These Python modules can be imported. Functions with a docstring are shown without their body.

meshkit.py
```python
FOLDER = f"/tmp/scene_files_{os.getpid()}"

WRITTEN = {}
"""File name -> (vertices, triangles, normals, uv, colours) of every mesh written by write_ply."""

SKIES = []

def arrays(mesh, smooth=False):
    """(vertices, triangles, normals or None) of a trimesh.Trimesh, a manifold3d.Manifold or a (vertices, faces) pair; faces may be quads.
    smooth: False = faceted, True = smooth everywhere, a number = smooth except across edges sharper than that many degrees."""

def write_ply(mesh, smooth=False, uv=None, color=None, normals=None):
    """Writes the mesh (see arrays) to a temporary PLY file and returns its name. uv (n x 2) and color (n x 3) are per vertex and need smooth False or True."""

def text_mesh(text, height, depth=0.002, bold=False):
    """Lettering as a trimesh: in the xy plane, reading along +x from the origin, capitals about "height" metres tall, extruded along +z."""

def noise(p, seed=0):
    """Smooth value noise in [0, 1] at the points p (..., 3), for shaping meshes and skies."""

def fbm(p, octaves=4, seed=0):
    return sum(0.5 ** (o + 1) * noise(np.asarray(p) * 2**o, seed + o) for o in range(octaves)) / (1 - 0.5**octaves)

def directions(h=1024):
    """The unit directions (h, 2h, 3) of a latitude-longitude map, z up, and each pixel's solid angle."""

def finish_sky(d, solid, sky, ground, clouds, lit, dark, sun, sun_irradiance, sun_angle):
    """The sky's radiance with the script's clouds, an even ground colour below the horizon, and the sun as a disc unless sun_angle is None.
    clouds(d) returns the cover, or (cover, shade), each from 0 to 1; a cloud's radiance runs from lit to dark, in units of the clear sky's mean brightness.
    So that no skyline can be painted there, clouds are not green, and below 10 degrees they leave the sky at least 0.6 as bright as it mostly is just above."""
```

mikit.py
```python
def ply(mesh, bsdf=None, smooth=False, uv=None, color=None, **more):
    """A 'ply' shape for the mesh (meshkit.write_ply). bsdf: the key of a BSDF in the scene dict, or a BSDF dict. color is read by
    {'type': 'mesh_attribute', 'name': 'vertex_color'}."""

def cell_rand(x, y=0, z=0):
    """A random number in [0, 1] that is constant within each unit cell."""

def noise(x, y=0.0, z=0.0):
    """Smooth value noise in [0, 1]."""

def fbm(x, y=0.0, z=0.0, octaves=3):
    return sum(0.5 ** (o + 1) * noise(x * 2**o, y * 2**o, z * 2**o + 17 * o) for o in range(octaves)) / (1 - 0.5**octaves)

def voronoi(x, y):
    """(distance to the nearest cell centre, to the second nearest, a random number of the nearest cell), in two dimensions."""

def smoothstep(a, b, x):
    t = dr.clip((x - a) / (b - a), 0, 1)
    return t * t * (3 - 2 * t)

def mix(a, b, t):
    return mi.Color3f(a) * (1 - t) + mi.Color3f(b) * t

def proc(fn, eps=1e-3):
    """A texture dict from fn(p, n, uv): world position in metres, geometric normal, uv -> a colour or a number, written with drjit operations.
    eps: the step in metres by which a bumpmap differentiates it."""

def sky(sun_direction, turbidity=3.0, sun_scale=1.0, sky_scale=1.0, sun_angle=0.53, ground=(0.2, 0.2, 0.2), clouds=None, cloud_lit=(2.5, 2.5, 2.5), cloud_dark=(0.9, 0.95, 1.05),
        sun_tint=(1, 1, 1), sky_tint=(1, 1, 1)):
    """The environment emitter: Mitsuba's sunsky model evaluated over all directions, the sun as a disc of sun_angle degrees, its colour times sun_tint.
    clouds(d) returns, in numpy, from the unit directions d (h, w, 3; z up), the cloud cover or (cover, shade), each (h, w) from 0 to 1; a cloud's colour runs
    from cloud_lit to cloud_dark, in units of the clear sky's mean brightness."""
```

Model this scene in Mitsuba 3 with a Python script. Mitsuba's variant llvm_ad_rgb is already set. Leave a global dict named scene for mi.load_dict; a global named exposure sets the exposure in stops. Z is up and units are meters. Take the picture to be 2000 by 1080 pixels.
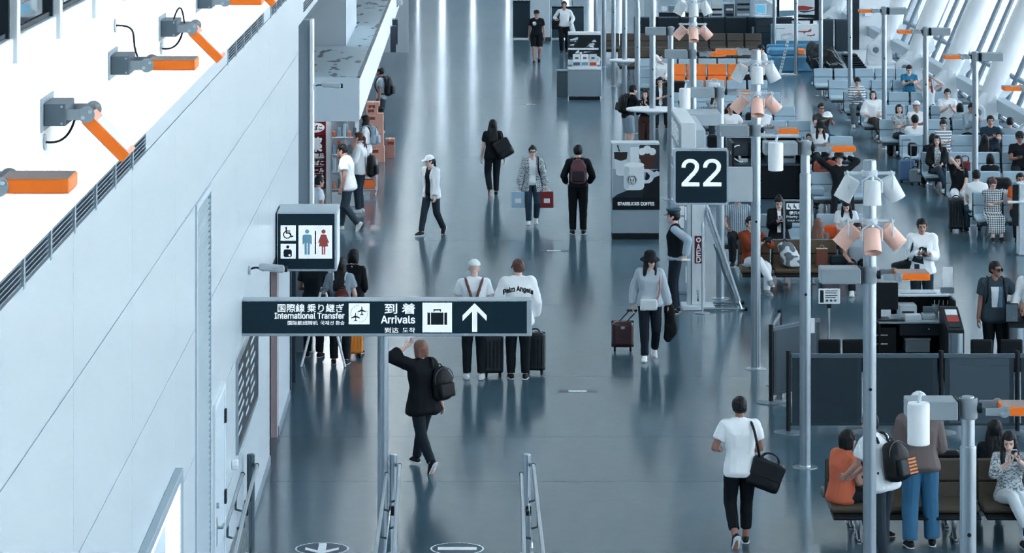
import math, random, glob, numpy as np, trimesh, manifold3d as m3d, mitsuba as mi, mikit, meshkit
from shapely.geometry import Polygon, Point, box as sbox, LineString
from shapely import affinity, union_all
random.seed(7); rng = np.random.default_rng(7)
T = mi.ScalarTransform4f
scene, labels = {}, {}

# ------------------------------------------------------------------ camera, sky, exposure
F, CU, CV, H = 6500.0, 918.0, -389.0, 8.45          # focal length and principal point in pixels of the 2000x1080 frame, eye height
scene['view_camera'] = {'type': 'perspective', 'fov_axis': 'x', 'fov': 2 * math.degrees(math.atan(1000 / F)), 'near_clip': 1.0, 'far_clip': 600.0,
                   'principal_point_offset_x': (1000 - CU) / 2000, 'principal_point_offset_y': (540 - CV) / 1080,
                   'to_world': T().look_at(origin=[0, 0, H], target=[0, 10, H], up=[0, 0, 1])}

def clouds(d):
    n = meshkit.fbm(d * 3.0, 3, seed=3)
    return np.clip(0.75 + 0.5 * (n - 0.5), 0, 1), np.clip(n * 0.5, 0, 1)
scene['sky'] = mikit.sky((-0.35, -0.2, 0.9), turbidity=3.0, sun_scale=1.0, sky_scale=1.0, ground=(0.42, 0.45, 0.47), clouds=clouds,
                         cloud_lit=(2.02, 2.23, 2.36), cloud_dark=(1.38, 1.58, 1.72), sun_tint=(.93, 1.0, 1.05))
exposure = 4.05

# ------------------------------------------------------------------ helpers
def X(u, d): return (u - CU) * d / F                 # the metres to the right of the eye of a thing seen at column u that stands d metres away
def Z(v, d): return H - (v - CV) * d / F
def D(v, z=0.0): return F * (H - z) / (v - CV)       # how far away a thing of height z seen at row v stands
def P(u, v, z=0.0):
    d = D(v, z)
    return np.array([X(u, d), d, z])

def lin(hexcol):
    c = np.array([int(hexcol[i:i + 2], 16) for i in (1, 3, 5)]) / 255.0
    return [float(x) for x in np.where(c <= 0.04045, c / 12.92, ((c + 0.055) / 1.055) ** 2.4)]

def mat(hexcol, rough=0.6, metal=0.0, spec=0.3, coat=0.0):
    key = f'mat_{hexcol[1:]}_{int(rough*100)}_{int(metal*100)}_{int(spec*100)}_{int(coat*100)}'
    if key not in scene:
        b = {'type': 'principled', 'base_color': {'type': 'rgb', 'value': lin(hexcol)}, 'roughness': rough, 'metallic': metal, 'specular': spec}
        if coat: b['clearcoat'] = coat; b['clearcoat_gloss'] = 0.9
        scene[key] = {'type': 'twosided', 'b': b}
    return key

def pmat(key, fn, rough=0.6, spec=0.25):
    scene[key] = {'type': 'twosided', 'b': {'type': 'principled', 'base_color': mikit.proc(fn), 'roughness': rough, 'specular': spec}}
    return key

COUNT = {}
def numbered(k):
    n = COUNT.get(k, -1) + 1
    COUNT[k] = n
    return k if n == 0 else f'{k}_{n:03d}'

def tag(key, label, cat=None, group=None, kind=None):
    labels[key] = {'label': label}
    if cat: labels[key]['category'] = cat
    if group: labels[key]['group'] = group
    if kind: labels[key]['kind'] = kind

def thing(name, label, cat, group=None):
    key = numbered(name)
    tag(key, label, cat, group)
    return key

def struct(name, mesh, bsdf, smooth=False, **kw):
    scene[name] = mikit.ply(mesh, bsdf, smooth, **kw) if mesh is not None else None
    if mesh is None: del scene[name]
    labels[name] = {'kind': 'structure'}
    return name

CACHE = {}
def part(parent, name, mesh, bsdf, smooth=False, label=None, at=None, cache=None, emit=None):
    """One entry of the scene under parent. cache: a name under which the mesh file is kept for copies; at: a transform."""
    key = numbered(f'{parent}__{name}')
    if cache is not None:
        if cache not in CACHE:
            CACHE[cache] = mikit.ply(mesh() if callable(mesh) else mesh, None, smooth)
        d = {**CACHE[cache], 'bsdf': {'type': 'ref', 'id': bsdf}}
    else:
        d = mikit.ply(mesh() if callable(mesh) else mesh, bsdf, smooth)
    if at is not None: d['to_world'] = at
    if emit is not None: d['emitter'] = {'type': 'area', 'radiance': {'type': 'rgb', 'value': emit}}
    scene[key] = d
    if label: labels[key] = {'label': label}
    return key

def single(name, label, cat, mesh, bsdf, smooth=False, group=None, **kw):
    key = numbered(name)
    tag(key, label, cat, group)
    d = mikit.ply(mesh, bsdf, smooth)
    d.update(kw)
    scene[key] = d
    return key

cat = trimesh.util.concatenate

def box(x0, x1, y0, y1, z0, z1, b=0.0):
    """A box, its edges chamfered by b."""
    lo, hi = np.minimum([x0, y0, z0], [x1, y1, z1]), np.maximum([x0, y0, z0], [x1, y1, z1])
    b = min(b, 0.45 * float((hi - lo).min()))
    if b <= 0:
        return trimesh.creation.box(bounds=[lo, hi])
    pts = []
    for s in np.ndindex(2, 2, 2):
        c, sg = np.where(s, hi, lo), np.where(s, -1, 1)
        for k in range(3):
            o = np.array([b, b, b]); o[k] = 0
            pts.append(c + sg * o)
    return trimesh.convex.convex_hull(np.array(pts))

def cbox(c, s, b=0.0):
    c, s = np.asarray(c, float), np.asarray(s, float) / 2
    return box(c[0] - s[0], c[0] + s[0], c[1] - s[1], c[1] + s[1], c[2] - s[2], c[2] + s[2], b)

def tube(points, r, n=10, caps=True):
    """A round bar along a polyline; r one radius or one per point."""
    p = np.asarray(points, float)
    r = np.broadcast_to(r, (len(p),))
    t = np.gradient(p, axis=0)
    t /= np.linalg.norm(t, axis=1, keepdims=True) + 1e-12
    a = np.cross(t[0], [0, 0, 1.0] if abs(t[0][2]) < 0.9 else [1.0, 0, 0]); a /= np.linalg.norm(a)
    rings, ang = [], np.arange(n) * 2 * np.pi / n
    for i in range(len(p)):
        a = a - t[i] * (a @ t[i]); a /= np.linalg.norm(a)
        b = np.cross(t[i], a)
        rings.append(p[i] + r[i] * (np.cos(ang)[:, None] * a + np.sin(ang)[:, None] * b))
    v = np.vstack(rings)
    f = []
    for i in range(len(p) - 1):
        for j in range(n):
            k = (j + 1) % n
            f += [[i * n + j, i * n + k, (i + 1) * n + k], [i * n + j, (i + 1) * n + k, (i + 1) * n + j]]
    if caps:
        v = np.vstack([v, p[0], p[-1]])
        e = (len(p) - 1) * n
        for j in range(n):
            k = (j + 1) % n
            f += [[len(v) - 2, k, j], [len(v) - 1, e + j, e + k]]
    return trimesh.Trimesh(v, f, process=False)

def bend(points, n=16):
    """A smooth curve through the points."""
    from scipy.interpolate import CubicSpline
    p = np.asarray(points, float)
    s = np.r_[0, np.cumsum(np.linalg.norm(np.diff(p, axis=0), axis=1))]
    return CubicSpline(s, p)(np.linspace(0, s[-1], n))

def lathe(profile, n=24, at=(0, 0, 0)):
    """profile: (radius, z) from bottom to top, turned about the z axis."""
    p = np.asarray(profile, float)
    ang = np.arange(n) * 2 * np.pi / n
    v = np.stack([p[:, None, 0] * np.cos(ang), p[:, None, 0] * np.sin(ang), np.broadcast_to(p[:, None, 1], (len(p), n))], -1).reshape(-1, 3)
    f = []
    for i in range(len(p) - 1):
        for j in range(n):
            k = (j + 1) % n
            f += [[i * n + j, i * n + k, (i + 1) * n + k], [i * n + j, (i + 1) * n + k, (i + 1) * n + j]]
    m = trimesh.Trimesh(v + np.asarray(at, float), f, process=False)
    return m

def disc(r, z0, z1, at, n=24, b=0.004):
    return lathe([(0, z0), (r - b, z0), (r, z0 + b), (r, z1 - b), (r - b, z1), (0, z1)], n, at)

def mv(m, x=0, y=0, z=0):
    m = m.copy(); m.apply_translation([x, y, z]); return m

def turn(m, deg, axis=(0, 0, 1), about=(0, 0, 0)):
    m = m.copy(); m.apply_transform(trimesh.transformations.rotation_matrix(math.radians(deg), axis, about)); return m

def prism(poly, depth):
    gs = [g for g in getattr(poly, 'geoms', [poly]) if g.geom_type == 'Polygon' and g.area > 1e-9]
    return cat([trimesh.creation.extrude_polygon(g, depth, engine='earcut') for g in gs])

def front(poly, depth, x, y, z):
    """A flat outline in (right, up) stood upright facing the camera side (-y), its face at y, its origin at x, z."""
    m = prism(poly, depth)
    v = m.vertices.copy()
    m.vertices = np.stack([v[:, 0] + x, y + depth - v[:, 2], v[:, 1] + z], 1)
    return m

def side(poly, depth, x, y, z, s=1):
    """A flat outline stood upright facing +x (s=1: reading towards +y seen from +x) or -x (s=-1)."""
    m = prism(poly, depth)
    v = m.vertices.copy()
    m.vertices = np.stack([x + s * v[:, 2], y + s * v[:, 0], v[:, 1] + z], 1)
    return m

def rrect(w, h, r, x=0.0, y=0.0):
    """A rectangle with round corners, lower left corner at x, y."""
    r = min(r, 0.49 * min(w, h))
    return affinity.translate(sbox(r, r, w - r, h - r).buffer(r, quad_segs=4), x, y)

FONTS = glob.glob('/opt/blender-*/*/datafiles/fonts/')
def font_of(cjk):
    names = ([FONTS[0] + 'Noto Sans CJK Regular.woff2'] if cjk and FONTS else []) + glob.glob('/opt/blender-*/*/datafiles/fonts/Inter.woff2')
    from PIL import ImageFont
    for n in names:
        try: return ImageFont.truetype(n, 160)
        except Exception: pass

def text_poly(text, height, bold=2, cjk=None, width=None):
    """Lettering as a shapely outline, capitals about height tall, origin at the left end of the base line; width squeezes it."""
    from PIL import Image, ImageDraw
    cjk = any(ord(c) > 255 for c in text) if cjk is None else cjk
    font = font_of(cjk)
    bold = int(round(bold * 1.67))
    x0, y0, x1, y1 = font.getbbox(text, anchor='ls', stroke_width=bold)
    im = Image.new('L', (int(x1 - x0) + 8, int(y1 - y0) + 8))
    ImageDraw.Draw(im).text((4 - x0, 4 - y0), text, 255, font, anchor='ls', stroke_width=bold)
    on = np.pad(np.asarray(im) > 127, ((0, 0), (1, 1))).astype(np.int8)
    rows, starts = np.nonzero(np.diff(on, axis=1) == 1)
    ends = np.nonzero(np.diff(on, axis=1) == -1)[1]
    from shapely import box as vbox
    shape = union_all(vbox(starts, -rows - 1, ends, -rows)).buffer(0.6).buffer(-0.6).simplify(0.8)
    s = height / ((84.0 if cjk else 70.0) / .6)
    shape = affinity.affine_transform(shape, [s, 0, 0, s, -4 * s, (4 - y0) * s])
    if width:
        b = shape.bounds
        shape = affinity.translate(shape, -b[0], 0)
        shape = affinity.scale(shape, width / (b[2] - b[0]), 1, origin=(0, 0))
    return shape

# ------------------------------------------------------------------ materials
WHITE, PALE, STEEL = mat('#eef2f4', 0.45), mat('#c9d3d9', 0.4), mat('#aeb9c0', 0.3, 0.85)
POLE = mat('#9ba8b1', 0.3, 0.7)
GREYBOX = mat('#8d9aa2', 0.45)
SLATE = mat('#5f6f7a', 0.5)
DARK = mat('#16232b', 0.5)
BLACK = mat('#0c1418', 0.45)
NAVY = mat('#12303c', 0.35)
ORANGE = mat('#ff7a1e', 0.45)
PRINT = mat('#f4f8fa', 0.4)
# ------------------------------------------------------------------ the hall itself
def floor_tex(p, n, uv):
    a = mikit.fbm(p.x * 0.35, p.y * 0.12, 0.0, 3)
    b = mikit.noise(p.x * 9.0, p.y * 9.0, 3.0)
    t = 0.86 + 0.2 * a + 0.06 * b
    return mi.Color3f(0.052, 0.098, 0.128) * t
scene['floor_mat'] = {'type': 'principled', 'base_color': mikit.proc(floor_tex), 'roughness': 0.15, 'specular': 0.3}
YN, YF = -14.0, 160.0                               # the near and the far end of the hall
struct('floor', box(-9.5, 22, YN, YF, -0.2, 0), 'floor_mat')
JOINT = mat('#3a4c57', 0.3)
for k, v in enumerate((20, 193, 306, 470, 596, 735, 853, 940)):    # joints across the floor
    d = D(v)
    part('floor', 'joint', box(-2.5, 4.1, d - 0.012, d + 0.012, -0.01, 0.0008), JOINT)
part('floor', 'sunlit_strip', box(12.55, 14.2, YN, YF, -0.05, 0.012, 0.004), mat('#dfe6ea', 0.35))  # white marble strip, the sunlight by the glass put into its colour

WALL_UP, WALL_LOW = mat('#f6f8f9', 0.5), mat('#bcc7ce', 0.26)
XW = -2.55
LOUV0, LOUV1 = 5.69, 5.84
# the left wall: backing, and the panels that can be told apart on it
back = [box(-3.2, XW - 0.03, YN, 42.4, 0, LOUV0), box(-3.2, XW - 0.03, 42.4, 49.5, 2.45, LOUV0), box(-3.2, XW - 0.03, 44.3, 47.1, 0, 2.45),
        box(-3.2, XW - 0.03, 49.5, 92, 5.09, LOUV0), box(-3.2, XW - 0.12, YN, 92, LOUV0, LOUV1)]
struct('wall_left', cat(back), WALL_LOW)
cols = [YN, -4, 2.5, 6.5, 10.2, 13.94, 17.67, 21.4, 25.13, 28.87, 32.6, 36.33, 40.06, 42.39]
rows = [0.12, 1.2, 2.38, 3.55, 4.7, LOUV0 - 0.005]
G = 0.004
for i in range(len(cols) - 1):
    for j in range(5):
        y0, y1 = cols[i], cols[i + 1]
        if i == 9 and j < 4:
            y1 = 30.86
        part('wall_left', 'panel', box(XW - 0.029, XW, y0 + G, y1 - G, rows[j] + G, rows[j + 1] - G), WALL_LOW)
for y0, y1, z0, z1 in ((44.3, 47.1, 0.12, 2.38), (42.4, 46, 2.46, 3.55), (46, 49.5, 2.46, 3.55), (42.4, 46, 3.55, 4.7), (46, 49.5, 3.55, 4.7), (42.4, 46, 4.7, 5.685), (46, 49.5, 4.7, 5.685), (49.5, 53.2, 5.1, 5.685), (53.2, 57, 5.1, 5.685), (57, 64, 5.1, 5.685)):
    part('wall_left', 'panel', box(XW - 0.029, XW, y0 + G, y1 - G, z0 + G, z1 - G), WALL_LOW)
struct('baseboard_left', cat([box(XW - 0.03, XW + 0.012, YN, 42.4, 0, 0.12, 0.004), box(XW - 0.03, XW + 0.012, 44.3, 47.1, 0, 0.12, 0.004)]), mat('#7d8e99', 0.3))
# the louvre slot between the lower and the upper wall
LOUVRE, LDARK, LFRAME = mat('#7d8e98', 0.35, 0.4), mat('#1d2a32', 0.6), mat('#9fb0ba', 0.3, 0.3)
struct('trim_1', box(XW - 0.125, XW - 0.11, 13, 60, LOUV0, LOUV1), LDARK)
def louvre_bay(y0, y1, z0=LOUV0, z1=LOUV1):
    for k in range(5):
        z = z0 + (z1 - z0) * (k + 0.5) / 5
        m = box(XW - 0.03, XW - 0.004, y0, y1, z - 0.0045, z + 0.0045)
        part('trim_1', 'slat', m, LOUVRE)
    part('trim_1', 'post', box(XW - 0.08, XW + 0.006, y0 - 0.035, y0 + 0.035, z0 - 0.03, z1), LFRAME)
ys = [15.3 + 1.226 * k for k in range(9)]
for y in ys: louvre_bay(y + 0.035, min(y + 1.226 - 0.035, 26.2))
part('trim_1', 'cover', box(XW - 0.1, XW - 0.001, 26.2, 35.0, LOUV0, LOUV1), WALL_LOW)
for k in range(5): louvre_bay(35.06 + 1.22 * k, 35.06 + 1.22 * (k + 1) - 0.07)
part('trim_1', 'cover', box(XW - 0.1, XW - 0.001, 41.2, 42.5, LOUV0, LOUV1), WALL_LOW)
for k in range(5): louvre_bay(42.56 + 1.22 * k, 42.56 + 1.22 * (k + 1) - 0.07)
struct('trim_2', box(XW - 0.11, XW - 0.1, 50.4, 56, 5.2, 5.36), LDARK)
for k in range(3):
    for j in range(4):
        z = 5.22 + 0.04 * j
        part('trim_2', 'slat', box(XW - 0.0, XW + 0.012, 50.9 + 1.22 * k, 52.0 + 1.22 * k, z, z + 0.018), LDARK)
# the bright upper wall, the band of windows in it and the dim storey behind them
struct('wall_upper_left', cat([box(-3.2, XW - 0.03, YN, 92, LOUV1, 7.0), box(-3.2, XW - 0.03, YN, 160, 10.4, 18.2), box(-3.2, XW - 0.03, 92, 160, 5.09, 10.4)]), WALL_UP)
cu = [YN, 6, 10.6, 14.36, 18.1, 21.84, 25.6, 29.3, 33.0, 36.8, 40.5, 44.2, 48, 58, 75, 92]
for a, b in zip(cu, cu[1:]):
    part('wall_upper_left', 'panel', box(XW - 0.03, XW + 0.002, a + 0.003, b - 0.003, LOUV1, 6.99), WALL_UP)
struct('window_1', box(XW - 0.1, XW + 0.03, 12, 42, 7.0, 7.14, 0.006), mat('#e4eaee', 0.35))
scene['pane'] = {'type': 'thindielectric', 'int_ior': 1.5}
MULL = mat('#d5dde2', 0.3)
for k in range(14):
    y = 14.6 + 1.92 * k
    part('window_1', 'mullion', box(XW - 0.06, XW + 0.055, y - 0.09, y + 0.03, 7.0, 10.3, 0.004), MULL)
    part('window_1', 'mullion_seal', box(XW - 0.05, XW + 0.012, y - 0.135, y - 0.092, 7.14, 10.3), LDARK)
    part('window_1', 'pane', box(XW - 0.02, XW - 0.019, y + 0.03, y + 1.785, 7.16, 10.3), 'pane')
    part('window_1', 'sill_seal', box(XW - 0.03, XW - 0.005, y + 0.03, y + 1.785, 7.14, 7.17), LDARK)
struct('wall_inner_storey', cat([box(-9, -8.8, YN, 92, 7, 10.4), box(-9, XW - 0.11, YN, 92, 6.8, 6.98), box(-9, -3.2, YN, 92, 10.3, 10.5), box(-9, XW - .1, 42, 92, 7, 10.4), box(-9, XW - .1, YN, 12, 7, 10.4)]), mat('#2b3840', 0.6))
# the recess of the washrooms
struct('wall_recess', cat([box(-5.5, XW - 0.01, 44.15, 44.3, 0, 2.45)]), mat('#b7a5a6', 0.5))
struct('wall_recess_side', cat([box(-5.5, -5.3, 40, 52, 0, 2.45), box(-5.5, -3.2, 47.1, 47.25, 0, 2.45), box(-5.5, -3.2, 42.2, 42.4, 0, 2.45), box(-5.5, -3.2, 42.2, 49.5, 2.45, 2.6)]), mat('#b3c1ca', 0.4))
struct('trim_3', cat([box(XW - 0.05, XW + 0.012, 42.36, 42.42, 0, 2.45), box(XW - 0.6, XW + 0.01, 42.4, 44.16, 2.42, 2.47)]), DARK)
struct('trim_4', cat([box(XW - 0.06, XW + 0.02, 47.08, 47.2, 0, 2.45), box(XW - 0.06, XW + 0.02, 48.3, 48.36, 0, 2.45)]), mat('#3a4a54', 0.3, 0.5))
struct('wall_pier', box(-3.4, -2.456, 51.0, 51.35, 0, 5.09), mat('#8c9ba5', 0.5))
struct('trim_5', box(-2.456, -2.405, 50.95, 51.4, 0, 5.09, 0.006), WHITE)
struct('wall_behind_pier', cat([box(-3.5, -3.35, 49.5, 61.8, 0, 5.09)]), mat('#a9b7c0', 0.5))

# ---- the shop: its box with bright fascia
XF = -2.07
struct('wall_shop', cat([box(-9, XF, 61.8, 112, 2.5, 3.32)]), mat('#c3ced6', 0.45))
part('wall_shop', 'fascia_sign', box(XF, XF + 0.03, 61.82, 111.9, 2.52, 3.31, 0.01), mat('#f4f7f9', 0.35))
part('wall_shop', 'end_panel', box(-9, XF, 61.78, 61.8, 2.5, 3.3), mat('#c9d4dc', 0.45))
part('wall_shop', 'roof_edge', box(XF - 0.02, XF + 0.035, 61.78, 112, 3.31, 3.335), mat('#51626d', 0.4))
for k in range(8):
    part('wall_shop', 'roof_sheet', box(-9, XF - 0.03, 61.8 + 6.2 * k + 0.01, 68.0 + 6.2 * k - 0.01, 3.32, 3.328), 'roof_dust')
def dust(p, n, uv):
    m = mikit.smoothstep(0.58, 0.75, mikit.fbm(p.x * 2.2, p.y * 0.5, 1.0, 3)) * mikit.smoothstep(-2.9, -2.2, -p.x - 5.0 + 0.0 * p.y)
    s = mikit.smoothstep(0.62, 0.72, mikit.fbm(p.x * 5.0 + 9, p.y * 1.3, 4.0, 3))
    return mikit.mix((0.47, 0.55, 0.6), (0.09, 0.11, 0.13), 0.8 * s)
pmat('roof_dust', dust, 0.6)
struct('wall_shop_block', cat([box(-5.5, X(676, 69.6), 69.6, 76, 3.33, 9), box(-5.5, X(764, 104), 104, 112, 3.33, 9)]), mat('#b4c0c9', 0.5))
struct('wall_shop_back', cat([box(-7.5, -7.3, 61.8, 112, 0, 2.5), box(-7.5, -2.6, 69.6, 69.8, 0, 2.5), box(-7.5, XF, 111.8, 112, 0, 2.5)]), mat('#cfd8de', 0.5))

# ---- roof, far end, near end
ROOFM = mat('#8f9aa1', 0.7)
struct('ceiling', cat([box(-9.5, 23, y0, y0 + 0.0 + 13.6, 18.2, 18.5) for y0 in np.arange(YN, YF, 14.0)]), ROOFM)
for y in np.arange(YN, YF + 1, 14.0):
    part('ceiling', 'rib', tube([(x, y, 18.0 - 0.002 * (x - 6) ** 2) for x in np.linspace(-9, 21, 12)], 0.32, 10), mat('#aab4ba', .6), True)
struct('wall_left_outer', box(-9.7, -9.5, YN, YF, 0, 18.5), mat('#aab6bd', 0.6))
struct('wall_near', box(-9.5, 22, YN - 0.2, YN, 0, 18.5), mat('#aab6bd', 0.6))
FAR, FAR2 = mat('#aebbc3', 0.5), mat('#dde4e8', 0.5)
struct('wall_far', cat([box(-9.5, 22, YF, YF + 0.3, 8.0, 18.5), box(-9.5, 22, YF, YF + 0.3, 3.4, 4.4), box(-9.5, 22, YF, YF + 0.3, 6.0, 6.3), box(-9.5, 22, YF, YF + 0.3, 0, 0.6)]), FAR)
fx, k = -9.5, 0
while fx < 21.5:
    xa, xb = fx, min(fx + 1.0 + .5 * ((k * 7) % 5) / 4, 22)
    fx, k = xb + .10 + .05 * ((k * 3) % 4), k + 1
    part('wall_far', 'column', box(xa, xb, YF - 0.1, YF + 0.3, 0.6, 8.0, 0.02), FAR if k % 3 else FAR2)  # unseen columns in two tones, laid out for streaks in the floor reflection
for j, xc in enumerate(np.arange(-8.5, 22, 2.3)):       # unseen pale ribs above the windows, added to streak the floor reflection
    part('wall_far', 'rib', box(xc, xc + .5 + .3 * (j % 3), YF - 0.12, YF, 8.0, 18.2, .02), FAR2)
struct('window_2', box(-9.5, 22, YF + 0.14, YF + 0.145, 0.6, 8.0), 'pane')

# ---- the glazed front on the right: leaning tubes, beam, mullions, panes
LEAN = 0.43
def front_at(z, off): return 13.0 + off + LEAN * z
TUBE, STRUCT = mat('#dde3e7', 0.3), mat('#6f7f8a', 0.4)
YK = [106.5 + 7.1 * k for k in range(-16, 8)]
struct('wall_right', box(13.46, 13.75, YN, YF, 0.49, 0.81, 0.01), mat('#9eacb5', 0.45))        # the long beam
for k, y in enumerate(YK):
    if not (YN + 2 < y < YF - 1): continue
    near = 60 < y < 125
    part('wall_right', 'leaning_tube', tube([(front_at(z, -0.1), y, z) for z in (0.3, 0.5, 1.1, 1.9, 6, 12, 18)], [.13, .17, .25, .29, .3, .3, .3], 20), TUBE, 40)
    part('wall_right', 'joint_disc', turn(disc(0.21, -0.30, 0.30, (0, 0, 0), 24, 0.03), 90, (1, 0, 0)).apply_translation([12.95, y, 0.5]), TUBE, 40)
    part('wall_right', 'joint_pin', turn(disc(0.1, -0.34, 0.34, (0, 0, 0), 20, 0.02), 90, (1, 0, 0)).apply_translation([12.95, y, 0.5]), STRUCT, 40)
    part('wall_right', 'foot_plate', box(12.68, 13.6, y - 0.32, y + 0.32, 0.0, 0.14, 0.03), TUBE)
    g = Polygon([(12.68, 0.1), (13.5, 0.1), (13.45, 0.9), (13.15, 1.0), (12.72, 0.6)])
    for s in (-0.2, 0.14):
        part('wall_right', 'gusset', front(g, 0.06, 0, y + s, 0), TUBE)
    fin = Polygon([(13.15, 0.8), (13.75, 0.8), (13.95, 1.0), (13.75, 1.9), (13.55, 1.9)])
    part('wall_right', 'fin', front(fin, 0.05, 0, y + 0.33, 0), TUBE)
    for j in range(4):                                 # mullions and panes of the bay
        yy = y + 7.1 * (j + 0.5) / 4
        part('wall_right', 'mullion', tube([(front_at(z, 0.95), yy, z) for z in (0.0, 17.6)], 0.075, 4), STRUCT)
        q = np.array([[front_at(0.1, 1.0), yy, 0.1], [front_at(0.1, 1.0), yy + 1.775, 0.1], [front_at(17.8, 1.0), yy + 1.775, 17.8], [front_at(17.8, 1.0), yy, 17.8]])
        part('wall_right', 'pane', trimesh.Trimesh(q, [[0, 1, 2], [0, 2, 3]], process=False), 'pane')
    if near:
        ym = y + 3.55
        part('wall_right', 'hanger', tube([(front_at(1.0, 0.55), ym - 1.2, 1.0), (front_at(2.6, 0.55) - 0.2, ym - 1.2, 3.2), (front_at(6, 0.2) - 1.2, ym - 1.2, 8.0)], [0.14, 0.06, 0.05], 8), TUBE, True)
        part('wall_right', 'brace', tube([(front_at(0.9, 0.55), ym - 0.4, 0.9), (front_at(6.5, 0.6), ym + 3.0, 6.5)], 0.06, 6), STRUCT, True)
        part('wall_right', 'brace', tube([(front_at(0.9, 0.55), ym + 0.4, 0.9), (front_at(6.0, 0.6), ym - 3.0, 6.0)], 0.06, 6), STRUCT, True)
for z in (0.05, 1.1, 4.0, 7.5, 11.0, 14.5, 17.7):
    part('wall_right', 'transom', box(front_at(z, 0.93), front_at(z, 1.06), YN, YF, z - 0.05, z + 0.05), STRUCT)
for k in range(40):                                   # radiators along the foot of the glass
    y = 62 + 1.78 * k
    if y < 130: part('wall_right', 'sill_grille', box(13.55, 13.9, y, y + 1.2, 0.012, 0.1, 0.01), mat('#50616b', 0.4))
struct('trim_6', box(21.2, 22, YN, YF, 17.4, 18.5), WHITE)
scene['apron_mat'] = {'type': 'diffuse', 'reflectance': {'type': 'rgb', 'value': [0.66, 0.72, 0.76]}}
struct('trim_ground_outside', box(14.4, 220, YN - 60, YF + 80, -5.0, -4.9), 'apron_mat')

# white end wall far right, with dark door bay beside it
struct('wall_end', box(X(1677, 113), 15.2, 112.9, 113.2, 0, 7), mat('#dde4e8', 0.5))
struct('door_1', box(X(1655, 113), X(1677, 113), 112.85, 113.2, 0, 7), mat('#1c2a33', 0.35))
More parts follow.
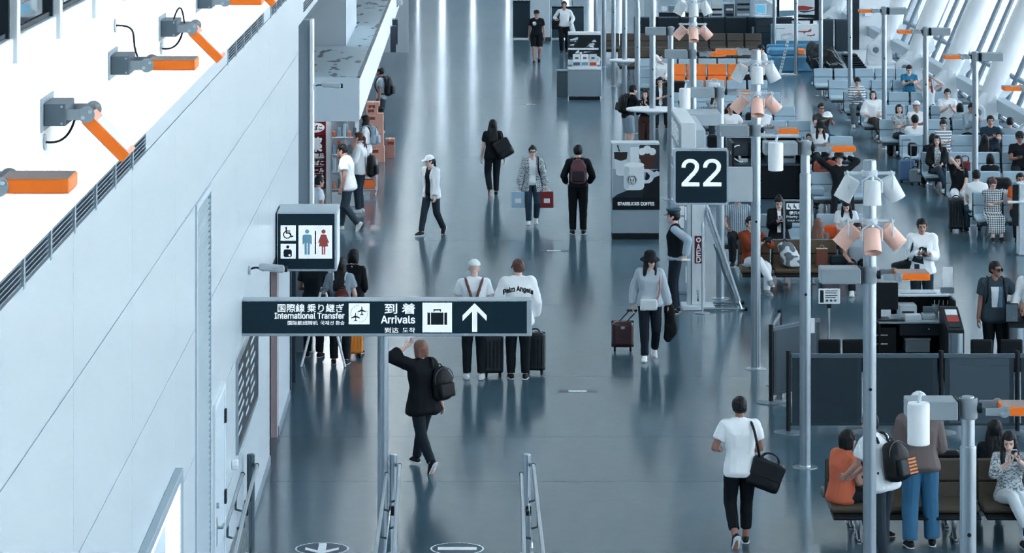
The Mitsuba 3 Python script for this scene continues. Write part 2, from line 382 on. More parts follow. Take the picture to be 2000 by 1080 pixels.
# ------------------------------------------------------------------ people
MF = m3d.Manifold
ICO = {k: np.array(trimesh.creation.icosphere(subdivisions=k).vertices) for k in (1, 2)}
def ell(c, r, k=1): return ICO[k] * np.asarray(r, float) + np.asarray(c, float)
def hull(*pts): return MF.hull_points(np.vstack(pts))
def add(ms): return MF.batch_boolean(ms, m3d.OpType.Add)
def to_tm(m):
    q = m.to_mesh()
    return trimesh.Trimesh(np.array(q.vert_properties[:, :3], float), np.array(q.tri_verts), process=False)
def from_tm(t): return MF(m3d.Mesh(np.asarray(t.vertices, np.float32), np.asarray(t.faces, np.uint32)))
def melt(m, length, it=8):
    t = to_tm(m.refine_to_length(length))
    if it: trimesh.smoothing.filter_taubin(t, lamb=0.5, nu=0.52, iterations=it)
    return t
def folds(t, amp, freq, seed):
    """Cloth folds: the surface pushed in and out by noise."""
    n = meshkit.fbm(np.asarray(t.vertices) * np.array(freq), 3, seed) - 0.5
    t.vertices = t.vertices + t.vertex_normals * (2 * amp * n)[:, None]
    return t
def unit(v):
    v = np.asarray(v, float); return v / (np.linalg.norm(v) + 1e-12)
def rot(ax, deg):
    return trimesh.transformations.rotation_matrix(math.radians(deg), ax)[:3, :3]

def make_head():
    sk = add([hull(ell((0, -.012, .035), (.074, .092, .085), 2), ell((0, .0, .0), (.069, .082, .07), 2)),
              hull(ell((0, .03, -.03), (.06, .058, .04), 2), ell((0, .05, -.085), (.03, .03, .022), 2), ell((0, -.02, -.02), (.06, .07, .05), 2)),
              hull(ell((0, .083, .012), (.009, .01, .012)), ell((0, .1, -.024), (.012, .012, .01)), ell((.013, .088, -.028), (.008, .008, .007)), ell((-.013, .088, -.028), (.008, .008, .007))),
              hull(ell((.03, .072, .03), (.02, .012, .008)), ell((-.03, .072, .03), (.02, .012, .008))),
              hull(ell((.013, .079, -.052), (.009, .009, .006)), ell((-.013, .079, -.052), (.009, .009, .006))),
              hull(ell((.01, .078, -.063), (.009, .009, .006)), ell((-.01, .078, -.063), (.009, .009, .006))),
              *[hull(ell((s * .077, -.005, .012), (.008, .02, .018)), ell((s * .073, -.002, -.018), (.007, .012, .012))) for s in (-1, 1)]])
    for s in (-1, 1):
        sk = sk - hull(ell((s * .03, .1, .006), (.017, .022, .009)))
    return from_tm(melt(sk, 0.012, 5))
HEAD = make_head()

def make_hand(curl, thumb=0.0):
    """A hand hanging from the wrist at the origin: fingers towards -z, palm towards +x, thumb towards +y. curl bends the fingers."""
    pieces = [hull(ell((0, 0, 0), (.016, .024, .02)), ell((0, .028, -.075), (.011, .013, .012)), ell((0, -.028, -.07), (.011, .012, .012)), ell((.004, .0, -.04), (.017, .034, .02)))]
    for y, ln, r in ((.03, .072, .0085), (.010, .08, .009), (-.010, .074, .0085), (-.029, .058, .0075)):
        p = np.array([0, y, -.08]); a = math.radians(6 + curl * 30); pts = [p]
        for f in (.45, .3, .25):
            p = p + ln * f * np.array([math.sin(a), y * .25 * (1 - curl), -math.cos(a)]); pts.append(p)
            a += math.radians(8 + curl * 58)
        for i in range(3):
            pieces.append(hull(ell(pts[i], (r, r, r)), ell(pts[i + 1], (r * .92,) * 3)))
    p0, p1 = np.array([.006, .022, -.025]), np.array([.016 + .01 * curl, .052 - .008 * curl, -.055])
    p2 = p1 + np.array([.010 + .016 * curl, .010 - .02 * curl, -.034])
    pieces += [hull(ell(p0, (.013,) * 3), ell(p1, (.0105,) * 3)), hull(ell(p1, (.0105,) * 3), ell(p2, (.0085,) * 3))]
    return add(pieces)
HANDS = {}
for nm, c in (('rest', .25), ('grip', 1.0), ('flat', .05), ('hold', .6)):
    HANDS[nm] = from_tm(melt(make_hand(c), 0.009, 3))
    HANDS[nm + '_far'] = make_hand(c)

def place_m(man, R, t):
    M = np.zeros((3, 4)); M[:, :3] = R; M[:, 3] = t
    return man.transform(M)

def ik(a, b, l1, l2, hint):
    a, b = np.asarray(a, float), np.asarray(b, float)
    v = b - a; d = np.linalg.norm(v); u = v / (d + 1e-9)
    d = min(max(d, abs(l1 - l2) + .02), (l1 + l2) * .999)
    x = (l1 * l1 - l2 * l2 + d * d) / (2 * d)
    h = math.sqrt(max(l1 * l1 - x * x, 0))
    p = np.asarray(hint, float) - u * (np.asarray(hint, float) @ u)
    p = p / (np.linalg.norm(p) + 1e-9)
    return a + u * x + p * h, a + u * d

SKIN = {'light': mat('#d9b9ab', 0.5), 'mid': mat('#b98f80', 0.5), 'tan': mat('#9c7263', 0.5), 'dark': mat('#7d5a4e', 0.5)}
HAIR = {'black': mat('#0a1013', 0.5), 'dark': mat('#17181b', 0.5), 'brown': mat('#5a3a31', 0.42), 'light': mat('#7b584b', 0.5), 'red': mat('#8a3d2c', 0.45), 'grey': mat('#4a5156', 0.5)}
EYE, BROW, LIP = mat('#101315', 0.3), mat('#1a1a1c', 0.6), mat('#a8675f', 0.5)
SOLE = mat('#dfe5e8', 0.5)
STAND = dict(pelvis=(0, 0, .93), lean=2, feet=((.10, 0, .08), (-.10, .02, .08)), hands=((.25, .06, .80), (-.25, .06, .80)))
def walk(k=1.0, swing=.2):
    return dict(pelvis=(0, 0, .915), lean=4, feet=((.08, .30 * k, .08), (-.08, -.34 * k, .14)), toes=(8, -50 if k > 0 else 8), hands=((.25, -swing * k, .82), (-.25, swing * k + .03, .84)))
SIT = dict(pelvis=(0, 0, .535), lean=-10, feet=((.13, .50, .08), (-.13, .48, .08)), hands=((.10, .30, .60), (-.10, .30, .60)), sit=True)
PEOPLE = {}

def person(label, at, face=0.0, h=1.70, pose=None, sex='m', skin='light', hair=('short', 'black'), top=None, bottom=None, shoes='#15191c', head=(0, 0), extras=(), far=None, grip=('rest', 'rest'), twist=0, group=None, fat=1.0, coat=None):
    """at: the floor point under the pelvis; face: degrees turned from looking away from the camera (0 = away, 180 = towards it).
    top: dict(col, sleeve 'short'|'long'|'three'|'none', hem, loose); bottom: dict(col, kind 'trousers'|'capri'|'shorts'|'skirt'|'long_skirt', loose)."""
    key = thing('person', label, 'person', group)
    po = dict(STAND, **(pose or {}))
    s = h / 1.72
    far = at[1] > 62 if far is None else far
    L = 0.045 if far else 0.028
    pel = np.array(po['pelvis'], float)
    R = rot([0, 0, 1], po.get('yaw', 0)) @ rot([1, 0, 0], -po['lean']) @ rot([0, 1, 0], po.get('roll', 0))
    R = R @ rot([0, 0, 1], twist)
    fem = sex == 'f'
    sw = (.152 if fem else .172) * (1 if fem else 1.0)
    W = lambda p: pel + R @ np.asarray(p, float)                     # torso frame: origin at the pelvis, up z
    def E(c, r): return ell((0, 0, 0), r) @ R.T + W(c)
    sh = [W((sw, 0, .452)), W((-sw, 0, .452))]
    hips = [pel + rot([0, 0, 1], po.get('yaw', 0)) @ np.array([x, 0, -.02]) for x in (.088, -.088)]
    feet, hands = [np.array(f, float) for f in po['feet']], [np.array(p, float) for p in po['hands']]
    kn, an, el, wr = [], [], [], []
    for i in (0, 1):
        sgn = 1 - 2 * i
        hint = po.get('knee', ((.12, 1, .25), (-.12, 1, .25)))[i]
        k, a = ik(hips[i], feet[i], .425, .41, hint); kn.append(k); an.append(a)
        hint = po.get('elbow', ((.55, -1, -.3), (-.55, -1, -.3)))[i]
        e, w = ik(sh[i], hands[i], .285, .255, hint); el.append(e); wr.append(w)
    neck = W((0, .005, .525)); hp, hy = head
    Rh = R @ rot([0, 0, 1], -hy) @ rot([1, 0, 0], -hp + po['lean'] * .7)
    hc = W((0, .014, .56)) + Rh @ np.array([0, .012, .085])
    def torso(t, tf=0.0):
        pr = (.088 + t, .098 + t) if True else 0
        return [hull(E((.07, 0, 0), ((.098 + (.012 if fem else 0)) * fat + t, .102 * fat + t, .10)), E((-.07, 0, 0), ((.098 + (.012 if fem else 0)) * fat + t, .102 * fat + t, .10)), E((.05, 0, .16), (.085 * fat + t, .09 * fat + t, .07)), E((-.05, 0, .16), (.085 * fat + t, .09 * fat + t, .07))),
                hull(E((.05, 0, .16), (.085 * fat + t, .09 * fat + t, .07)), E((-.05, 0, .16), (.085 * fat + t, .09 * fat + t, .07)), E((.075, .0, .35), (.09 + t, (.105 if fem else .11) * (.5 + .5 * fat) + t, .10)), E((-.075, .0, .35), (.09 + t, (.105 if fem else .11) * (.5 + .5 * fat) + t, .10))),
                hull(E((.075, 0, .35), (.09 + t, .105 + t, .10)), E((-.075, 0, .35), (.09 + t, .105 + t, .10)), E((sw - .02, -.005, .448), (.048 + t, .055 + t, .046 + t * .6)), E((-sw + .02, -.005, .448), (.048 + t, .055 + t, .046 + t * .6)), E((0, -.008, .50), (.068, .058, .045 + t * .5)))]
    S = lambda c, r: ell(c, (r, r, r))
    # the body: one continuous surface
    pieces = torso(0.0)
    pieces.append(hull(ell(neck - R @ np.array([0, 0, .05]), (.06, .06, .05)), ell(hc + Rh @ np.array([0, -.025, -.05]), (.048, .052, .05))))
    for i in (0, 1):
        calf = kn[i] * .68 + an[i] * .32 + unit(np.cross(np.cross(an[i] - kn[i], [0, 1, 0]), an[i] - kn[i])) * -.012
        pieces += [hull(S(hips[i], .088), S(kn[i], .055)), hull(S(kn[i], .054), S(calf, .052)), hull(S(calf, .052), S(an[i], .036)),
                   hull(S(sh[i], .052), S(el[i], .038)), hull(S(el[i], .038), S(el[i] * .65 + wr[i] * .35, .036)), hull(S(el[i] * .65 + wr[i] * .35, .036), S(wr[i], .026))]
    toes = po.get('toes', (8, 8)); splay = po.get('splay', (8, 8))
    fdirs = []
    for i in (0, 1):
        sg = 1 - 2 * i
        yawf = po.get('footyaw', (0, 0))[i]
        Rf = rot([0, 0, 1], -sg * splay[i] * 1.0 + yawf) @ rot([1, 0, 0], toes[i] - 8)
        fdirs.append(Rf)
        pieces.append(hull(ell(an[i] + Rf @ np.array([0, -.03, -.045]), (.032, .035, .03)), ell(an[i] + Rf @ np.array([0, .13, -.058]), (.038, .045, .018))))
    body = melt(add(pieces), L, 6)
    bm = from_tm(body)
    hd = place_m(HEAD, Rh, hc)
    mans = [bm, hd]
    for i in (0, 1):
        z = -unit(wr[i] - el[i])
        gh = po.get('thumb', ((0, 1, .2), (0, 1, .2)))[i]
        y = unit(np.array(gh, float) - z * (np.array(gh, float) @ z)); x = np.cross(y, z)
        Rw = np.stack([x, y, z], 1)                    # palm towards +x: the left hand (i=1) as it is, the right mirrored
        hm = HANDS[grip[i] + ('_far' if far else '')]
        if i == 0: hm = hm.mirror([1, 0, 0])
        mans.append(place_m(hm, Rw, wr[i] + z * .012))
    bt = to_tm(add(mans))
    yawm = rot([0, 0, 1], face)
    base = np.array([at[0], at[1], at[2] if len(at) > 2 else 0.0])
    def out(t):
        t = t.copy() if isinstance(t, trimesh.Trimesh) else to_tm(t)
        t.vertices = (np.asarray(t.vertices) * s) @ yawm.T + base
        return t
    part(key, 'body', out(bt), SKIN[skin], True)
    # eyes, brows, mouth
    facing = True
    HW = lambda p: hc + Rh @ np.asarray(p, float)
    def EH(c, r, k=1): return ell((0, 0, 0), r, k) @ Rh.T + HW(c)
    if po.get('face', True):
        for sx in (-1, 1):
            part(key, 'eye', out(hull(EH((sx * .031, .079, .006), (.014, .006, .0065)))), EYE, True)
            part(key, 'eyebrow', out(hull(EH((sx * .018, .086, .027), (.006, .005, .004)), EH((sx * .045, .077, .029), (.006, .005, .0035)))), BROW, True)
        part(key, 'mouth', out(hull(EH((.016, .083, -.057), (.006, .006, .005)), EH((-.016, .083, -.057), (.006, .006, .005)), EH((0, .088, -.057), (.006, .006, .006)))), LIP, True)
    # hair
    style, hcol = hair[0], HAIR[hair[1]]
    if style != 'none':
        cap = hull(EH((0, -.014, .042), (.087, .104, .094), 2), EH((0, -.03, .0), (.083, .088, .07), 2))
        facebox = hull(np.array([HW((x, y, z)) for x in (-.066, .066) for y in (.045, .3) for z in (-.3, .062)] + [HW((x, .02, -.3)) for x in (-.055, .055)]))
        low = {'short': -.055, 'bob': -.3, 'long': -.3, 'tail': -.055, 'bun': -.05, 'shaven': -.03}[style]
        cap = cap - facebox
        nape = hull(np.array([HW((x, y, z)) for x in (-.2, .2) for y in (-.3, .3) for z in (-.5, low)]))
        ears = [hull(EH((sx * .085, .012, -.02), (.03, .035, .045))) for sx in (-1, 1)] if style in ('short', 'tail', 'bun', 'shaven') else []
        cap = cap - nape
        for e in ears: cap = cap - e
        ms = [cap]
        if style == 'bob':
            ms.append(hull(EH((0, -.03, .03), (.094, .093, .08), 2), EH((.052, -.03, -.075), (.042, .062, .05)), EH((-.052, -.03, -.075), (.042, .062, .05))) - facebox - hull(np.array([HW((x, y, z)) for x in (-.2, .2) for y in (-.3, .3) for z in (-.5, -.10)])))
        if style == 'long':
            b1 = W((0, -.115, .30))
            ms.append(hull(EH((0, -.03, .03), (.092, .09, .08), 2), EH((.05, -.035, -.08), (.048, .06, .05)), EH((-.05, -.035, -.08), (.048, .06, .05))) - facebox)
            ms.append(hull(EH((.04, -.05, -.06), (.05, .05, .05)), EH((-.04, -.05, -.06), (.05, .05, .05)), ell(b1 + R @ np.array([.06, 0, 0]), (.05, .04, .07)), ell(b1 - R @ np.array([.06, 0, 0]), (.05, .04, .07))))
            for sx in (-1, 1):
                ms.append(hull(EH((sx * .072, -.0, -.04), (.028, .04, .05)), ell(W((sx * .095, .075, .37)), (.035, .035, .08))))
        if style == 'tail':
            ms += [hull(EH((0, -.10, .03), (.03, .03, .03)), EH((0, -.135, -.02), (.035, .03, .05))), hull(EH((0, -.135, -.03), (.033, .028, .05)), EH((0, -.135, -.16), (.018, .018, .04)))]
        if style == 'bun':
            ms.append(hull(EH((0, -.075, .11), (.045, .045, .04))))
        ht = melt(add(ms), .03 if far else .014, 3)
        ht = folds(ht, .009, (60, 60, 9), len(PEOPLE))
        part(key, 'hair', out(ht), hcol, 40)
    # trousers or skirt
    b = dict(dict(col='#1c242b', kind='trousers', loose=.012, rough=.75), **(bottom or {}))
    lo = b['loose']; ms = []
    wc = W((0, 0, .10)); up = R @ np.array([0, 0, 1.0])
    hipm = hull(E((.07, 0, 0), ((.11 if fem else .10) * fat + lo, .104 * fat + lo, .10 + lo)), E((-.07, 0, 0), ((.11 if fem else .10) * fat + lo, .104 * fat + lo, .10 + lo)), E((.05, 0, .12), (.085 * fat + lo, .09 * fat + lo, .05)), E((-.05, 0, .12), (.085 * fat + lo, .09 * fat + lo, .05)))
    ms.append(hipm.trim_by_plane(-up, -(wc @ up) - .02))
    kind = b['kind']
    if kind in ('skirt', 'long_skirt', 'dress'):
        ends = []
        for i in (0, 1):
            q = kn[i] if kind != 'long_skirt' else kn[i] * .3 + an[i] * .7
            ends += [S(kn[i], .09), S(q, .10 if kind != 'long_skirt' else .11)]
            q2 = kn[i] * .75 + an[i] * .25
            if kind == 'dress': ends.append(S(q2, .10))
        if po.get('sit'):
            ms += [hull(S(hips[0], .105), S(hips[1], .105), S(kn[0], .075), S(kn[1], .075))]
            if kind != 'skirt': ms.append(hull(S(kn[0], .075), S(kn[1], .075), S(kn[0] * .4 + an[0] * .6, .08), S(kn[1] * .4 + an[1] * .6, .08)))
        else:
            ms.append(hull(S(hips[0], .11), S(hips[1], .11), *ends))
    else:
        for i in (0, 1):
            if kind == 'shorts':
                e = hips[i] * .12 + kn[i] * .88
                d = unit(kn[i] - hips[i])
                ms.append(hull(S(hips[i], .10 + lo), S(kn[i] + d * .04, .072 + lo)).trim_by_plane(-d, -(e @ d)))
            else:
                f = {'trousers': .97, 'capri': .78}[kind]
                d = unit(an[i] - kn[i]); e = kn[i] * (1 - f) + an[i] * f
                ms.append(hull(S(hips[i], .096 + lo), S(kn[i], .067 + lo)))
                ms.append(hull(S(kn[i], .067 + lo), S(kn[i] * .6 + an[i] * .4, .06 + lo), S(an[i] + d * .05, .042 + lo * 1.5)).trim_by_plane(-d, -(e @ d)))
    t = folds(melt(add(ms), L, 4), .009, (14, 14, 8), len(PEOPLE) + 50)
    part(key, 'skirt' if 'skirt' in kind or kind == 'dress' else ('shorts' if kind == 'shorts' else 'trousers'), out(t), b.get('mat') or mat(b['col'], b['rough'], 0, .2), 75)
    # top
    def garment(o, thick, name):
        ms = torso(thick)
        hem = o.get('hem', -.06)                       # below the pelvis origin, in the torso frame
        if hem < -.04:
            zc = hem + .05
            w = .10 * fat + thick + .008 + o.get('flare', 0)
            ms.append(hull(E((.07, 0, zc), (w + (.012 if fem else 0), .106 * fat + thick + .01 + o.get('flare', 0), .08)), E((-.07, 0, zc), (w + (.012 if fem else 0), .106 * fat + thick + .01 + o.get('flare', 0), .08)), E((.05, 0, .14), (.085 * fat + thick, .09 * fat + thick, .07)), E((-.05, 0, .14), (.085 * fat + thick, .09 * fat + thick, .07))))
        m = add(ms)
        hpnt = W((0, 0, hem)); m = m.trim_by_plane(up, hpnt @ up)
        neckcut = hull(ell(neck + R @ np.array([0, .02, .03]), (.062, .07, .045)))
        m = m - neckcut
        if o.get('open'):                             # worn open in front
            g = o['open']
            m = m - hull(np.array([W((x, y, z)) for x, z in ((-g, -.5), (g, -.5), (-g * .8, .7), (g * .8, .7)) for y in (.02, .5)]))
        sl = o.get('sleeve', 'short')
        if sl != 'none':
            arms = []
            for i in (0, 1):
                d1, d2 = unit(el[i] - sh[i]), unit(wr[i] - el[i])
                r = .047 + thick
                if sl == 'short':
                    e = sh[i] * .38 + el[i] * .62
                    arms.append(hull(S(sh[i], r), S(el[i], r + .004)).trim_by_plane(-d1, -(e @ d1)))
                else:
                    f = .55 if sl == 'three' else .97
                    e = el[i] * (1 - f) + wr[i] * f
                    arms += [hull(S(sh[i], r), S(el[i], .046 + thick)), hull(S(el[i], .045 + thick), S(wr[i] + d2 * .05, .032 + thick)).trim_by_plane(-d2, -(e @ d2))]
            m = add([m] + arms)
        t = folds(melt(m, L, 3), o.get('fold', .011), (12, 12, 7), len(PEOPLE) + 90)
        part(key, name, out(t), o.get('mat') or mat(o['col'], o.get('rough', .8), 0, .2), 75)
        return out(t)
    o = dict(dict(col='#f1f5f7', sleeve='short', hem=-.06), **(top or {}))
    shirt = garment(o, .016 + o.get('loose', 0), o.get('name', 'shirt'))
    if coat:
        shirt = garment(dict(dict(sleeve='long', hem=-.10, open=.055), **coat), .034, coat.get('name', 'jacket'))
    # shoes
    for i in (0, 1):
        Rf = fdirs[i]
        sh_ = hull(ell((0, 0, 0), (.038, .044, .036)) @ Rf.T + an[i] + Rf @ np.array([0, -.032, -.036]), ell((0, 0, 0), (.043, .05, .022)) @ Rf.T + an[i] + Rf @ np.array([0, .125, -.05]), ell((0, 0, 0), (.036, .04, .02)) @ Rf.T + an[i] + Rf @ np.array([0, .02, .005]))
        pl = an[i] + Rf @ np.array([0, 0, -.072]); nf = Rf @ np.array([0, 0, 1.0])
        sh_ = sh_.trim_by_plane(nf, pl @ nf)
        sk = part(key, 'shoe', out(melt(sh_, .04, 0)), mat(shoes, .6), 50)
        if not far:
            so = hull(*[ell((0, 0, 0), (.044, .048, .010)) @ Rf.T + an[i] + Rf @ np.array([0, y, -.070]) for y in (-.032, .128)])
            part(sk, 'sole', out(so), SOLE, 50)
    info = dict(key=key, W=lambda p: (np.asarray(W(p)) * s) @ yawm.T + base, R=yawm @ R, H=lambda p: (HW(p) * s) @ yawm.T + base, Rh=yawm @ Rh, s=s, shirt=shirt,
                wrist=[(w * s) @ yawm.T + base for w in wr], elbow=[(w * s) @ yawm.T + base for w in el], ankle=[(a * s) @ yawm.T + base for a in an], out=out, knee=[(w * s) @ yawm.T + base for w in kn], L=lambda p: (np.asarray(p, float) * s) @ yawm.T + base, yaw=yawm)
    hand = []
    for i in (0, 1):
        d = unit(info['wrist'][i] - info['elbow'][i]); hand.append(info['wrist'][i] + d * .075 * s)
    info['hand'] = hand
    PEOPLE[key] = info
    # hats and glasses, children of the person
    def HM(m):
        m = m.copy(); m.vertices = (np.asarray(m.vertices)); 
        v = (hc + (np.asarray(m.vertices) @ Rh.T)); m.vertices = (v * s) @ yawm.T + base; return m
    for ex in extras:
        n, c = ex[0], ex[1]
        if n == 'cap':
            dome = hull(ell((0, -.012, .05), (.094, .112, .092), 2)).trim_by_plane([0, 0.12, 1], .045)
            k = part(key, 'cap', HM(to_tm(dome)), mat(c, .7), 40)
            ang = np.linspace(-.85, .85, 9)
            poly = Polygon([(.085 * math.sin(a), .085 * math.cos(a)) for a in ang] + [(.08 * math.sin(a) * 1.02, .19 * math.cos(a * .9)) for a in ang[::-1]])
            br = turn(prism(poly, .008), -10, (1, 0, 0)); br = mv(br, 0, 0, .062)
            if len(ex) > 2: br = turn(br, ex[2])
            part(k, 'brim', HM(br), mat(c, .7))
        elif n == 'hat':
            part(key, 'hat', HM(lathe([(0, .165), (.06, .16), (.092, .13), (.102, .055), (.15, .035), (.16, .015), (.155, .01), (.10, .04), (.0, .05)][::-1], 24, (0, -.012, .0))), mat(c, .75), True)
        elif n == 'peaked':
            k = part(key, 'cap', HM(lathe([(.09, .05), (.096, .085), (.125, .115), (.118, .135), (.06, .145), (0, .145)], 24, (0, -.01, 0))), mat(c, .6), 30)
            part(k, 'band', HM(lathe([(.097, .045), (.1, .05), (.1, .083), (.094, .088)], 24, (0, -.01, 0))), mat('#10181d', .4), True)
            poly = Polygon([(.09 * math.sin(a), .085 * math.cos(a)) for a in np.linspace(-.8, .8, 9)] + [(.08 * math.sin(a), .15 * math.cos(a)) for a in np.linspace(.8, -.8, 9)])
            part(k, 'peak', HM(mv(turn(prism(poly, .007), -20, (1, 0, 0)), 0, 0, .07)), mat('#0d1216', .25))
        elif n == 'glasses':
            fr = [turn(mv(tube([(.024 * math.cos(a), 0, .017 * math.sin(a)) for a in np.linspace(0, 2 * np.pi, 13)], .0035, 5, False), sx * .032, .098, .006), 0) for sx in (-1, 1)]
            fr += [tube([(sx * .057, .094, .01), (sx * .076, .02, .012)], .003, 5) for sx in (-1, 1)] + [tube([(-.01, .1, .008), (.01, .1, .008)], .003, 5)]
            k = part(key, 'glasses', HM(cat(fr)), mat('#0b0f12', .3))
            if c == 'sun':
                for sx in (-1, 1):
                    part(k, 'lens', HM(mv(lathe([(0, 0), (.026, 0), (.026, .003), (0, .003)], 14).apply_transform(trimesh.transformations.rotation_matrix(math.pi / 2, [1, 0, 0])), sx * .032, .101, .006)), mat('#0a0e11', .15))
    return info

# things that people wear or hold: each a thing of its own
def rhull(size, r, k=1):
    """A round-edged block of the given size, centred."""
    a = np.asarray(size, float) / 2 - r
    return hull(*[ell((x, y, z), (r, r, r), k) for x in (-a[0], a[0]) for y in (-a[1], a[1]) for z in (-a[2], a[2])])

def orient(m, R, t):
    m = m.copy(); m.vertices = np.asarray(m.vertices) @ np.asarray(R).T + t; return m

def backpack(label, pi, col, size=(.30, .16, .44), pos=(0, -.20, .28), tilt=0, pocket=True, straps=True, trim=None, one=None, hang=None):
    """A rucksack on the back of a person (torso frame)."""
    key = thing('backpack', label, 'backpack')
    R, c, s = pi['R'] @ rot([0, 1, 0], tilt), pi['W'](pos), pi['s']
    bm = melt(hull(ell((0, .02, -size[2] * .33), (size[0] / 2, size[1] / 2, size[2] * .17)), ell((0, .0, size[2] * .1), (size[0] / 2, size[1] / 2, size[2] * .2)), ell((0, .02, size[2] * .33), (size[0] * .36, size[1] * .42, size[2] * .17))), .04, 2)
    folds(bm, .006, (11, 11, 11), 5)
    M = mat(col, .55)
    part(key, 'bag', orient(bm, R, c), M, 50)
    if pocket:
        part(key, 'pocket', orient(to_tm(mv_m(rhull((size[0] * .75, .07, size[2] * .42), .03), (0, -size[1] * .46, -size[2] * .18))), R, c), mat(trim or col, .5), 40)
    part(key, 'zip', orient(tube(bend([(-size[0] * .42, -.03, .02), (-size[0] * .3, -.05, size[2] * .38), (0, -.05, size[2] * .46), (size[0] * .3, -.05, size[2] * .38), (size[0] * .42, -.03, .02)]), .006, 5), R, c), mat('#3c4a53', .4))
    part(key, 'handle', orient(tube(bend([(-.04, .03, size[2] * .46), (0, .03, size[2] * .56), (.04, .03, size[2] * .46)], 8), .008, 5), R, c), M)
    if straps:
        for sx in ((-1, 1) if one is None else (one,)):
            pts = [(sx * .09, -.13, .42), (sx * .105, -.06, .53), (sx * .12, .06, .50), (sx * .125, .135, .36), (sx * .15, .07, .16), (sx * .16, -.10, .10)]
            part(key, 'strap', tube(np.array([pi['W'](p) for p in bend(pts, 18)]), .016 * s, 6), mat(trim or col, .6), True)
    return key
def mv_m(m, t): return m.translate(list(map(float, t)))

def bag(label, at, size, col, R=np.eye(3), handles=None, name='shoulder_bag', cat_='bag', strap=None, trim=None, rough=.4, soft=.03, flap=True):
    """A bag with its centre at a point; handles: height of two loops; strap: world points."""
    key = thing(name, label, cat_)
    M = mat(col, rough)
    t = melt(rhull(size, min(size) * .3), .05, 2)
    folds(t, soft * .25, (12, 12, 12), 3)
    part(key, 'body', orient(t, R, at), M, 50)
    if flap: part(key, 'flap', orient(box(-size[0] * .47, size[0] * .47, -size[1] * .53, -size[1] * .44, -size[2] * .1, size[2] * .42, .02), R, at), mat(trim or col, rough))
    if handles:
        for sy in (-1, 1):
            pts = bend([(-size[0] * .25, sy * size[1] * .3, size[2] * .45), (-size[0] * .18, sy * size[1] * .2, size[2] * .45 + handles), (size[0] * .18, sy * size[1] * .2, size[2] * .45 + handles), (size[0] * .25, sy * size[1] * .3, size[2] * .45)], 14)
            part(key, 'handle', orient(tube(pts, .008, 6), R, at), mat(trim or col, rough), True)
    if strap is not None:
        part(key, 'strap', tube(bend(strap, 24), .016, 6), mat(trim or col, rough), True)
    return key

def suitcase(label, at, size, col, yaw=0, handle=.0, ribs=True, group=None, tilt=0):
    """A wheeled case standing on the floor: at = floor point, size = width, depth, height."""
    key = thing('suitcase', label, 'suitcase', group)
    w, d, hh = size
    R = rot([0, 0, 1], yaw) @ rot([1, 0, 0], tilt)
    A = np.array([at[0], at[1], 0.0])
    O = lambda m: orient(m, R, A)
    part(key, 'shell', O(to_tm(mv_m(rhull((w, d, hh - .06), .045, 2), (0, 0, .06 + (hh - .06) / 2)))), mat(col, .3, 0, .5, .5), 35)
    if ribs:
        for k in range(5):
            x = -w / 2 + w * (k + .8) / 5.6
            for sy in (-1, 1):
                part(key, 'rib', O(box(x - .012, x + .012, sy * (d / 2) - .006, sy * (d / 2) + .006, .14, hh - .08, .004)), mat(col, .3))
    part(key, 'zip_band', O(to_tm(mv_m(rhull((w + .006, .02, hh - .055), .01), (0, 0, .06 + (hh - .06) / 2)))), mat('#1a2127', .5))
    part(key, 'top_handle', O(tube(bend([(-.07, 0, hh - .005), (-.05, 0, hh + .03), (.05, 0, hh + .03), (.07, 0, hh - .005)], 10), .011, 6)), BLACK, True)
    for sx in (-1, 1):
        for sy in (-1, 1):
            wh = part(key, 'wheel', O(mv(turn(lathe([(0, -.014), (.024, -.014), (.028, -.008), (.028, .008), (.024, .014), (0, .014)], 14), 90, (0, 1, 0)), sx * (w / 2 - .05), sy * (d / 2 - .045), .029)), BLACK, 40)
            part(wh, 'fork', O(box(sx * (w / 2 - .05) - .018, sx * (w / 2 - .05) + .018, sy * (d / 2 - .045) - .018, sy * (d / 2 - .045) + .018, .045, .075, .004)), BLACK)
    if handle:
        part(key, 'pull_handle', O(cat([tube([(sx * .09, d / 2 - .04, hh - .02), (sx * .09, d / 2 - .04, hh + handle)], .009, 6) for sx in (-1, 1)] + [box(-.11, .11, d / 2 - .06, d / 2 - .02, hh + handle - .015, hh + handle + .02, .008)])), STEEL)
    return key

def phone(label, at, R=np.eye(3), col='#11181d'):
    key = thing('phone', label, 'phone')
    part(key, 'case', orient(cbox((0, 0, 0), (.072, .009, .145), .004), R, at), mat(col, .35))
    part(key, 'screen', orient(cbox((0, -.0051, 0), (.064, .001, .13)), R, at), mat('#26323a', .1))
    return key

def decal_on(pi, poly, depth, name, col, pos, side_='back', w=None):
    """Flat print on a shirt: an outline laid on the cloth by casting it onto the garment along the torso's back or front direction."""
    R = pi['R']; ydir = R[:, 1] * (1 if side_ == 'back' else -1); xdir = R[:, 0] * (1 if side_ == 'back' else -1); zdir = R[:, 2]
    m = prism(poly, .002).subdivide_to_size(.03)
    v = np.asarray(m.vertices) * pi['s']
    o = pi['W'](pos)
    org = o + v[:, :1] * xdir + v[:, 1:2] * zdir - ydir * .5
    from trimesh.ray.ray_triangle import RayMeshIntersector
    loc, ri, _ = RayMeshIntersector(pi['shirt']).intersects_location(org, np.tile(ydir, (len(org), 1)), multiple_hits=False)
    t = np.full(len(org), np.nan); t[ri] = np.linalg.norm(loc - org[ri], axis=1)
    t = np.where(np.isnan(t), np.nanmedian(t), t)
    m.vertices = org + ydir * (t - .002 - v[:, 2] * 1.5)[:, None]
    return part(pi['key'] + '__shirt' if pi['key'] + '__shirt' in scene else pi['key'], name, m, mat(col, .7))
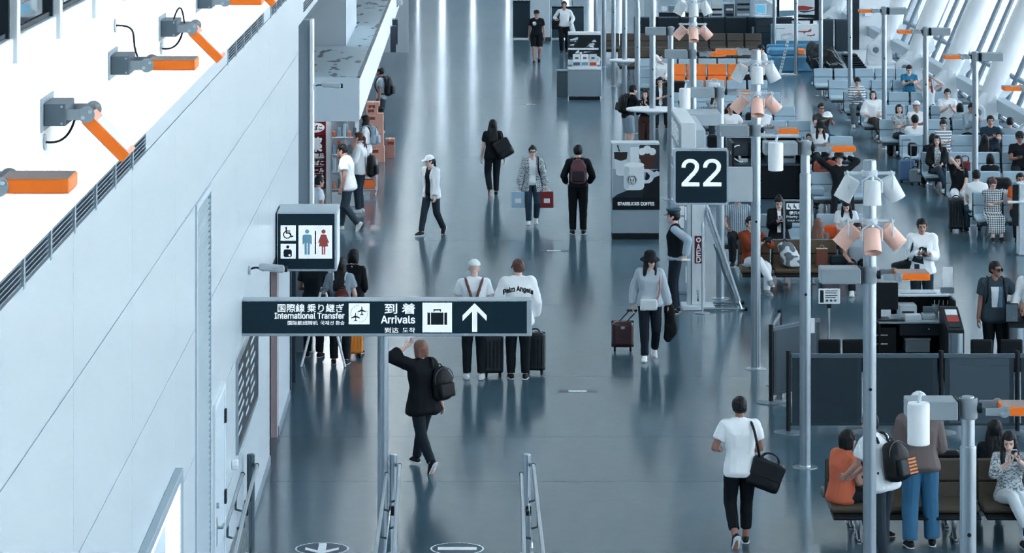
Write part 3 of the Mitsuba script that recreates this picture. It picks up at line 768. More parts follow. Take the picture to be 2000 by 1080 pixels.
# ------------------------------------------------------------------ benches
BLUEF, BLUED = mat('#a9bfcc', 0.55), mat('#8ea6b5', 0.55)
BROWN, BROWND = mat('#4d4740', 0.55), mat('#3a352f', 0.55)
DARKF = mat('#25323a', 0.55)
SHELL = mat('#2a3740', 0.45)
SP = 0.58
def rbar(w, d, h, r):                                # a rounded pad, centred
    return to_tm(rhull((w, d, h), r, 1))
PADS = {}
def seat_meshes(tall=False):
    k = 'tall' if tall else 'low'
    if k in PADS: return PADS[k]
    hh = .62 if tall else .47
    up = lambda m, z0: orient(m, rot([1, 0, 0], -11), np.array([0, .0, z0]))
    PADS[k] = dict(shell=up(mv(rbar(SP - .03, .035, hh, .016), 0, .03, hh / 2), .40), pad=up(mv(rbar(SP - .05, .06, hh * .53, .028), 0, -.012, hh * .73), .40), pad2=up(mv(rbar(SP - .05, .055, hh * .44, .026), 0, -.012, hh * .24), .40),
                   seat=orient(rbar(SP - .035, .47, .085, .035), rot([1, 0, 0], 4), np.array([0, -.25, .405])), pan=orient(cbox((0, -.22, -.055), (SP - .06, .36, .03), .01), rot([1, 0, 0], 4), np.array([0, -.25, .405])))
    return PADS[k]

def bench(label, d, x0, n, fabric, side_='both', group=None, tall=False, fabric2=None, legmat=None, skip=()):
    """A row of joined seats along x. The back's top edge stands d metres away; F side: facing the camera, A side: facing away."""
    key = thing('bench', label, 'bench', group)
    K = seat_meshes(tall)
    kk = 'tall' if tall else 'low'
    xm = x0 + n * SP / 2
    for sd in ('F', 'A'):
        if side_ not in ('both', sd): continue
        sgn = 1 if sd == 'F' else -1
        yb = d - .10 if sd == 'F' else d + .10
        for k in range(n):
            if (sd, k) in skip: continue
            x = x0 + (k + .5) * SP
            A = T().translate([x, yb, 0]).rotate([0, 0, 1], 0 if sd == 'F' else 180)
            fb = fabric if sd == 'F' or fabric2 is None else fabric2
            sk = part(key, 'backrest', K['shell'], SHELL, 40, at=A, cache=kk + 'shell')
            part(sk, 'upper_pad', K['pad'], fb, 40, at=A, cache=kk + 'pad')
            part(sk, 'lower_pad', K['pad2'], fb, 40, at=A, cache=kk + 'pad2')
            st = part(key, 'seat', K['seat'], fb, 40, at=A, cache=kk + 'seat')
            part(st, 'seat_pan', K['pan'], BLACK, at=A, cache=kk + 'pan')
        part(key, 'beam', box(x0 + .08, x0 + n * SP - .08, yb - sgn * .27 - .03, yb - sgn * .27 + .03, .28, .335, .008), mat('#6f7f89', .35, .4))
    span = [x0 + .35, x0 + n * SP - .35] if n < 5 else [x0 + .35, xm, x0 + n * SP - .35]
    for x in span:
        for sd in ('F', 'A'):
            if side_ not in ('both', sd): continue
            sgn = 1 if sd == 'F' else -1
            yc = (d - .10 if sd == 'F' else d + .10) - sgn * .27
            part(key, 'leg', cat([tube(bend([(x, yc, .30), (x, yc, .12), (x, yc - .16, .03)], 8), .026, 8), tube(bend([(x, yc, .30), (x, yc, .12), (x, yc + .16, .03)], 8), .026, 8), disc(.03, 0, .012, (x, yc - .17, 0), 10, .002), disc(.03, 0, .012, (x, yc + .17, 0), 10, .002)]), STEEL, True)
    return key

RX = 9.72
right_rows = {}
for k, d in enumerate((94.4, 90.5, 86.8, 83.0, 79.3, 75.6, 71.9, 68.2, 64.5)):
    names = ['farthest of the right block', 'second from the back of the right block', 'behind the man in a striped sweater', 'behind the woman in a loose white blouse', 'behind the man with a white cap', 'behind the woman in the striped poncho', 'behind the woman in a black cardigan', 'behind the girl in white trousers', 'under the girl in a checked dress']
    bench('pale blue double row of waiting seats, ' + names[k], d, RX, 5, BLUEF, 'both', 'pale blue rows in the right block')
    right_rows[k] = d
MX = 5.2
bench('pale blue row of seats just behind the orange seats', 98.0, 4.95, 6, BLUEF, 'both', 'pale blue rows in the middle block')
bench('row of tall bright orange seats among the pale blue rows', 94.2, MX + .33, 4, mat('#ff8a3c', .5), 'F', tall=True)
mid = ['pale blue row of seats right in front of the orange seats', 'pale blue row of seats behind the long-haired man', 'pale blue row of seats under the long-haired man', 'pale blue row of seats behind the boarding counter', 'pale blue row of seats beside the boarding counter']
for k, (d, x0, n) in enumerate(((90.4, 5.78, 4), (86.6, 5.2, 5), (82.7, 5.2, 5), (79.0, 5.78, 4), (75.3, 6.94, 3))):
    bench(mid[k], d, x0, n, BLUEF, 'both', 'pale blue rows in the middle block')
bench('short pale blue row of seats under the man lying back in a black hat', 68.0, 6.94, 2, BLUEF, 'both', 'pale blue rows in the middle block')
bench('pale blue row of seats behind the brown bench at the priority sign', 61.2, 4.6, 5, BLUEF, 'F', 'pale blue rows in the middle block')
bench('brown leather bench with a camouflage rucksack on it', 57.6, 4.62, 4, mat('#57493a', .5), 'both', fabric2=BLUED)
bench('dark brown bench in the bottom right corner with a seated young woman', 38.4, 4.08, 5, mat('#4b453b', .5), 'both')
bench('long brown row of seats at the far gate counters', 108.6, 4.3, 9, BROWN, 'both', 'brown rows at the far gate')
bench('long brown row of seats right behind the far pale blue row', 101.6, 4.5, 7, BROWN, 'both', 'brown rows at the far gate')
for k, (u, n) in enumerate(((1003, 1), (1080, 2))):
    bench(('single dark seat left of the far white pillar', 'dark seats right of the far white pillar')[k], 137.0, X(u, 137), n, DARKF, 'F')

# ------------------------------------------------------------------ poles with lamp arms and spotlights
PINK, CANW = mat('#eec3b3', 0.45), mat('#d9dfe2', 0.45)
def lamp_head(key, R, t, tilt=0.0, up=False):
    """A flood lamp: hinge at the origin, body along +x; bracket plates beside it."""
    Rt = R @ rot([0, 1, 0], tilt)
    O = lambda m: orient(m, Rt, t)
    L, Wd, Th = .37, .36, .068
    b = part(key, 'lamp_body', O(box(.03, L, -Wd / 2, Wd / 2, -Th / 2, Th / 2, .006)), ORANGE)
    s1 = 1 if up else -1                              # the tilted lamps carry their lens on the upper side
    part(b, 'top_cover', O(box(.035, L - .006, -Wd / 2 + .012, Wd / 2 - .012, -s1 * Th / 2, -s1 * (Th / 2 + .004))), mat('#9a8783', .55))
    part(b, 'end_frame', O(box(.032, L - .002, -Wd / 2 + .004, Wd / 2 - .004, s1 * Th / 2, s1 * (Th / 2 + .002))), mat('#ffb59c', .45))
    part(b, 'lens', O(box(.09, L - .03, -Wd / 2 + .015, Wd / 2 - .015, s1 * (Th / 2 + .002), s1 * (Th / 2 + .005))), mat('#eef3f5', .15))
    for sy in (-1, 1):
        y = sy * (Wd / 2 + .008)
        a = part(key, 'bracket', orient(box(-.13, .03, y - .005, y + .005, -.033, .033, .003), R, t), GREYBOX)
        part(a, 'hinge_plate', orient(turn(disc(.05, -.007, .007, (0, 0, 0), 18, .002), 90, (1, 0, 0)).apply_translation([.03, y, 0]), R, t), GREYBOX, 30)
        for ang in (40, 220):
            part(a, 'bolt', orient(turn(disc(.013, -.016, .016, (0, 0, 0), 10, .002), 90, (1, 0, 0)).apply_translation([.03 + .028 * math.cos(math.radians(ang)), y, .028 * math.sin(math.radians(ang))]), R, t), STEEL, 30)
    return b

def lamp_unit(key, x, y, z, s, arm=True):
    """The box on one side and the lamp on the other side of a pole; s=1: the lamp to the right."""
    R = rot([0, 0, 1], 0 if s > 0 else 180)
    o = np.array([x, y, z])
    O = lambda m: orient(m, R, o)
    bx_ = part(key, 'ballast_box', O(box(-.53, -.11, -.16, .16, -.08, .08, .008)), GREYBOX)
    part(bx_, 'end_plate', O(box(-.11, -.085, -.12, .12, -.085, .085, .004)), DARK)
    part(key, 'collar', O(mv(lathe([(.075, -.09), (.082, -.08), (.082, .08), (.075, .09)], 16), 0, 0, 0)), GREYBOX, 40)
    part(key, 'knuckle', O(tube([(.06, 0, 0), (.115, 0, 0)], .045, 10)), DARK, 40)
    lamp_head(key, R, o + R @ np.array([.25, 0, 0]))

def spot(key, at, az, tilt, col, up=False):
    """A cylinder spotlight in a yoke: az = direction it points (degrees, 0 = right), tilt below level."""
    R = rot([0, 0, 1], az) @ rot([0, 1, 0], tilt)      # local +x = beam
    O = lambda m: orient(m, R, np.asarray(at, float))
    can = turn(lathe([(0, -.13), (.06, -.13), (.086, -.115), (.09, -.10), (.094, .135), (.087, .135), (.083, .08), (.0, .08)], 24), 90, (0, 1, 0))
    s_ = part(key, 'spotlight', O(can), col, 35)
    part(s_, 'lens', O(turn(disc(.081, .083, .088, (0, 0, 0), 18, .001), 90, (0, 1, 0))), mat('#b88f80', .3), 40)
    q = np.asarray(at, float)
    for sy in (-1, 1):
        y = R @ np.array([0, sy * .104, 0])
        part(s_, 'yoke_arm', tube([q + y, q + y + [0, 0, .12], q + y * .2 + [0, 0, .18]], .01, 6), PALE)

def pole_thing(label, x, y, top, base_r, low=None, group='steel lamp poles in the front row'):
    key = thing('lamp_pole', label, 'lamp pole', group)
    if low:
        part(key, 'pole', lathe([(0, 0), (base_r, 0), (base_r, low - .015), (base_r * .86, low), (base_r * .82, low), (base_r * .82, top - .02), (base_r * .7, top), (0, top)], 24, (x, y, 0)), POLE, 35)
    else:
        part(key, 'pole', lathe([(0, 0), (base_r, 0), (base_r, top - .02), (base_r * .9, top), (0, top)], 24, (x, y, 0)), POLE, 35)
    part(key, 'base_ring', lathe([(0, 0), (base_r + .09, 0), (base_r + .09, .008), (base_r + .006, .014), (base_r, .03), (0, .03)], 24, (x, y, 0)), STEEL, 30)
    part(key, 'screw_hole', turn(disc(.018, -.004, .004, (0, 0, 0), 10, .001), 90, (1, 0, 0)).apply_translation([x, y - base_r - .0, 2.2 if top > 3 else 1.5]), BLACK)
    return key

RP = 4.25
fp = [(28.4, 3.37, 0, 'nearest low lamp pole in front of the bottom bench'), (35.4, 4.63, 1, 'tall pole with five spotlights in front of the dark partition'), (42.2, 4.15, 0, 'lamp pole just left of the dark partition'),
      (49.5, 4.75, 1, 'tall pole beside the black gate number sign'), (56.5, 3.60, 0, 'slim lamp pole behind the black gate number sign'), (63.5, 4.8, 1, 'tall pole with two rings of spotlights farthest back'),
      (70.5, 3.67, 0, 'lamp pole behind the standing table couple'), (77.5, 6.5, 2, 'tall pole carrying the round table where a couple stands'), (84.5, 3.9, 0, 'thin lamp pole between the two round tables'), (91.5, 6.5, 2, 'pole carrying the far round white table'),
      (98.5, 6.5, 3, 'bare pole between the far table and the information kiosk'), (105.5, 6.5, 3, 'bare far pole right of the information kiosk'), (112.5, 6.5, 3, 'bare farthest pole above the information kiosk')]
for d, top, kind, lab in fp:
    x = RP
    key = pole_thing(lab, x, d, top, .071 if kind != 3 else .065, low={28.4: top - .42, 42.2: top - .42, 56.5: 2.2, 70.5: 3.0, 84.5: 3.2}.get(d))
    if kind == 0 and d < 80: lamp_unit(key, x, d, top - .1, 1)
    if d == 77.5: lamp_unit(key, x, d, 4.15, 1)
    if d in (35.4, 49.5, 63.5):
        zl = {35.4: 3.41, 49.5: 3.55, 63.5: 3.62}[d]
        lamp_unit(key, x, d, zl, 1)
        z1, z2 = (4.49, 3.98) if d == 35.4 else (4.57, 4.1) if d == 49.5 else (4.66, 4.19)
        if d == 49.5:                                   # one more lamp on top of this pole, turned the other way
            lamp_head(key, rot([0, 0, 1], 180), np.array([x - .22, d, top - .03]))
        for zz, col in ((z1, CANW), (z2, PINK)):
            part(key, 'spot_ring', lathe([(.072, zz - .03), (.086, zz - .03), (.086, zz + .03), (.072, zz + .03)], 18, (x, d, 0)), PALE, 30)
            part(key, 'spot_arm', tube([(x - .27, d, zz), (x + .27, d, zz)], .018, 8), PALE)
            part(key, 'spot_arm', tube([(x, d - .05, zz), (x, d - .24, zz)], .018, 8), PALE)
            dn = 62 if zz == z1 else 48
            spot(key, (x - .235, d, zz - .16), 180, dn, col); spot(key, (x + .235, d, zz - .16), 0, dn, col)
            spot(key, (x, d - .24, zz - .18), -90, 82 if zz == z1 else 62, col)
    if kind == 0 and d in (28.4, 42.2, 56.5):                # a loudspeaker hung on the box arm
        sx = {28.4: -.46, 42.2: -.40, 56.5: -.62}[d]
        zz = top - .17
        pk = thing('loudspeaker', {28.4: 'white cylinder loudspeaker in front of the man in a taupe jacket', 42.2: 'white cylinder loudspeaker right of the black gate number sign', 56.5: 'white cylinder loudspeaker above the pale ticket counter sign'}[d], 'loudspeaker', None)
        part(pk, 'body', lathe([(0, -.19), (.085, -.19), (.095, -.18), (.095, .15), (.088, .165), (0, .165)], 22, (x + sx, d - .28, zz)), WHITE, 35)
        part(pk, 'bracket', cat([tube([(x + sx, d - .28, zz + .16), (x + sx + .02, d - .28, zz + .25)], .016, 8), tube([(x + sx, d - .19, zz + .05), (x + sx, d - .165, zz + .05)], .03, 8)]), PALE)
    if kind == 2:                                          # a round standing table round the pole
        tz = {77.5: 1.29, 91.5: 1.34}[d]
        tk = thing('round_table', {77.5: 'round white standing table with a couple leaning on it', 91.5: 'round white standing table round the far pole, nobody at it'}[d], 'table', None)
        r = .62 if d == 77.5 else .43
        part(tk, 'tabletop', lathe([(.073, -.05), (r - .02, -.05), (r, -.03), (r, -.008), (r - .012, 0), (.073, 0)], 36, (x, d, tz)), WHITE, 35)
        part(tk, 'underside_cone', lathe([(.075, -.16), (.1, -.15), (.25, -.07), (.27, -.05)], 24, (x, d, tz)), PALE, 40)
BX = 10.05
for k, d in enumerate((58.9, 66.2, 73.4, 80.75, 88.0, 95.35, 102.6, 109.9)):
    top = H - (H - 3.62) * d / {58.9: 57.2, 66.2: 64.2, 73.4: 71.2, 80.75: 78.2}.get(d, d) if d < 82 else 7.0
    lab = ['lamp pole cut off by the right edge', 'lamp pole nearest in view over the right block of seats', 'second lamp pole over the right block, by the white tubes', 'third lamp pole over the right block, before the pale end wall', 'bare pole at the left end of the right block', 'bare pole in front of the heap under a black net', 'bare pole in front of the blue play corner panel', 'bare pole left of the big screen'][k]
    key = pole_thing(lab, BX, d, top, .06, group='steel poles at the right block')
    if d < 82: lamp_unit(key, BX, d, top - .11, -1)

# ------------------------------------------------------------------ lamps on the left wall
WB = mat('#56656f', 0.5)
wl = [(16.1, 0), (19.8, 1), (23.5, 0), (27.3, 1), (31.0, 0), (34.75, 1), (38.4, 0)]
wlab = ['level orange lamp lowest left on the wall, cut by the edge', 'orange wall lamp tilted down, nearest of the tilted ones', 'level orange wall lamp between two tilted ones', 'orange wall lamp tilted down, just under the window band', 'level orange wall lamp cut by the upper edge', 'orange wall lamp tilted down at the far end of the louvres', 'farthest level orange wall lamp']
for (d, tl), lab in zip(wl, wlab):
    key = thing('wall_lamp', lab, 'lamp')
    z, x = 6.58, XW
    part(key, 'back_plate', box(x, x + .012, d - .07, d + .5, z - .1, z + .1, .003), mat('#93a1aa', .4))
    b = part(key, 'ballast_box', box(x + .012, x + .145, d, d + .43, z - .066, z + .066, .005), WB)
    for zz in (-.05, .05):
        part(b, 'screw', turn(disc(.007, -.003, .003, (0, 0, 0), 8, .001), 90, (1, 0, 0)).apply_translation([x + .12, d - .002, z + zz]), STEEL)
    lamp_head(key, np.eye(3), np.array([x + .235, d + .215, z]), 45 if tl else 0, bool(tl))
    dz = -.17 if tl else .26
    yy = d + (.1 if tl else .35)
    part(key, 'cable_rose', turn(disc(.05, 0, .012, (0, 0, 0), 18, .003), 90, (0, 1, 0)).apply_translation([x + .002, yy, z + dz]), mat('#b9c3c9', .4))
    part(key, 'cable', tube(bend([(x + .012, yy, z + dz), (x + .1, yy + .02, z + dz * .95), (x + .16, d + .2, z + dz * .5), (x + .18, d + .215, z - .02 if tl else z + .05)], 12), .007, 6), BLACK, True)
    if tl and d > 25:
        part(key, 'cable', tube(bend([(x + .1, d + .2, z + .06), (x + .15, d + .2, z + .16), (x + .19, d + .2, z + .03)], 8), .007, 6), BLACK, True)

# ------------------------------------------------------------------ signs
def flat(parent, name, poly, col, x, y, z, depth=.003, emit=None, sub=None):
    return part(parent, name, front(poly, depth, x, y - depth, z), mat(col, .4) if emit is None else mat(col, .4), emit=emit)
GLOW = [.020, .021, .0215]                             # the white parts of the lit signs
NAVYP = '#0d2a36'
# arrivals sign on its pole
d = 37.2; px = F / d
k = thing('direction_sign', 'long dark sign with arrows to arrivals and international transfer on one pole', 'sign')
x0, x1 = X(463, d), X(1031, d); zb, zt = Z(657, d), Z(586, d)
W_, H_ = x1 - x0, zt - zb
part(k, 'frame', box(x0, x1 + .045, d, d + .24, zb, zt + .0, .008), mat('#a3b0b8', .4))
part(k, 'face', box(x0 + .012, x1 - .012, d - .006, d, zb + .035, zt - .035 + .02), mat(NAVYP, .3))
px_ = W_ / 568.0                                       # metres per picture pixel on this sign
def on_sign(u, v): return x0 + (u - 463) * px_, zb + (657 - v) * px_
def words(parent, name, text, u, v, hpx, wpx, col='#f7fbfd', bold=3, depth=.003, y=None, right=False):
    pl = text_poly(text, hpx * px_, bold, width=wpx * px_)
    x, z = on_sign(u, v)
    part(parent, name, front(pl, depth, x, (d - .006 if y is None else y) - depth, z), mat(col, .4), emit=GLOW)
words(k, 'lettering', '国際線 乗り継ぎ', 542, 608, 15, 130, bold=2)
words(k, 'lettering', 'International Transfer', 536, 622, 11, 137, bold=3)
words(k, 'lettering', '国际航线转机  국제선 환승', 562, 634, 8, 111, bold=1)
words(k, 'lettering', '到 着', 751, 611, 19, 60, bold=2)
words(k, 'lettering', 'Arrivals', 744, 631, 14, 67, bold=3)
words(k, 'lettering', '到达  도착', 751, 649, 10, 60, bold=1)
def sq(parent, u0, v0, u1, v1):
    a, b = on_sign(u0, v1), on_sign(u1, v0)
    return part(parent, 'white_panel', front(sbox(0, 0, b[0] - a[0], b[1] - a[1]), .003, a[0], d - .009, a[1]), PRINT, emit=GLOW), a, b
def plane_icon(c, s, ang):
    f = Polygon([(0, .5), (.05, .42), (.055, .15), (.48, -.08), (.48, -.17), (.055, -.06), (.045, -.33), (.2, -.45), (.2, -.5), (0, -.46), (-.2, -.5), (-.2, -.45), (-.045, -.33), (-.055, -.06), (-.48, -.17), (-.48, -.08), (-.055, .15), (-.05, .42)])
    return affinity.translate(affinity.rotate(affinity.scale(f, s, s, origin=(0, 0)), ang, origin=(0, 0)), *c)
w1, a, b = sq(k, 681, 592, 722, 633)
s_ = b[0] - a[0]; cx, cz = (a[0] + b[0]) / 2, (a[1] + b[1]) / 2
INK = '#0f1f28'
part(w1, 'aeroplanes', front(union_all([plane_icon((.13 * s_, .14 * s_), .42 * s_, 0), plane_icon((-.17 * s_, -.15 * s_), .42 * s_, 0)]), .002, cx, d - .011, cz), mat(INK, .4))
part(w1, 'dotted_ring', front(union_all([Point(.4 * s_ * math.cos(t), .4 * s_ * math.sin(t)).buffer(.018 * s_) for t in list(np.linspace(1.7, 3.4, 8)) + list(np.linspace(4.8, 6.6, 8))]), .002, cx, d - .011, cz), mat(INK, .4))
w2, a, b = sq(k, 825, 591, 883, 649)
s_ = b[0] - a[0]; cx, cz = (a[0] + b[0]) / 2, (a[1] + b[1]) / 2
case = union_all([sbox(-.33, -.24, -.24, .17), sbox(-.21, -.24, .21, .17), sbox(.24, -.24, .33, .17), sbox(-.13, .2, -.09, .27), sbox(.09, .2, .13, .27), sbox(-.13, .24, .13, .28)])
part(w2, 'suitcase_symbol', front(affinity.scale(case, s_, s_, origin=(0, 0)), .002, cx, d - .011, cz), mat(INK, .4))
arrow = union_all([sbox(-.09, -.5, .09, .35), Polygon([(0, .5), (.42, .08), (.42, -.12), (0, .3), (-.42, -.12), (-.42, .08)])])
cx, cz = on_sign(927, 620); part(k, 'arrow', front(affinity.scale(arrow, 56 * px_, 56 * px_, origin=(0, 0)), .003, cx, d - .009, cz), PRINT, emit=GLOW)
part(k, 'pole', lathe([(0, 0), (.062, 0), (.062, zb), (0, zb)], 24, (X(748, d + .12), d + .12, 0)), POLE, 35)
part(k, 'base_ring', lathe([(0, 0), (.12, 0), (.12, .01), (.062, .03), (0, .03)], 24, (X(748, d + .12), d + .12, 0)), STEEL, 30)

# washroom sign on the wall
k = thing('washroom_sign', 'dark square lit sign with washroom pictograms sticking out of the left wall', 'sign')
d = 43.6; x0, x1 = XW, X(658, d); zb, zt = Z(530, d), Z(415, d)
part(k, 'box', box(x0 + .02, x1, d, d + .94, zb, zt, .01), mat('#a9b6be', .4))
part(k, 'wall_plate', box(XW, x0 + .02, d + .03, d + .9, zb + .02, zt - .02), DARK)
part(k, 'face', box(x0 + .035, x1 - .03, d - .006, d, zb + .03, zt - .02), mat(NAVYP, .3))
part(k, 'side_face', box(x1, x1 + .005, d + .05, d + .89, zb + .05, zt - .05), mat('#e8eef1', .3))
q = d / F
def wq(u, v): return X(u, d), Z(v, d)
def panel(u0, v0, u1, v1, col='#f6fafc', n='white_panel'):
    a, b = wq(u0, v1), wq(u1, v0)
    return part(k, n, front(sbox(0, 0, b[0] - a[0], b[1] - a[1]), .003, a[0], d - .009, a[1]), mat(col, .35), emit=GLOW)
p1, p2, p3 = panel(583, 440, 649, 505), panel(548, 440, 578, 470), panel(548, 476, 578, 505)
def pict(parent, name, poly, u, v, col):
    x, z = wq(u, v)
    part(parent, name, front(affinity.scale(poly, q, q, origin=(0, 0)), .002, x, d - .011, z), mat(col, .4))
manp = union_all([Point(0, 21).buffer(4), rrect(18, 16, 4, -9, -1), sbox(-5, -24, -.7, 3), sbox(.7, -24, 5, 3), sbox(-9, -4, -6.5, 8), sbox(6.5, -4, 9, 8)])
womp = union_all([Point(0, 21).buffer(4), Polygon([(-4.5, 15), (4.5, 15), (9, -8), (-9, -8)]), sbox(-3.5, -24, -.6, -6), sbox(.6, -24, 3.5, -6), LineString([(-4, 13), (-9, 0)]).buffer(1.4), LineString([(4, 13), (9, 0)]).buffer(1.4)])
pict(p1, 'man_symbol', manp, 600, 473, '#7fb3c8'); pict(p1, 'woman_symbol', womp, 632, 473, '#b5564e'); pict(p1, 'divider', sbox(-1.2, -23, 1.2, 22), 616, 473, INK)
wc = union_all([Point(-2, 10).buffer(2), LineString([(-2, 8), (-1.5, 0), (5, 0), (8, -7), (11, -6)]).buffer(1.3), LineString([(-1, 4), (5, 4)]).buffer(1), Point(0, -3).buffer(8).difference(Point(0, -3).buffer(6)).difference(sbox(-3, -1, 12, 8))])
pict(p2, 'wheelchair_symbol', wc, 561, 455, INK)
ost = union_all([Point(0, 9).buffer(3), rrect(16, 15, 4, -8, -11)]).difference(union_all([sbox(1, -8, 6, -6.3), sbox(2.7, -9.7, 4.4, -4.7)]))
pict(p3, 'cross_person_symbol', ost, 562, 491, INK)

# gate number sign
k = thing('gate_sign', 'square black sign reading 22 in big white digits, fixed to a pole', 'sign')
d = 49.3; x0, x1, zb, zt = X(1316, d), X(1423, d), Z(400, d), Z(291, d)
fr = rrect(x1 - x0, zt - zb, .03)
part(k, 'frame', front(fr, .16, x0, d, zb), mat('#a9b8c1', .4), 30)
part(k, 'face', front(affinity.scale(fr, .93, .93), .01, x0, d - .008, zb), mat('#0f2733', .3))
for i, (ua, ub) in enumerate(((1331, 1366), (1373, 1409))):
    pl = text_poly('2', .387, 1, width=(ub - ua) * d / F)
    part(k, 'digit', front(pl, .004, X(ua, d), d - .013, Z(363, d)), PRINT, emit=GLOW)
part(k, 'arm_panel', box(x1 - .01, RP - .06, d + .04, d + .12, Z(395, d), Z(327, d), .006), mat('#b3bec5', .45))
# list sign behind it, seen from its side
k = thing('hanging_sign_box', 'pale sign box with raised white lettering on its left side, above the gate number sign', 'sign')
x, ya, yb, z0, z1 = 3.36, 53.0, 55.6, 2.35, 3.32
part(k, 'box', box(x, x + .24, ya, yb, z0, z1, .01), mat('#cfd8dd', .45))
part(k, 'end_plate', box(x + .24, x + .40, ya + .15, yb - .1, z0, z1 - .12, .01), mat('#aab6be', .45))
part(k, 'letter_plate', box(x - .006, x, ya + .06, yb - .06, z0 + .06, z1 - .05), mat('#8b9aa4', .4))
part(k, 'arm', box(x + .1, RP - .05, yb, yb + .9, z1 - .3, z1 - .1, .01), mat('#aab6be', .45))
part(k, 'pole_clamp', box(RP - .09, RP - .03, 56.4, 56.6, z1 - .3, z1 - .1, .01), GREYBOX)
for i, (txt, zz) in enumerate((('搭乗案内', .47), ('受付', .12))):
    pl = text_poly(txt, .27, 3, cjk=True, width=(1.9, .95)[i])
    m = side(affinity.scale(pl, -1, 1, origin=(1.05, 0)) if False else pl, .004, x - .006, 0, 0, -1)
    m.vertices[:, 1] = m.vertices[:, 1] + (yb - .25)
    part(k, 'lettering', mv(m, 0, 0, z0 + .12 + zz), PRINT)

# priority seat sign
k = thing('priority_sign', 'dark priority seat sign with four white pictograms in a steel frame', 'sign')
d = 58.35; x0, x1, zt = X(1530, d), X(1587, d), Z(390, d); zb = Z(435, d)
part(k, 'frame', cat([box(x0, x1, d, d + .03, zt - .03, zt, .004), box(x0, x0 + .03, d, d + .03, .02, zt, .004), box(x1 - .03, x1, d, d + .03, .02, zt, .004)]), STEEL)
part(k, 'board', box(x0 + .03, x1 - .03, d + .004, d + .022, zb, zt - .03), mat('#0e222c', .4))
part(k, 'foot', cat([box(x0 - .04, x0 + .07, d - .2, d + .22, 0, .02, .004), box(x1 - .07, x1 + .04, d - .2, d + .22, 0, .02, .004)]), STEEL)
pp = part(k, 'white_panel', box(X(1536, d), X(1582, d), d, d + .005, Z(409, d), Z(397, d)), PRINT)
seatp = union_all([Point(0, 3.2).buffer(1), LineString([(0, 2), (.6, -1), (3, -1.2), (3.6, -4)]).buffer(.8), LineString([(-1.6, 1.5), (-1, -2.4), (2, -2.6)]).buffer(.35)])
for i in range(4):
    part(pp, 'seat_symbol', front(affinity.scale(seatp, d / F * 1.05, d / F * 1.05, origin=(0, 0)), .003, X(1540 + 11 * i, d), d - .003, Z(403, d)), mat(INK, .4))
for txt, u, v, hh, ww in (('優先席', 1541, 418, 6, 26), ('Priority Seat', 1536, 425.5, 4.5, 38), ('优先席 노약자석', 1538, 432, 3.2, 34)):
    part(k, 'lettering', front(text_poly(txt, hh * d / F, 2, width=ww * d / F), .003, X(u, d), d, Z(v, d)), PRINT)
# ------------------------------------------------------------------ things along the left wall
GR = mat('#b9c9d3', .35)
part('wall_left', 'grille_frame', cat([box(XW, XW + .02, 30.86, 30.92, .12, 4.7), box(XW, XW + .02, 32.54, 32.6, .12, 4.7), box(XW, XW + .02, 30.92, 32.54, 4.64, 4.7), box(XW, XW + .02, 30.92, 32.54, .12, .18)]), GR)
part('wall_left', 'grille_back', box(XW - .03, XW - .025, 30.9, 32.56, .12, 4.7), mat('#2a3842', .6))
slat = turn(box(-.016, .016, 30.92, 32.54, -.008, .008), 25, (0, 1, 0))
for k in range(80):
    part('wall_left', 'grille_slat', slat, GR, at=T().translate([XW - .004, 0, .22 + .0556 * k]), cache='gslat')
struct('door_2', box(XW + .002, XW + .022, 33.02, 34.28, .02, 2.4, .004), mat('#c3d1da', .3))
part('door_2', 'frame', cat([box(XW, XW + .03, 32.95, 33.02, 0, 2.46), box(XW, XW + .03, 34.28, 34.35, 0, 2.46), box(XW, XW + .03, 33.02, 34.28, 2.4, 2.46)]), mat('#dbe4e9', .35))
for z in (.35, 1.29, 2.12): part('door_2', 'hinge', box(XW + .02, XW + .045, 34.22, 34.32, z - .07, z + .07, .004), DARK)
part('door_2', 'handle', cat([tube([(XW + .02, 33.2, 1.2), (XW + .08, 33.2, 1.2), (XW + .08, 33.36, 1.2)], .014, 8), box(XW + .018, XW + .03, 33.15, 33.25, 1.02, 1.3, .004)]), STEEL)
part('door_2', 'lock', turn(disc(.03, 0, .03, (0, 0, 0), 12), 90, (0, 1, 0)).apply_translation([XW + .02, 33.2, 1.42]), STEEL)
k = single('wall_button', 'small white octagonal button box on the left wall near the black poster', 'button', turn(disc(.06, 0, .07, (0, 0, 0), 8, .01), 90, (0, 1, 0)).apply_translation([XW, 35.6, 1.35]), WHITE)
# black framed notice
k = thing('framed_poster', 'black poster in a silver frame on the left wall beside the door', 'poster')
part(k, 'frame', cat([box(XW, XW + .03, 36.2, 39.65, 1.33, 1.37), box(XW, XW + .03, 36.2, 39.65, 2.31, 2.35), box(XW, XW + .03, 36.2, 36.24, 1.33, 2.35), box(XW, XW + .03, 39.61, 39.65, 1.33, 2.35)]), STEEL)
part(k, 'sheet', box(XW + .002, XW + .012, 36.24, 39.61, 1.37, 2.31), mat('#0f1b23', .3))
for j in range(7):
    for i, (a, w) in enumerate(((36.5, .9), (37.7, .55), (38.5, .8))):
        part(k, 'printed_line', box(XW + .012, XW + .014, a, a + w * (.6 + .4 * ((j * 7 + i * 3) % 5) / 4), 1.48 + .11 * j, 1.52 + .11 * j), mat('#b9c6cf', .5))
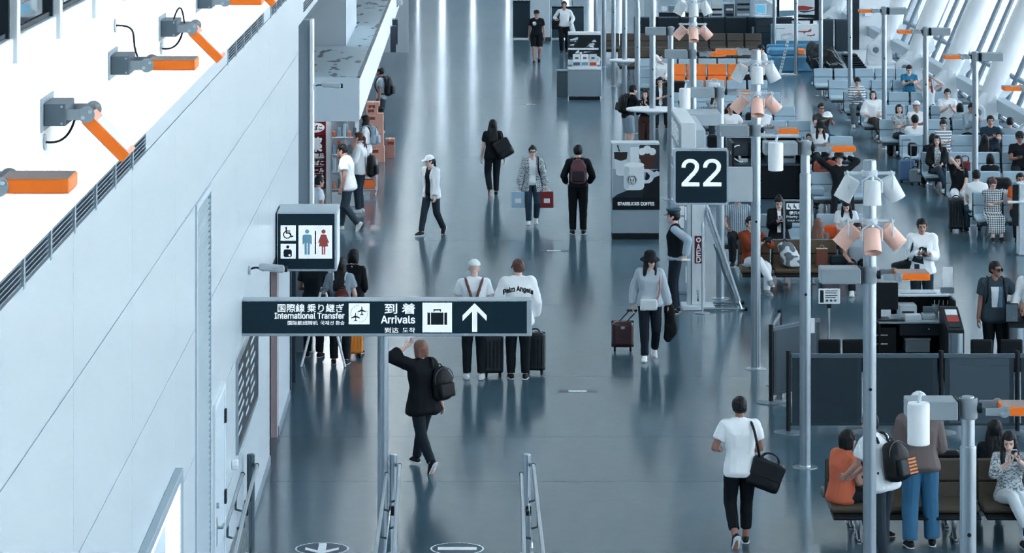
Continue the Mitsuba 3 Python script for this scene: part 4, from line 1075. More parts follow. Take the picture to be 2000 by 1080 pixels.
# light box with a poster
k = thing('light_box', 'lit white poster box low on the left wall with blue lettering', 'light box')
part(k, 'frame', cat([box(XW, XW + .07, 21.6, 28.8, 2.60, 2.68, .006), box(XW, XW + .07, 21.6, 28.8, .95, 1.02, .006), box(XW, XW + .07, 28.72, 28.8, .95, 2.68, .006), box(XW, XW + .07, 21.6, 21.68, .95, 2.68, .006)]), mat('#8fa1ac', .35))
part(k, 'poster', box(XW + .03, XW + .05, 21.68, 28.72, 1.02, 2.60), mat('#f4f8fa', .3), emit=[.06, .063, .065])
part(k, 'pale_print', box(XW + .05, XW + .053, 21.7, 27.3, 1.04, 2.52), mat('#cfe0ea', .3))
pl = text_poly('Welcome', .5, 3, width=1.6)
m = side(pl, .004, XW + .05, 27.35, 1.35, 1)
part(k, 'lettering', m, mat('#2a6a96', .4))
# security cameras
for lab, d, z, s_ in (('small white security camera on the left wall beside the washroom sign', 38.3, 3.05, 1), ('white security camera on an arm, on the pier before the shop', 51.2, 4.05, 1)):
    k = thing('security_camera', lab, 'camera')
    xx = XW if d < 40 else -2.405
    part(k, 'arm', tube(bend([(xx, d, z), (xx + .1, d - .02, z + .03), (xx + .18, d - .05, z + .0)], 8), .012, 6), DARK, True)
    part(k, 'mount', turn(disc(.05, 0, .03, (0, 0, 0), 12), 90, (0, 1, 0)).apply_translation([xx, d, z]), PALE)
    part(k, 'housing', turn(box(xx + .12, xx + .42, d - .11, d + .0, z + .0, z + .08, .02), 6, (0, 1, 0), (xx + .2, d, z)), mat('#a9b4bb', .35))
    part(k, 'lens', turn(disc(.035, 0, .04, (0, 0, 0), 12), 90, (0, 1, 0)).apply_translation([xx + .41, d - .055, z + .02]), BLACK)

# ------------------------------------------------------------------ barrier posts with handrails at the walkway entry
RAIL = mat('#aebac2', .22, .8)
for lab, x in (('steel barrier post with handrails against the left wall', -2.46), ('steel barrier post right behind the arrivals sign pole', -.86), ('steel barrier post with handrails right of the round no-entry mark', .64)):
    k = thing('rail_post', lab, 'post', 'barrier posts at the walkway entry')
    y = 37.35
    part(k, 'post', lathe([(0, 0), (.045, 0), (.045, 1.11), (.04, 1.12), (0, 1.12)], 18, (x, y, 0)), mat('#56666f', .25, .7) if x < -2 else RAIL, 40)
    part(k, 'base_ring', lathe([(0, 0), (.08, 0), (.08, .01), (.045, .02)], 18, (x, y, 0)), STEEL, 30)
    for sx, y0, z0 in ((-1, y - .35, .96), (1, y - .05, 1.0)):
        h = part(k, 'handrail', tube([(x + sx * .07, y0, z0), (x + sx * .08, y0 - 2, z0 - .05), (x + sx * .12, y0 - 6, z0 - .22)], .022, 10), RAIL, True)
        part(h, 'end_cap', tube([(x + sx * .07, y0 + .01, z0), (x + sx * .07, y0 + .03, z0)], .026, 10), BLACK)
        for yy in (1.0, 2.2, 4):
            zz = z0 - .05 * yy / 2 - .03
            part(h, 'support', tube([(x + sx * .075, y0 - yy, zz), (x + sx * .075, y0 - yy, zz - .12), (x, y0 - yy, zz - .14)], .014, 6), mat('#3a4850', .4))
    part(k, 'glass_panel', box(x - .006, x + .006, y - 6.5, y - .05, .1, .8), 'pane')
    part(k, 'sensor', box(x - .03, x + .03, y - .9, y - .84, .62, .72, .006), BLACK)
for lab, u, sym in (('round dark floor mark with a white arrow', 629, 'arrow'), ('round dark floor mark with a white no-entry bar', 893, 'bar')):
    k = thing('floor_mark', lab, 'floor mark')
    c = P(u, 1071.5)
    part(k, 'rim', lathe([(0, .0004), (.305, .0004), (.305, .001), (0, .001)], 40, c), mat('#e9eff2', .4))
    part(k, 'disc', lathe([(0, .001), (.285, .001), (.285, .0016), (0, .0016)], 40, c), mat('#33475a', .4))
    pl = sbox(-.22, -.07, .22, .07) if sym == 'bar' else affinity.rotate(union_all([sbox(-.045, -.26, .045, .2), Polygon([(0, .26), (.19, .06), (.19, -.06), (0, .14), (-.19, -.06), (-.19, .06)])]), 180, origin=(0, 0))
    m = prism(pl, .0006); m.apply_translation([c[0], c[1], .0017])
    part(k, 'symbol', m, mat('#eef3f5', .4))
for lab, u, v in (('small steel floor hatch with a white tag, right of the two men with cases', 1128, 764), ('small steel floor hatch before the man with a red rucksack', 1082, 490), ('tiny floor hatch in the far middle of the aisle', 1036, 204)):
    k = thing('floor_hatch', lab, 'floor hatch')
    c = P(u, v)
    part(k, 'rim', box(c[0] - .28, c[0] + .28, c[1] - .11, c[1] + .11, .0, .002), mat('#4a5a64', .4, .3))
    part(k, 'tag', box(c[0] - .13, c[0] + .13, c[1] - .06, c[1] + .06, .002, .003), mat('#cfd9df', .4))

# ------------------------------------------------------------------ shop
k = thing('shop_sign', 'dark red upright shop sign with white Japanese lettering', 'sign')
d = 69.4; x0, x1 = X(600, d), X(636, d)
part(k, 'board', box(x0, x1, d, d + .06, Z(368, d), Z(238, d)), mat('#46131c', .4))
part(k, 'red_head', box(x0, x1, d - .003, d, Z(264, d), Z(239, d)), mat('#7d1d20', .4))
part(k, 'oval', front(affinity.scale(Point(0, 0).buffer(1), X(632, d) - X(611, d), (Z(240, d) - Z(260, d)) * .5), .004, X(611, d) + .02, d - .006, Z(249, d)), PRINT)
part(k, 'lettering', front(text_poly('たばこ', .1, 3, width=.30), .004, X(601.5, d), d - .011, Z(253.5, d)), mat('#3a1418', .5))
part(k, 'lettering', front(text_poly('薬', .27, 4, width=.26), .004, X(605, d), d - .004, Z(293, d)), PRINT)
for i, t_ in enumerate(('化粧品', 'たばこ', 'ビール', '雑誌・本', 'グッズ')):
    part(k, 'lettering', front(text_poly(t_, .095, 3, width=.31), .004, X(604, d), d - .004, Z(308 + 14 * i, d)), PRINT)
    part(k, 'rule_line', box(x0 + .02, x1 - .05, d - .004, d, Z(310.5 + 14 * i, d) - .005, Z(310.5 + 14 * i, d)), PRINT)
k = thing('shop_pillar', 'white pillar panel between the dark red sign and the goods rack', 'pillar')
part(k, 'board', box(X(637, d), X(647, d), d, d + .1, 0.02, 2.5), WHITE)
k = thing('goods_rack', 'white lit rack at the shop front hung with small goods', 'rack')
part(k, 'back', box(X(648, 69.5), X(701, 69.5), 69.52, 69.58, .1, 2.5), mat('#eef3f5', .4))
for i in range(3): part(k, 'upright', box(X(648 + 23 * i, 69.5) - .012, X(648 + 23 * i, 69.5) + .012, 69.35, 69.52, .1, 2.5), mat('#b9c5cc', .3, .4))
for j in range(6): part(k, 'shelf', box(X(649, 69.5), X(701, 69.5), 69.3, 69.52, .35 + .36 * j, .365 + .36 * j), mat('#dfe7eb', .35))
part(k, 'base', box(X(648, 69.5), X(701, 69.5), 69.3, 69.58, 0, .3, .01), PALE)
GC = ['#d88a72', '#e9eef0', '#7f9fb4', '#5b6b75', '#e3c0b2', '#b7ccd8', '#f3f6f7', '#c06a55']
for j in range(6):
    for i in range(5):
        c = GC[(i * 3 + j * 5 + (i * j) % 3) % 8]
        xx = X(653 + 10 * i, 69.4)
        w, hgt = .07, .12 + .08 * ((i + 2 * j) % 3)
        nm = {'#d88a72': 'orange', '#e9eef0': 'white', '#7f9fb4': 'blue', '#5b6b75': 'dark grey', '#e3c0b2': 'pink', '#b7ccd8': 'pale blue', '#f3f6f7': 'white', '#c06a55': 'red'}[c]
        single('packet', f'{nm} packet on the lit goods rack, {["lowest", "second", "third", "fourth", "fifth", "top"][j]} shelf, {["leftmost", "second from the left", "in the middle", "second from the right", "rightmost"][i]}', 'packet', box(xx - w / 2, xx + w / 2, 69.32, 69.38, .365 + .36 * j, .365 + .36 * j + hgt, .01), mat(c, .4), group='packets on the goods rack')
SHOPL = mat('#f4f6f6', .4)
for i in range(5):
    k = thing('shop_lamp', f'flat lamp under the shop ceiling, {["nearest", "second", "third", "fourth", "farthest"][i]}', 'lamp')
    part(k, 'frame', box(-3.3, -2.3, 64 + 5 * i, 65.2 + 5 * i, 2.47, 2.5), WHITE)
    part(k, 'diffuser', box(-3.25, -2.35, 64.05 + 5 * i, 65.15 + 5 * i, 2.46, 2.469), SHOPL, emit=[.75, .77, .78])
CARD, CARD2 = mat('#c99a8b', .7), mat('#a97f74', .7)
def carton(lab, x0, x1, y0, y1, z0, z1, m):
    k = thing('cardboard_box', lab, 'box', 'orange cartons outside the shop')
    part(k, 'carton', box(x0, x1, y0, y1, z0, z1, .006), m)
    part(k, 'tape', box((x0 + x1) / 2 - .02, (x0 + x1) / 2 + .02, y0 - .002, y1 + .002, z1 - .04, z1 + .002), mat('#d9a591', .4))
    part(k, 'printed_mark', box(x0 + .05, x0 + .2, y0 - .002, y0, z1 - .13, z1 - .06), mat('#7d3c33', .6))
carton('orange carton lowest and nearest of the cartons outside the shop', -2.34, -2.0, 77.7, 78.2, 0, .36, CARD)
carton('darker brown carton standing on the floor right behind the nearest carton', -2.0, -1.78, 78.6, 79.0, 0, .46, CARD2)
carton('orange carton second from the floor in the stack', -2.3, -2.02, 77.75, 78.2, .362, .66, CARD)
carton('biggest orange carton, in the middle of the stack outside the shop', -2.42, -2.03, 77.72, 78.2, .662, 1.13, CARD)
carton('flat orange carton near the top of the stack', -2.44, -2.16, 77.75, 78.2, 1.132, 1.3, CARD)
carton('topmost flat carton of the stack outside the shop', -2.42, -2.12, 77.75, 78.2, 1.302, 1.4, CARD)
k = thing('trolley', 'small goods trolley with orange packs behind the two men at the shop', 'trolley')
c = P(722, 383)
part(k, 'tray', box(c[0] - .16, c[0] + .16, c[1] - .2, c[1] + .25, .13, .17, .01), STEEL)
part(k, 'tray', box(c[0] - .16, c[0] + .16, c[1] - .2, c[1] + .25, .42, .45, .01), STEEL)
for sx in (-.15, .15):
    for sy in (-.19, .24): part(k, 'post', tube([(c[0] + sx, c[1] + sy, .1), (c[0] + sx, c[1] + sy, .78)], .012, 6), STEEL)
for sx in (-.13, .13):
    for sy in (-.16, .2): part(k, 'wheel', turn(disc(.045, -.015, .015, (0, 0, 0), 14), 90, (0, 1, 0)).apply_translation([c[0] + sx, c[1] + sy, .045]), mat('#c9d2d7', .3), 30)
for i, (z, col) in enumerate(((.17, '#e0703a'), (.45, '#c24a2c'), (.455, '#e58a56'))):
    single('goods_pack', ('orange pack on the lower tray of the small trolley', 'red pack on the upper tray of the small trolley, in front', 'orange pack on the upper tray of the small trolley, behind')[i], 'packet', box(c[0] - .12, c[0] + .12, c[1] - .16 + .2 * (i == 2), c[1] + .02 + .2 * (i == 2), z, z + .2, .01), mat(col, .5))
k = thing('banner', 'dark upright banners hung on the bright shop fascia', 'banner')
part(k, 'cloth', box(XF + .06, XF + .2, 84.0, 84.03, 2.1, 2.75), mat('#3b4452', .6)); part(k, 'cloth', box(XF + .06, XF + .2, 86.0, 86.03, 2.15, 2.8), mat('#2a323c', .6))
part(k, 'rod', cat([tube([(XF + .045, 84.0, 2.77), (XF + .22, 84.0, 2.77)], .01, 6), tube([(XF + .045, 86.0, 2.82), (XF + .22, 86.0, 2.82)], .01, 6)]), STEEL)
k = thing('fascia_lamp', 'small lamp box on the far end of the bright shop fascia', 'lamp')
part(k, 'body', box(XF + .03, XF + .18, 92.5, 93.2, 2.75, 3.0, .02), mat('#aebbc3', .4)); part(k, 'bracket', box(XF, XF + .05, 92.7, 93.0, 2.7, 2.76), DARK)

# ------------------------------------------------------------------ A-board at the wall, orange case
k = thing('a_board', 'white-framed folding A-board with dark panels by the left wall', 'sign stand')
xa, xb, y0, y1, zt = -2.52, -1.86, 49.62, 50.15, 1.12
xm = (xa + xb) / 2
for y in (y0, y1):
    for xx in (xa, xb): part(k, 'leg', tube([(xx, y, .012), (xm + (.04 if xx > xm else -.04), y, zt)], .018, 8), WHITE)
for xx, s_ in ((xa, -1), (xb, 1)):
    f = lambda t_: xx + (xm + s_ * .04 - xx) * t_
    q = np.array([[f(.42), y0 + .02, .42 * zt], [f(.42), y1 - .02, .42 * zt], [f(.98), y1 - .02, .98 * zt], [f(.98), y0 + .02, .98 * zt]])
    m = trimesh.convex.convex_hull(np.vstack([q, q + [s_ * .012, 0, .004]]))
    part(k, 'panel', m, mat('#27333b', .3))
    part(k, 'cross_bar', tube([(f(.4), y0, .4 * zt), (f(.4), y1, .4 * zt)], .012, 6), WHITE)
part(k, 'hinge', tube([(xm, y0, zt), (xm, y1, zt)], .03, 8), STEEL)
suitcase('bright orange suitcase standing behind the A-board', P(691, 697)[:2], (.26, .24, .60), '#f08a1e', 10, 0)

# ------------------------------------------------------------------ information kiosk far down the aisle
k = thing('leaflet_kiosk', 'grey information kiosk with pictures and leaflets, far down the aisle', 'kiosk')
d = 94.0; x0, x1 = X(1110, d), X(1174, d)
part(k, 'cabinet', box(x0, x1, d, d + .55, .1, Z(136, d)), mat('#8a9ba6', .45)); part(k, 'toe_kick', box(x0 + .03, x1 - .03, d + .03, d + .5, 0, .1), BLACK)
part(k, 'counter', box(x0 - .01, x1 + .01, d - .03, d + .56, Z(136, d), Z(132, d), .005), WHITE)
zb = Z(132, d)
part(k, 'back_panel', box(x0, x1, d + .3, d + .5, zb, 1.86), mat('#8796a1', .45)); part(k, 'top_edge', box(x0, x1, d + .22, d + .52, 1.82, 1.9, .006), WHITE)
pic = part(k, 'picture', box(x0 + .0, x1 - .0, d + .26, d + .3, 1.02, 1.82), mat('#18232b', .35))
for i in range(44):
    a = rng.uniform(x0 + .02, x1 - .3); z = rng.uniform(1.14, 1.74); w = rng.uniform(.08, .26)
    m = front(Polygon([(0, 0), (w, rng.uniform(-.05, .05)), (w * .8, rng.uniform(.02, .07)), (w * .1, .03)]), .002, a, d + .256 - .0005 * (i % 6), z)
    part(pic, 'printed_shape', m, mat(('#c9d5dc', '#6c7e89', '#eef3f5', '#39474f')[i % 4], .4))
part(pic, 'printed_bag', front(Polygon([(.08, .02), (.5, .08), (.72, .3), (.62, .42), (.3, .38)]), .002, x0 + .02, d + .252, 1.4), mat('#1c2429', .4))
part(pic, 'white_strip', box(x0, x1 - .06, d + .25, d + .258, 1.4, 1.45), PRINT)
lab_ = part(k, 'label_strip', box(x0, x1 - .02, d + .24, d + .3, .98, 1.12), PRINT)
part(lab_, 'lettering', front(text_poly('コインロッカー', .06, 2, width=.38), .002, x0 + .28, d + .236, 1.02), mat('#56666f', .4))
part(lab_, 'round_badge', front(Point(0, 0).buffer(.1), .004, x1 - .1, d + .232, 1.12), mat('#f2f5f7', .4)); part(lab_, 'badge_mark', front(text_poly('2', .08, 2), .002, x1 - .13, d + .229, 1.08), mat('#8a979f', .4))
part(k, 'leaflet_ledge', box(x0 + .1, x1 - .12, d + .06, d + .24, zb, zb + .03), PALE)
for i, (ua, ub, c1, c2) in enumerate(((1119, 1134, '#eef3f6', '#4d6472'), (1135, 1150, '#f4f7f9', '#7fa3b8'), (1151, 1166, '#d9dee0', '#c0482f'))):
    kk = thing('leaflet', ('white leaflet with a dark photo, left on the kiosk ledge', 'white leaflet with a blue photo, in the middle of the kiosk ledge', 'leaflet with a red lower edge, right on the kiosk ledge')[i], 'leaflet')
    z0 = zb + .032
    part(kk, 'sheet', box(X(ua, d), X(ub, d), d + .1, d + .104, z0, z0 + .34), mat(c1, .4))
    part(kk, 'printed_photo', box(X(ua, d) + .015, X(ub, d) - .015, d + .097, d + .1, z0 + .015, z0 + .11), mat(c2, .4))
    part(kk, 'printed_logo', box(X(ua, d) + .06, X(ub, d) - .06, d + .097, d + .1, z0 + .2, z0 + .26), mat('#5a6c78', .4))
k = thing('side_bin', 'low dark grey box standing left of the leaflet kiosk', 'box')
part(k, 'body', box(X(1088, 95), X(1110, 95) - .01, 95, 95.5, .0, .72, .01), mat('#56666f', .5)); part(k, 'lid', box(X(1087.5, 95), X(1110, 95) - .01, 94.98, 95.52, .72, .75, .006), mat('#7d8d97', .4))

# ------------------------------------------------------------------ coffee board
k = thing('coffee_board', 'standing advertising board with mug photo and STARBUCKS COFFEE lettering', 'advertising board')
d = 64.1; x0, x1 = X(1195, d), X(1288, d); zt = Z(281, d)
part(k, 'body', box(x0, x1, d, d + .5, .12, zt, .006), mat('#93a3ae', .45)); part(k, 'base', box(x0 + .01, x1 - .01, d + .02, d + .48, 0, .12), BLACK); part(k, 'top', box(x0 - .004, x1 + .004, d - .004, d + .5, zt, zt + .015, .004), mat('#c2cdd4', .4))
g = d / F
def AB(u, v): return (u - 1195) * g, (410 - v) * g
zp = Z(410, d)
po = part(k, 'poster', box(x0 + .01, x1 - .005, d - .004, d, zp, zt), mat('#b9c7cf', .3))
layer = [0]
def ad(name, poly, col, parent=None):
    layer[0] += 1
    return part(parent or po, name, front(affinity.scale(poly, g, g, origin=(0, 0)), .0012, x0, d - .005 - .0012 * layer[0], zp), mat(col, .35))
Pv = lambda pts: Polygon([(u - 1195, 410 - v) for u, v in pts])
ad('table_print', Pv([(1197, 330), (1288, 330), (1288, 387), (1197, 387)]), '#8d9ca6'); ad('table_shade', Pv([(1225, 372), (1288, 352), (1288, 387), (1197, 387), (1205, 380)]), '#1c2930'); ad('table_shade', Pv([(1262, 335), (1288, 330), (1288, 387), (1255, 387)]), '#0f191f')
ad('backdrop_print', Pv([(1250, 283), (1288, 283), (1288, 330), (1268, 330), (1240, 300)]), '#2b3942'); ad('backdrop_print', Pv([(1231, 287), (1249, 287), (1247, 325), (1231, 325)]), '#dfe7eb')
ad('iced_cup_print', Pv([(1199, 297), (1226, 297), (1221, 340), (1217, 343), (1207, 343), (1203, 340)]), '#cfdae1'); ad('coffee_print', Pv([(1199, 297), (1226, 297), (1224, 311), (1212, 314), (1200, 310)]), '#2c2623'); ad('straw_print', Pv([(1205, 283), (1207, 283), (1211, 296), (1209, 296)]), '#10181d')
ad('frappe_cup_print', Pv([(1247, 297), (1283, 297), (1276, 330), (1255, 330)]), '#4a2f2a'); ad('cream_print', union_all([Point(1254 - 1195, 410 - 296).buffer(7), Point(1264 - 1195, 410 - 292).buffer(8), Point(1274 - 1195, 410 - 296).buffer(7)]), '#e9eef1')
mug = union_all([rrect(40, 50, 8, 23, 39), affinity.scale(Point(43, 88).buffer(1), 20, 6)])
hnd = union_all([Point(68, 66).buffer(14).difference(Point(66, 66).buffer(8)), sbox(58, 74, 66, 80), sbox(58, 52, 66, 59)])
ad('mug_handle_print', hnd, '#d5dee3'); ad('mug_print', mug, '#e4ebef'); ad('mug_shade_print', rrect(10, 44, 4, 23.5, 41), '#c3ced5'); ad('mug_foam_print', affinity.scale(Point(43, 88).buffer(1), 18, 5), '#f6f9fa')
e_ = ad('emblem', Point(39, 59).buffer(10), '#1d2b31'); ad('emblem_mark', union_all([Point(39, 62).buffer(2.6), Polygon([(36, 66), (37.5, 70), (39, 66.5), (40.5, 70), (42, 66)]), LineString([(35.5, 64), (33.5, 58), (34.5, 53)]).buffer(1), LineString([(42.5, 64), (44.5, 58), (43.5, 53)]).buffer(1), LineString([(37.5, 58), (37, 52)]).buffer(.9), LineString([(40.5, 58), (41, 52)]).buffer(.9)]), '#dfe7ea'); ad('emblem_ring', Point(39, 59).buffer(9.4).difference(Point(39, 59).buffer(8.5)), '#dfe7ea')
ad('heart_spoon_print', Pv([(1265, 338), (1272, 333), (1278, 336), (1283, 333), (1288, 336), (1288, 342), (1275, 348)]), '#c9d4da')
ad('black_band', Pv([(1196, 386), (1288, 386), (1288, 409.5), (1196, 409.5)]), '#0a1217')
layer[0] += 1
part(k, 'lettering', front(text_poly('STARBUCKS COFFEE', 6 * g, 5, width=72 * g), .003, X(1206, d), d - .005 - .0012 * layer[0] - .003, Z(400.5, d)), PRINT)

# ------------------------------------------------------------------ emergency equipment stand, easel and notice board by the guard
k = thing('aed_stand', 'narrow white stand with a dark red AED sign, behind the guard', 'equipment stand')
d = 55.2
part(k, 'base', box(X(1333, d), X(1396, d), d - .05, d + .5, 0, .07, .01), mat('#d3dde3', .4))
part(k, 'column', box(X(1352, d), X(1378, d), d + .1, d + .3, .07, 2.2, .01), mat('#e2e9ed', .4))
part(k, 'side_panel', box(X(1343, d), X(1351, d), d + .12, d + .26, .07, 1.9, .006), mat('#b9c6ce', .4))
pn = part(k, 'aed_panel', box(X(1357.5, d), X(1372, d), d + .088, d + .1, Z(516, d), Z(462, d)), mat('#5c2226', .4))
for i, ch in enumerate('AED'):
    part(pn, 'lettering', front(text_poly(ch, 10.5 * d / F, 3, width=9 * d / F), .003, X(1360.5, d), d + .085, Z(489 + 12.4 * i, d)), PRINT)
hx = front(Point(0, 0).buffer(.042).difference(affinity.scale(union_all([Point(-.011, .006).buffer(.014), Point(.011, .006).buffer(.014), Polygon([(-.024, .0), (.024, .0), (0, -.03)])]), 1, 1)), .003, X(1365, d), d + .085, Z(470, d)); part(pn, 'heart_symbol', hx, PRINT)
for i, ch in enumerate('日本光電'):
    part(k, 'lettering', front(text_poly(ch, 5 * d / F, 2, width=5 * d / F), .003, X(1361.5, d), d + .096, Z(573 + 5.6 * i, d)), mat('#3c4d58', .4))
k = thing('easel', 'slanting steel display easel seen edge-on right of the AED stand', 'easel')
for y in (55.15, 55.85):
    part(k, 'rail', tube([(4.50, y, .03), (3.93, y + .1, 1.62)], .022, 8), mat('#d7dfe4', .25, .6))
    part(k, 'foot_bar', tube([(3.88, y, .03), (4.56, y, .03)], .018, 8), STEEL)
    part(k, 'rear_strut', tube([(4.42, y + .05, .04), (4.1, y + .1, 1.0)], .014, 6), mat('#7c8b95', .3, .5))
    part(k, 'foot_cap', tube([(4.55, y, .03), (4.6, y, .03)], .028, 8), BLACK)
part(k, 'board', trimesh.convex.convex_hull(np.array([[4.46, 55.1, .16], [4.46, 55.95, .16], [3.95, 55.2, 1.68], [3.95, 56.05, 1.68], [4.49, 55.1, .17], [4.49, 55.95, .17], [3.98, 55.2, 1.69], [3.98, 56.05, 1.69]])), mat('#cfd9df', .3))
k = thing('stanchion', 'thin steel rope stanchion before the AED stand', 'post')
c = P(1372, 612); part(k, 'post', tube([(c[0], c[1], 0), (c[0], c[1], 1.45)], .014, 8), STEEL); part(k, 'foot', disc(.13, 0, .015, (c[0], c[1], 0), 20), STEEL, 30); part(k, 'top_cap', tube([(c[0], c[1], 1.42), (c[0], c[1], 1.5)], .022, 8), PALE)
k = thing('notice_board', 'grey notice board with white papers left of the AED stand', 'notice board')
d = 57.2; part(k, 'board', box(X(1319, d), X(1349, d), d, d + .05, .06, 1.9), mat('#93a4af', .4)); part(k, 'foot', box(X(1319, d), X(1349, d), d - .2, d + .25, 0, .06, .01), mat('#7d8e98', .4))
for i, (ua, ub, va, vb) in enumerate(((1327, 1337, 402, 420), (1338, 1345, 404, 430), (1326, 1336, 424, 445), (1339, 1345, 520, 552))):
    part(k, 'paper', box(X(ua, d), X(ub, d), d - .004, d, Z(vb, d), Z(va, d)), PRINT)

# ------------------------------------------------------------------ dark partitions
MESH, MESH2, FRM = mat('#22313a', .7), mat('#46555f', .7), mat('#2c3a43', .35)
def partition(lab, a, b, panel, inner=False):
    k = thing('partition', lab, 'partition', None)
    a, b = np.array(a), np.array(b)
    L = np.linalg.norm(b - a); u = (b - a) / L
    Rm = np.eye(3); Rm[:2, 0] = u; Rm[:2, 1] = [-u[1], u[0]]
    O = lambda m: orient(m, Rm, np.array([a[0], a[1], 0]))
    part(k, 'panel', O(box(.05, L - .05, -.008, .008, .12, 1.0)), panel)
    part(k, 'top_bar', O(box(.03, L - .03, -.016, .016, 1.0, 1.06, .006)), mat('#54636d', .35))
    part(k, 'bottom_bar', O(box(.03, L - .03, -.014, .014, .1, .13, .004)), FRM)
    for x in (.08, L - .08): part(k, 'side_bar', O(box(x - .03, x + .03, -.012, .012, .13, 1.0)), FRM)
    if inner: part(k, 'inner_board', O(to_tm(mv_m(rhull((L - .22, .012, .55), .005), (L / 2, -.014, .62)))), MESH2)
    part(k, 'post', O(tube([(0, 0, 0), (0, 0, 1.1)], .032, 12)), BLACK)
    part(k, 'foot', O(lathe([(0, 0), (.2, 0), (.2, .012), (.05, .03), (0, .03)], 28)), mat('#6f808b', .3, .4), 30)
d = 44.5
us = [1540, 1690, 1838, 1987, 2136]
for i in range(4):
    partition(('dark mesh partition at the left end, before the black chairs', 'dark mesh partition behind the spotlight pole', 'dark mesh partition with a grey board, before the desk', 'dark mesh partition at the right edge')[i], (X(us[i], d), d), (X(us[i + 1], d), d), (MESH, MESH, MESH2, MESH2)[i], i > 1)
partition('dark mesh partition standing at an angle, left of the others', (X(1506, 46.7), 46.7), (X(1603, 47.6), 47.6), mat('#3c4b55', .6))
partition('short dark partition end farthest left, running back', (X(1523, 48.1), 48.1), (X(1508, 46.9), 46.9), FRM)
k = single('price_tag', 'white tag clipped on the angled partition', 'tag', box(X(1583, 46.9), X(1591, 46.9), 46.88, 46.9, Z(650, 46.9), Z(621, 46.9)), PRINT)

# ------------------------------------------------------------------ boarding desk behind the partitions
k = thing('boarding_desk', 'black boarding desk with a pale top shelf behind the dark partitions', 'desk')
xa, xb = X(1712, 49.2), X(1862, 49.2)
part(k, 'body', cat([box(xa, xb, 49.5, 49.56, 0, .76), box(xa, xa + .03, 48.95, 49.55, 0, .76), box(xb - .03, xb, 48.95, 49.9, 0, 1.1), box(5.86, 5.9, 48.95, 49.55, 0, .76)]), BLACK)
part(k, 'desk_top', box(xa, xb - .03, 48.92, 49.6, .76, .79, .006), mat('#7d8c96', .3))
part(k, 'drawer', box(6.32, xb - .04, 48.96, 49.4, .58, .75, .006), mat('#1a252c', .4))
part(k, 'lock', turn(disc(.012, 0, .01, (0, 0, 0), 10, .001), 90, (1, 0, 0)).apply_translation([6.75, 48.96, .68]), STEEL)
part(k, 'shelf_back', box(xa + .3, xb, 49.85, 49.9, .76, 1.08), BLACK)
part(k, 'top_shelf', box(xa + .3, xb, 49.45, 49.98, 1.08, 1.11, .006), mat('#cdd8de', .35))
part(k, 'low_shelf', box(6.3, xb - .04, 48.98, 49.5, .3, .32), mat('#1a252c', .4))
k = thing('monitor', 'big black monitor on the boarding desk beside the spotlight pole', 'monitor')
part(k, 'screen', box(X(1712, 49.2), X(1754, 49.2), 49.18, 49.22, .93, 1.33, .008), BLACK); part(k, 'stand', cat([box(5.98, 6.08, 49.22, 49.27, .8, 1.0), box(5.86, 6.2, 49.1, 49.35, .79, .805, .004)]), BLACK)
k = thing('keyboard', 'black keyboard in front of the big monitor', 'keyboard'); part(k, 'body', box(6.0, 6.4, 48.96, 49.08, .79, .81, .004), BLACK)
for i in range(8): part(k, 'key_row', box(6.01 + .048 * i, 6.05 + .048 * i, 48.97, 49.07, .81, .814), mat('#2a363e', .5))
def device(name, lab, c, x0, x1, y0, y1, z0, z1, m, extra=()):
    k = thing(name, lab, c)
    part(k, 'body', box(x0, x1, y0, y1, z0, z1, .008), m)
    for n, b, mm in extra: part(k, n, box(*b), mm)
    return k
LG = mat('#b9c4ca', .45)
device('printer', 'small pale printer on the boarding desk', 'printer', 6.36, 6.62, 49.3, 49.6, .79, .98, LG, (('paper_slot', (6.40, 6.58, 49.295, 49.3, .86, .89), DARK), ('paper_tray', (6.44, 6.66, 49.1, 49.3, .79, .86), mat('#d7dfe3', .4))))
device('card_terminal', 'pale card terminal with a display between the printer and the tape roll', 'terminal', 6.69, 6.88, 49.15, 49.4, .79, .86, LG, (('display', (6.72, 6.86, 49.34, 49.4, .87, .95), mat('#5d6e79', .3)), ('keypad', (6.71, 6.86, 49.17, 49.32, .86, .864), mat('#8b9aa4', .4))))
k = thing('tape_roll', 'white roll of tape on the boarding desk', 'roll'); part(k, 'roll', lathe([(.03, 0), (.075, 0), (.075, .1), (.03, .1)], 20, (7.0, 49.25, .79)), WHITE, 40)
for i in range(2):
    k = thing('pen_pot', ('glass pot of pens behind the tape roll', 'dark pot of pens at the right end of the desk')[i], 'pot'); xx = 6.93 + .13 * i
    part(k, 'pot', lathe([(0, 0), (.05, 0), (.055, .16), (.045, .16), (.042, .01)], 16, (xx, 49.55, .79)), mat(('#8fa0ab', '#1d2a32')[i], .3), 40)
    for j in range(4): part(k, 'pen', tube([(xx + .02 * (j - 1.5), 49.55, .8), (xx + .035 * (j - 1.5), 49.53, 1.0 + .02 * (j % 2))], .006, 5), (DARK, WHITE, BLACK, PALE)[j])
device('leaflet_holder', 'clear leaflet holder with a white card on the top shelf of the desk', 'holder', 7.02, 7.22, 49.6, 49.72, 1.11, 1.2, mat('#6d7c86', .35), (('card', (7.05, 7.2, 49.63, 49.64, 1.2, 1.5), PRINT),))
device('clipboard', 'papers lying on the top shelf of the desk', 'papers', 6.4, 6.95, 49.55, 49.85, 1.111, 1.125, mat('#aab7bf', .5))
device('storage_box', 'pale storage box on the low shelf of the desk', 'box', 6.42, 6.78, 49.05, 49.35, .32, .5, mat('#7f8c94', .5), (('lid', (6.41, 6.79, 49.04, 49.36, .5, .53), mat('#97a4ac', .5)),))
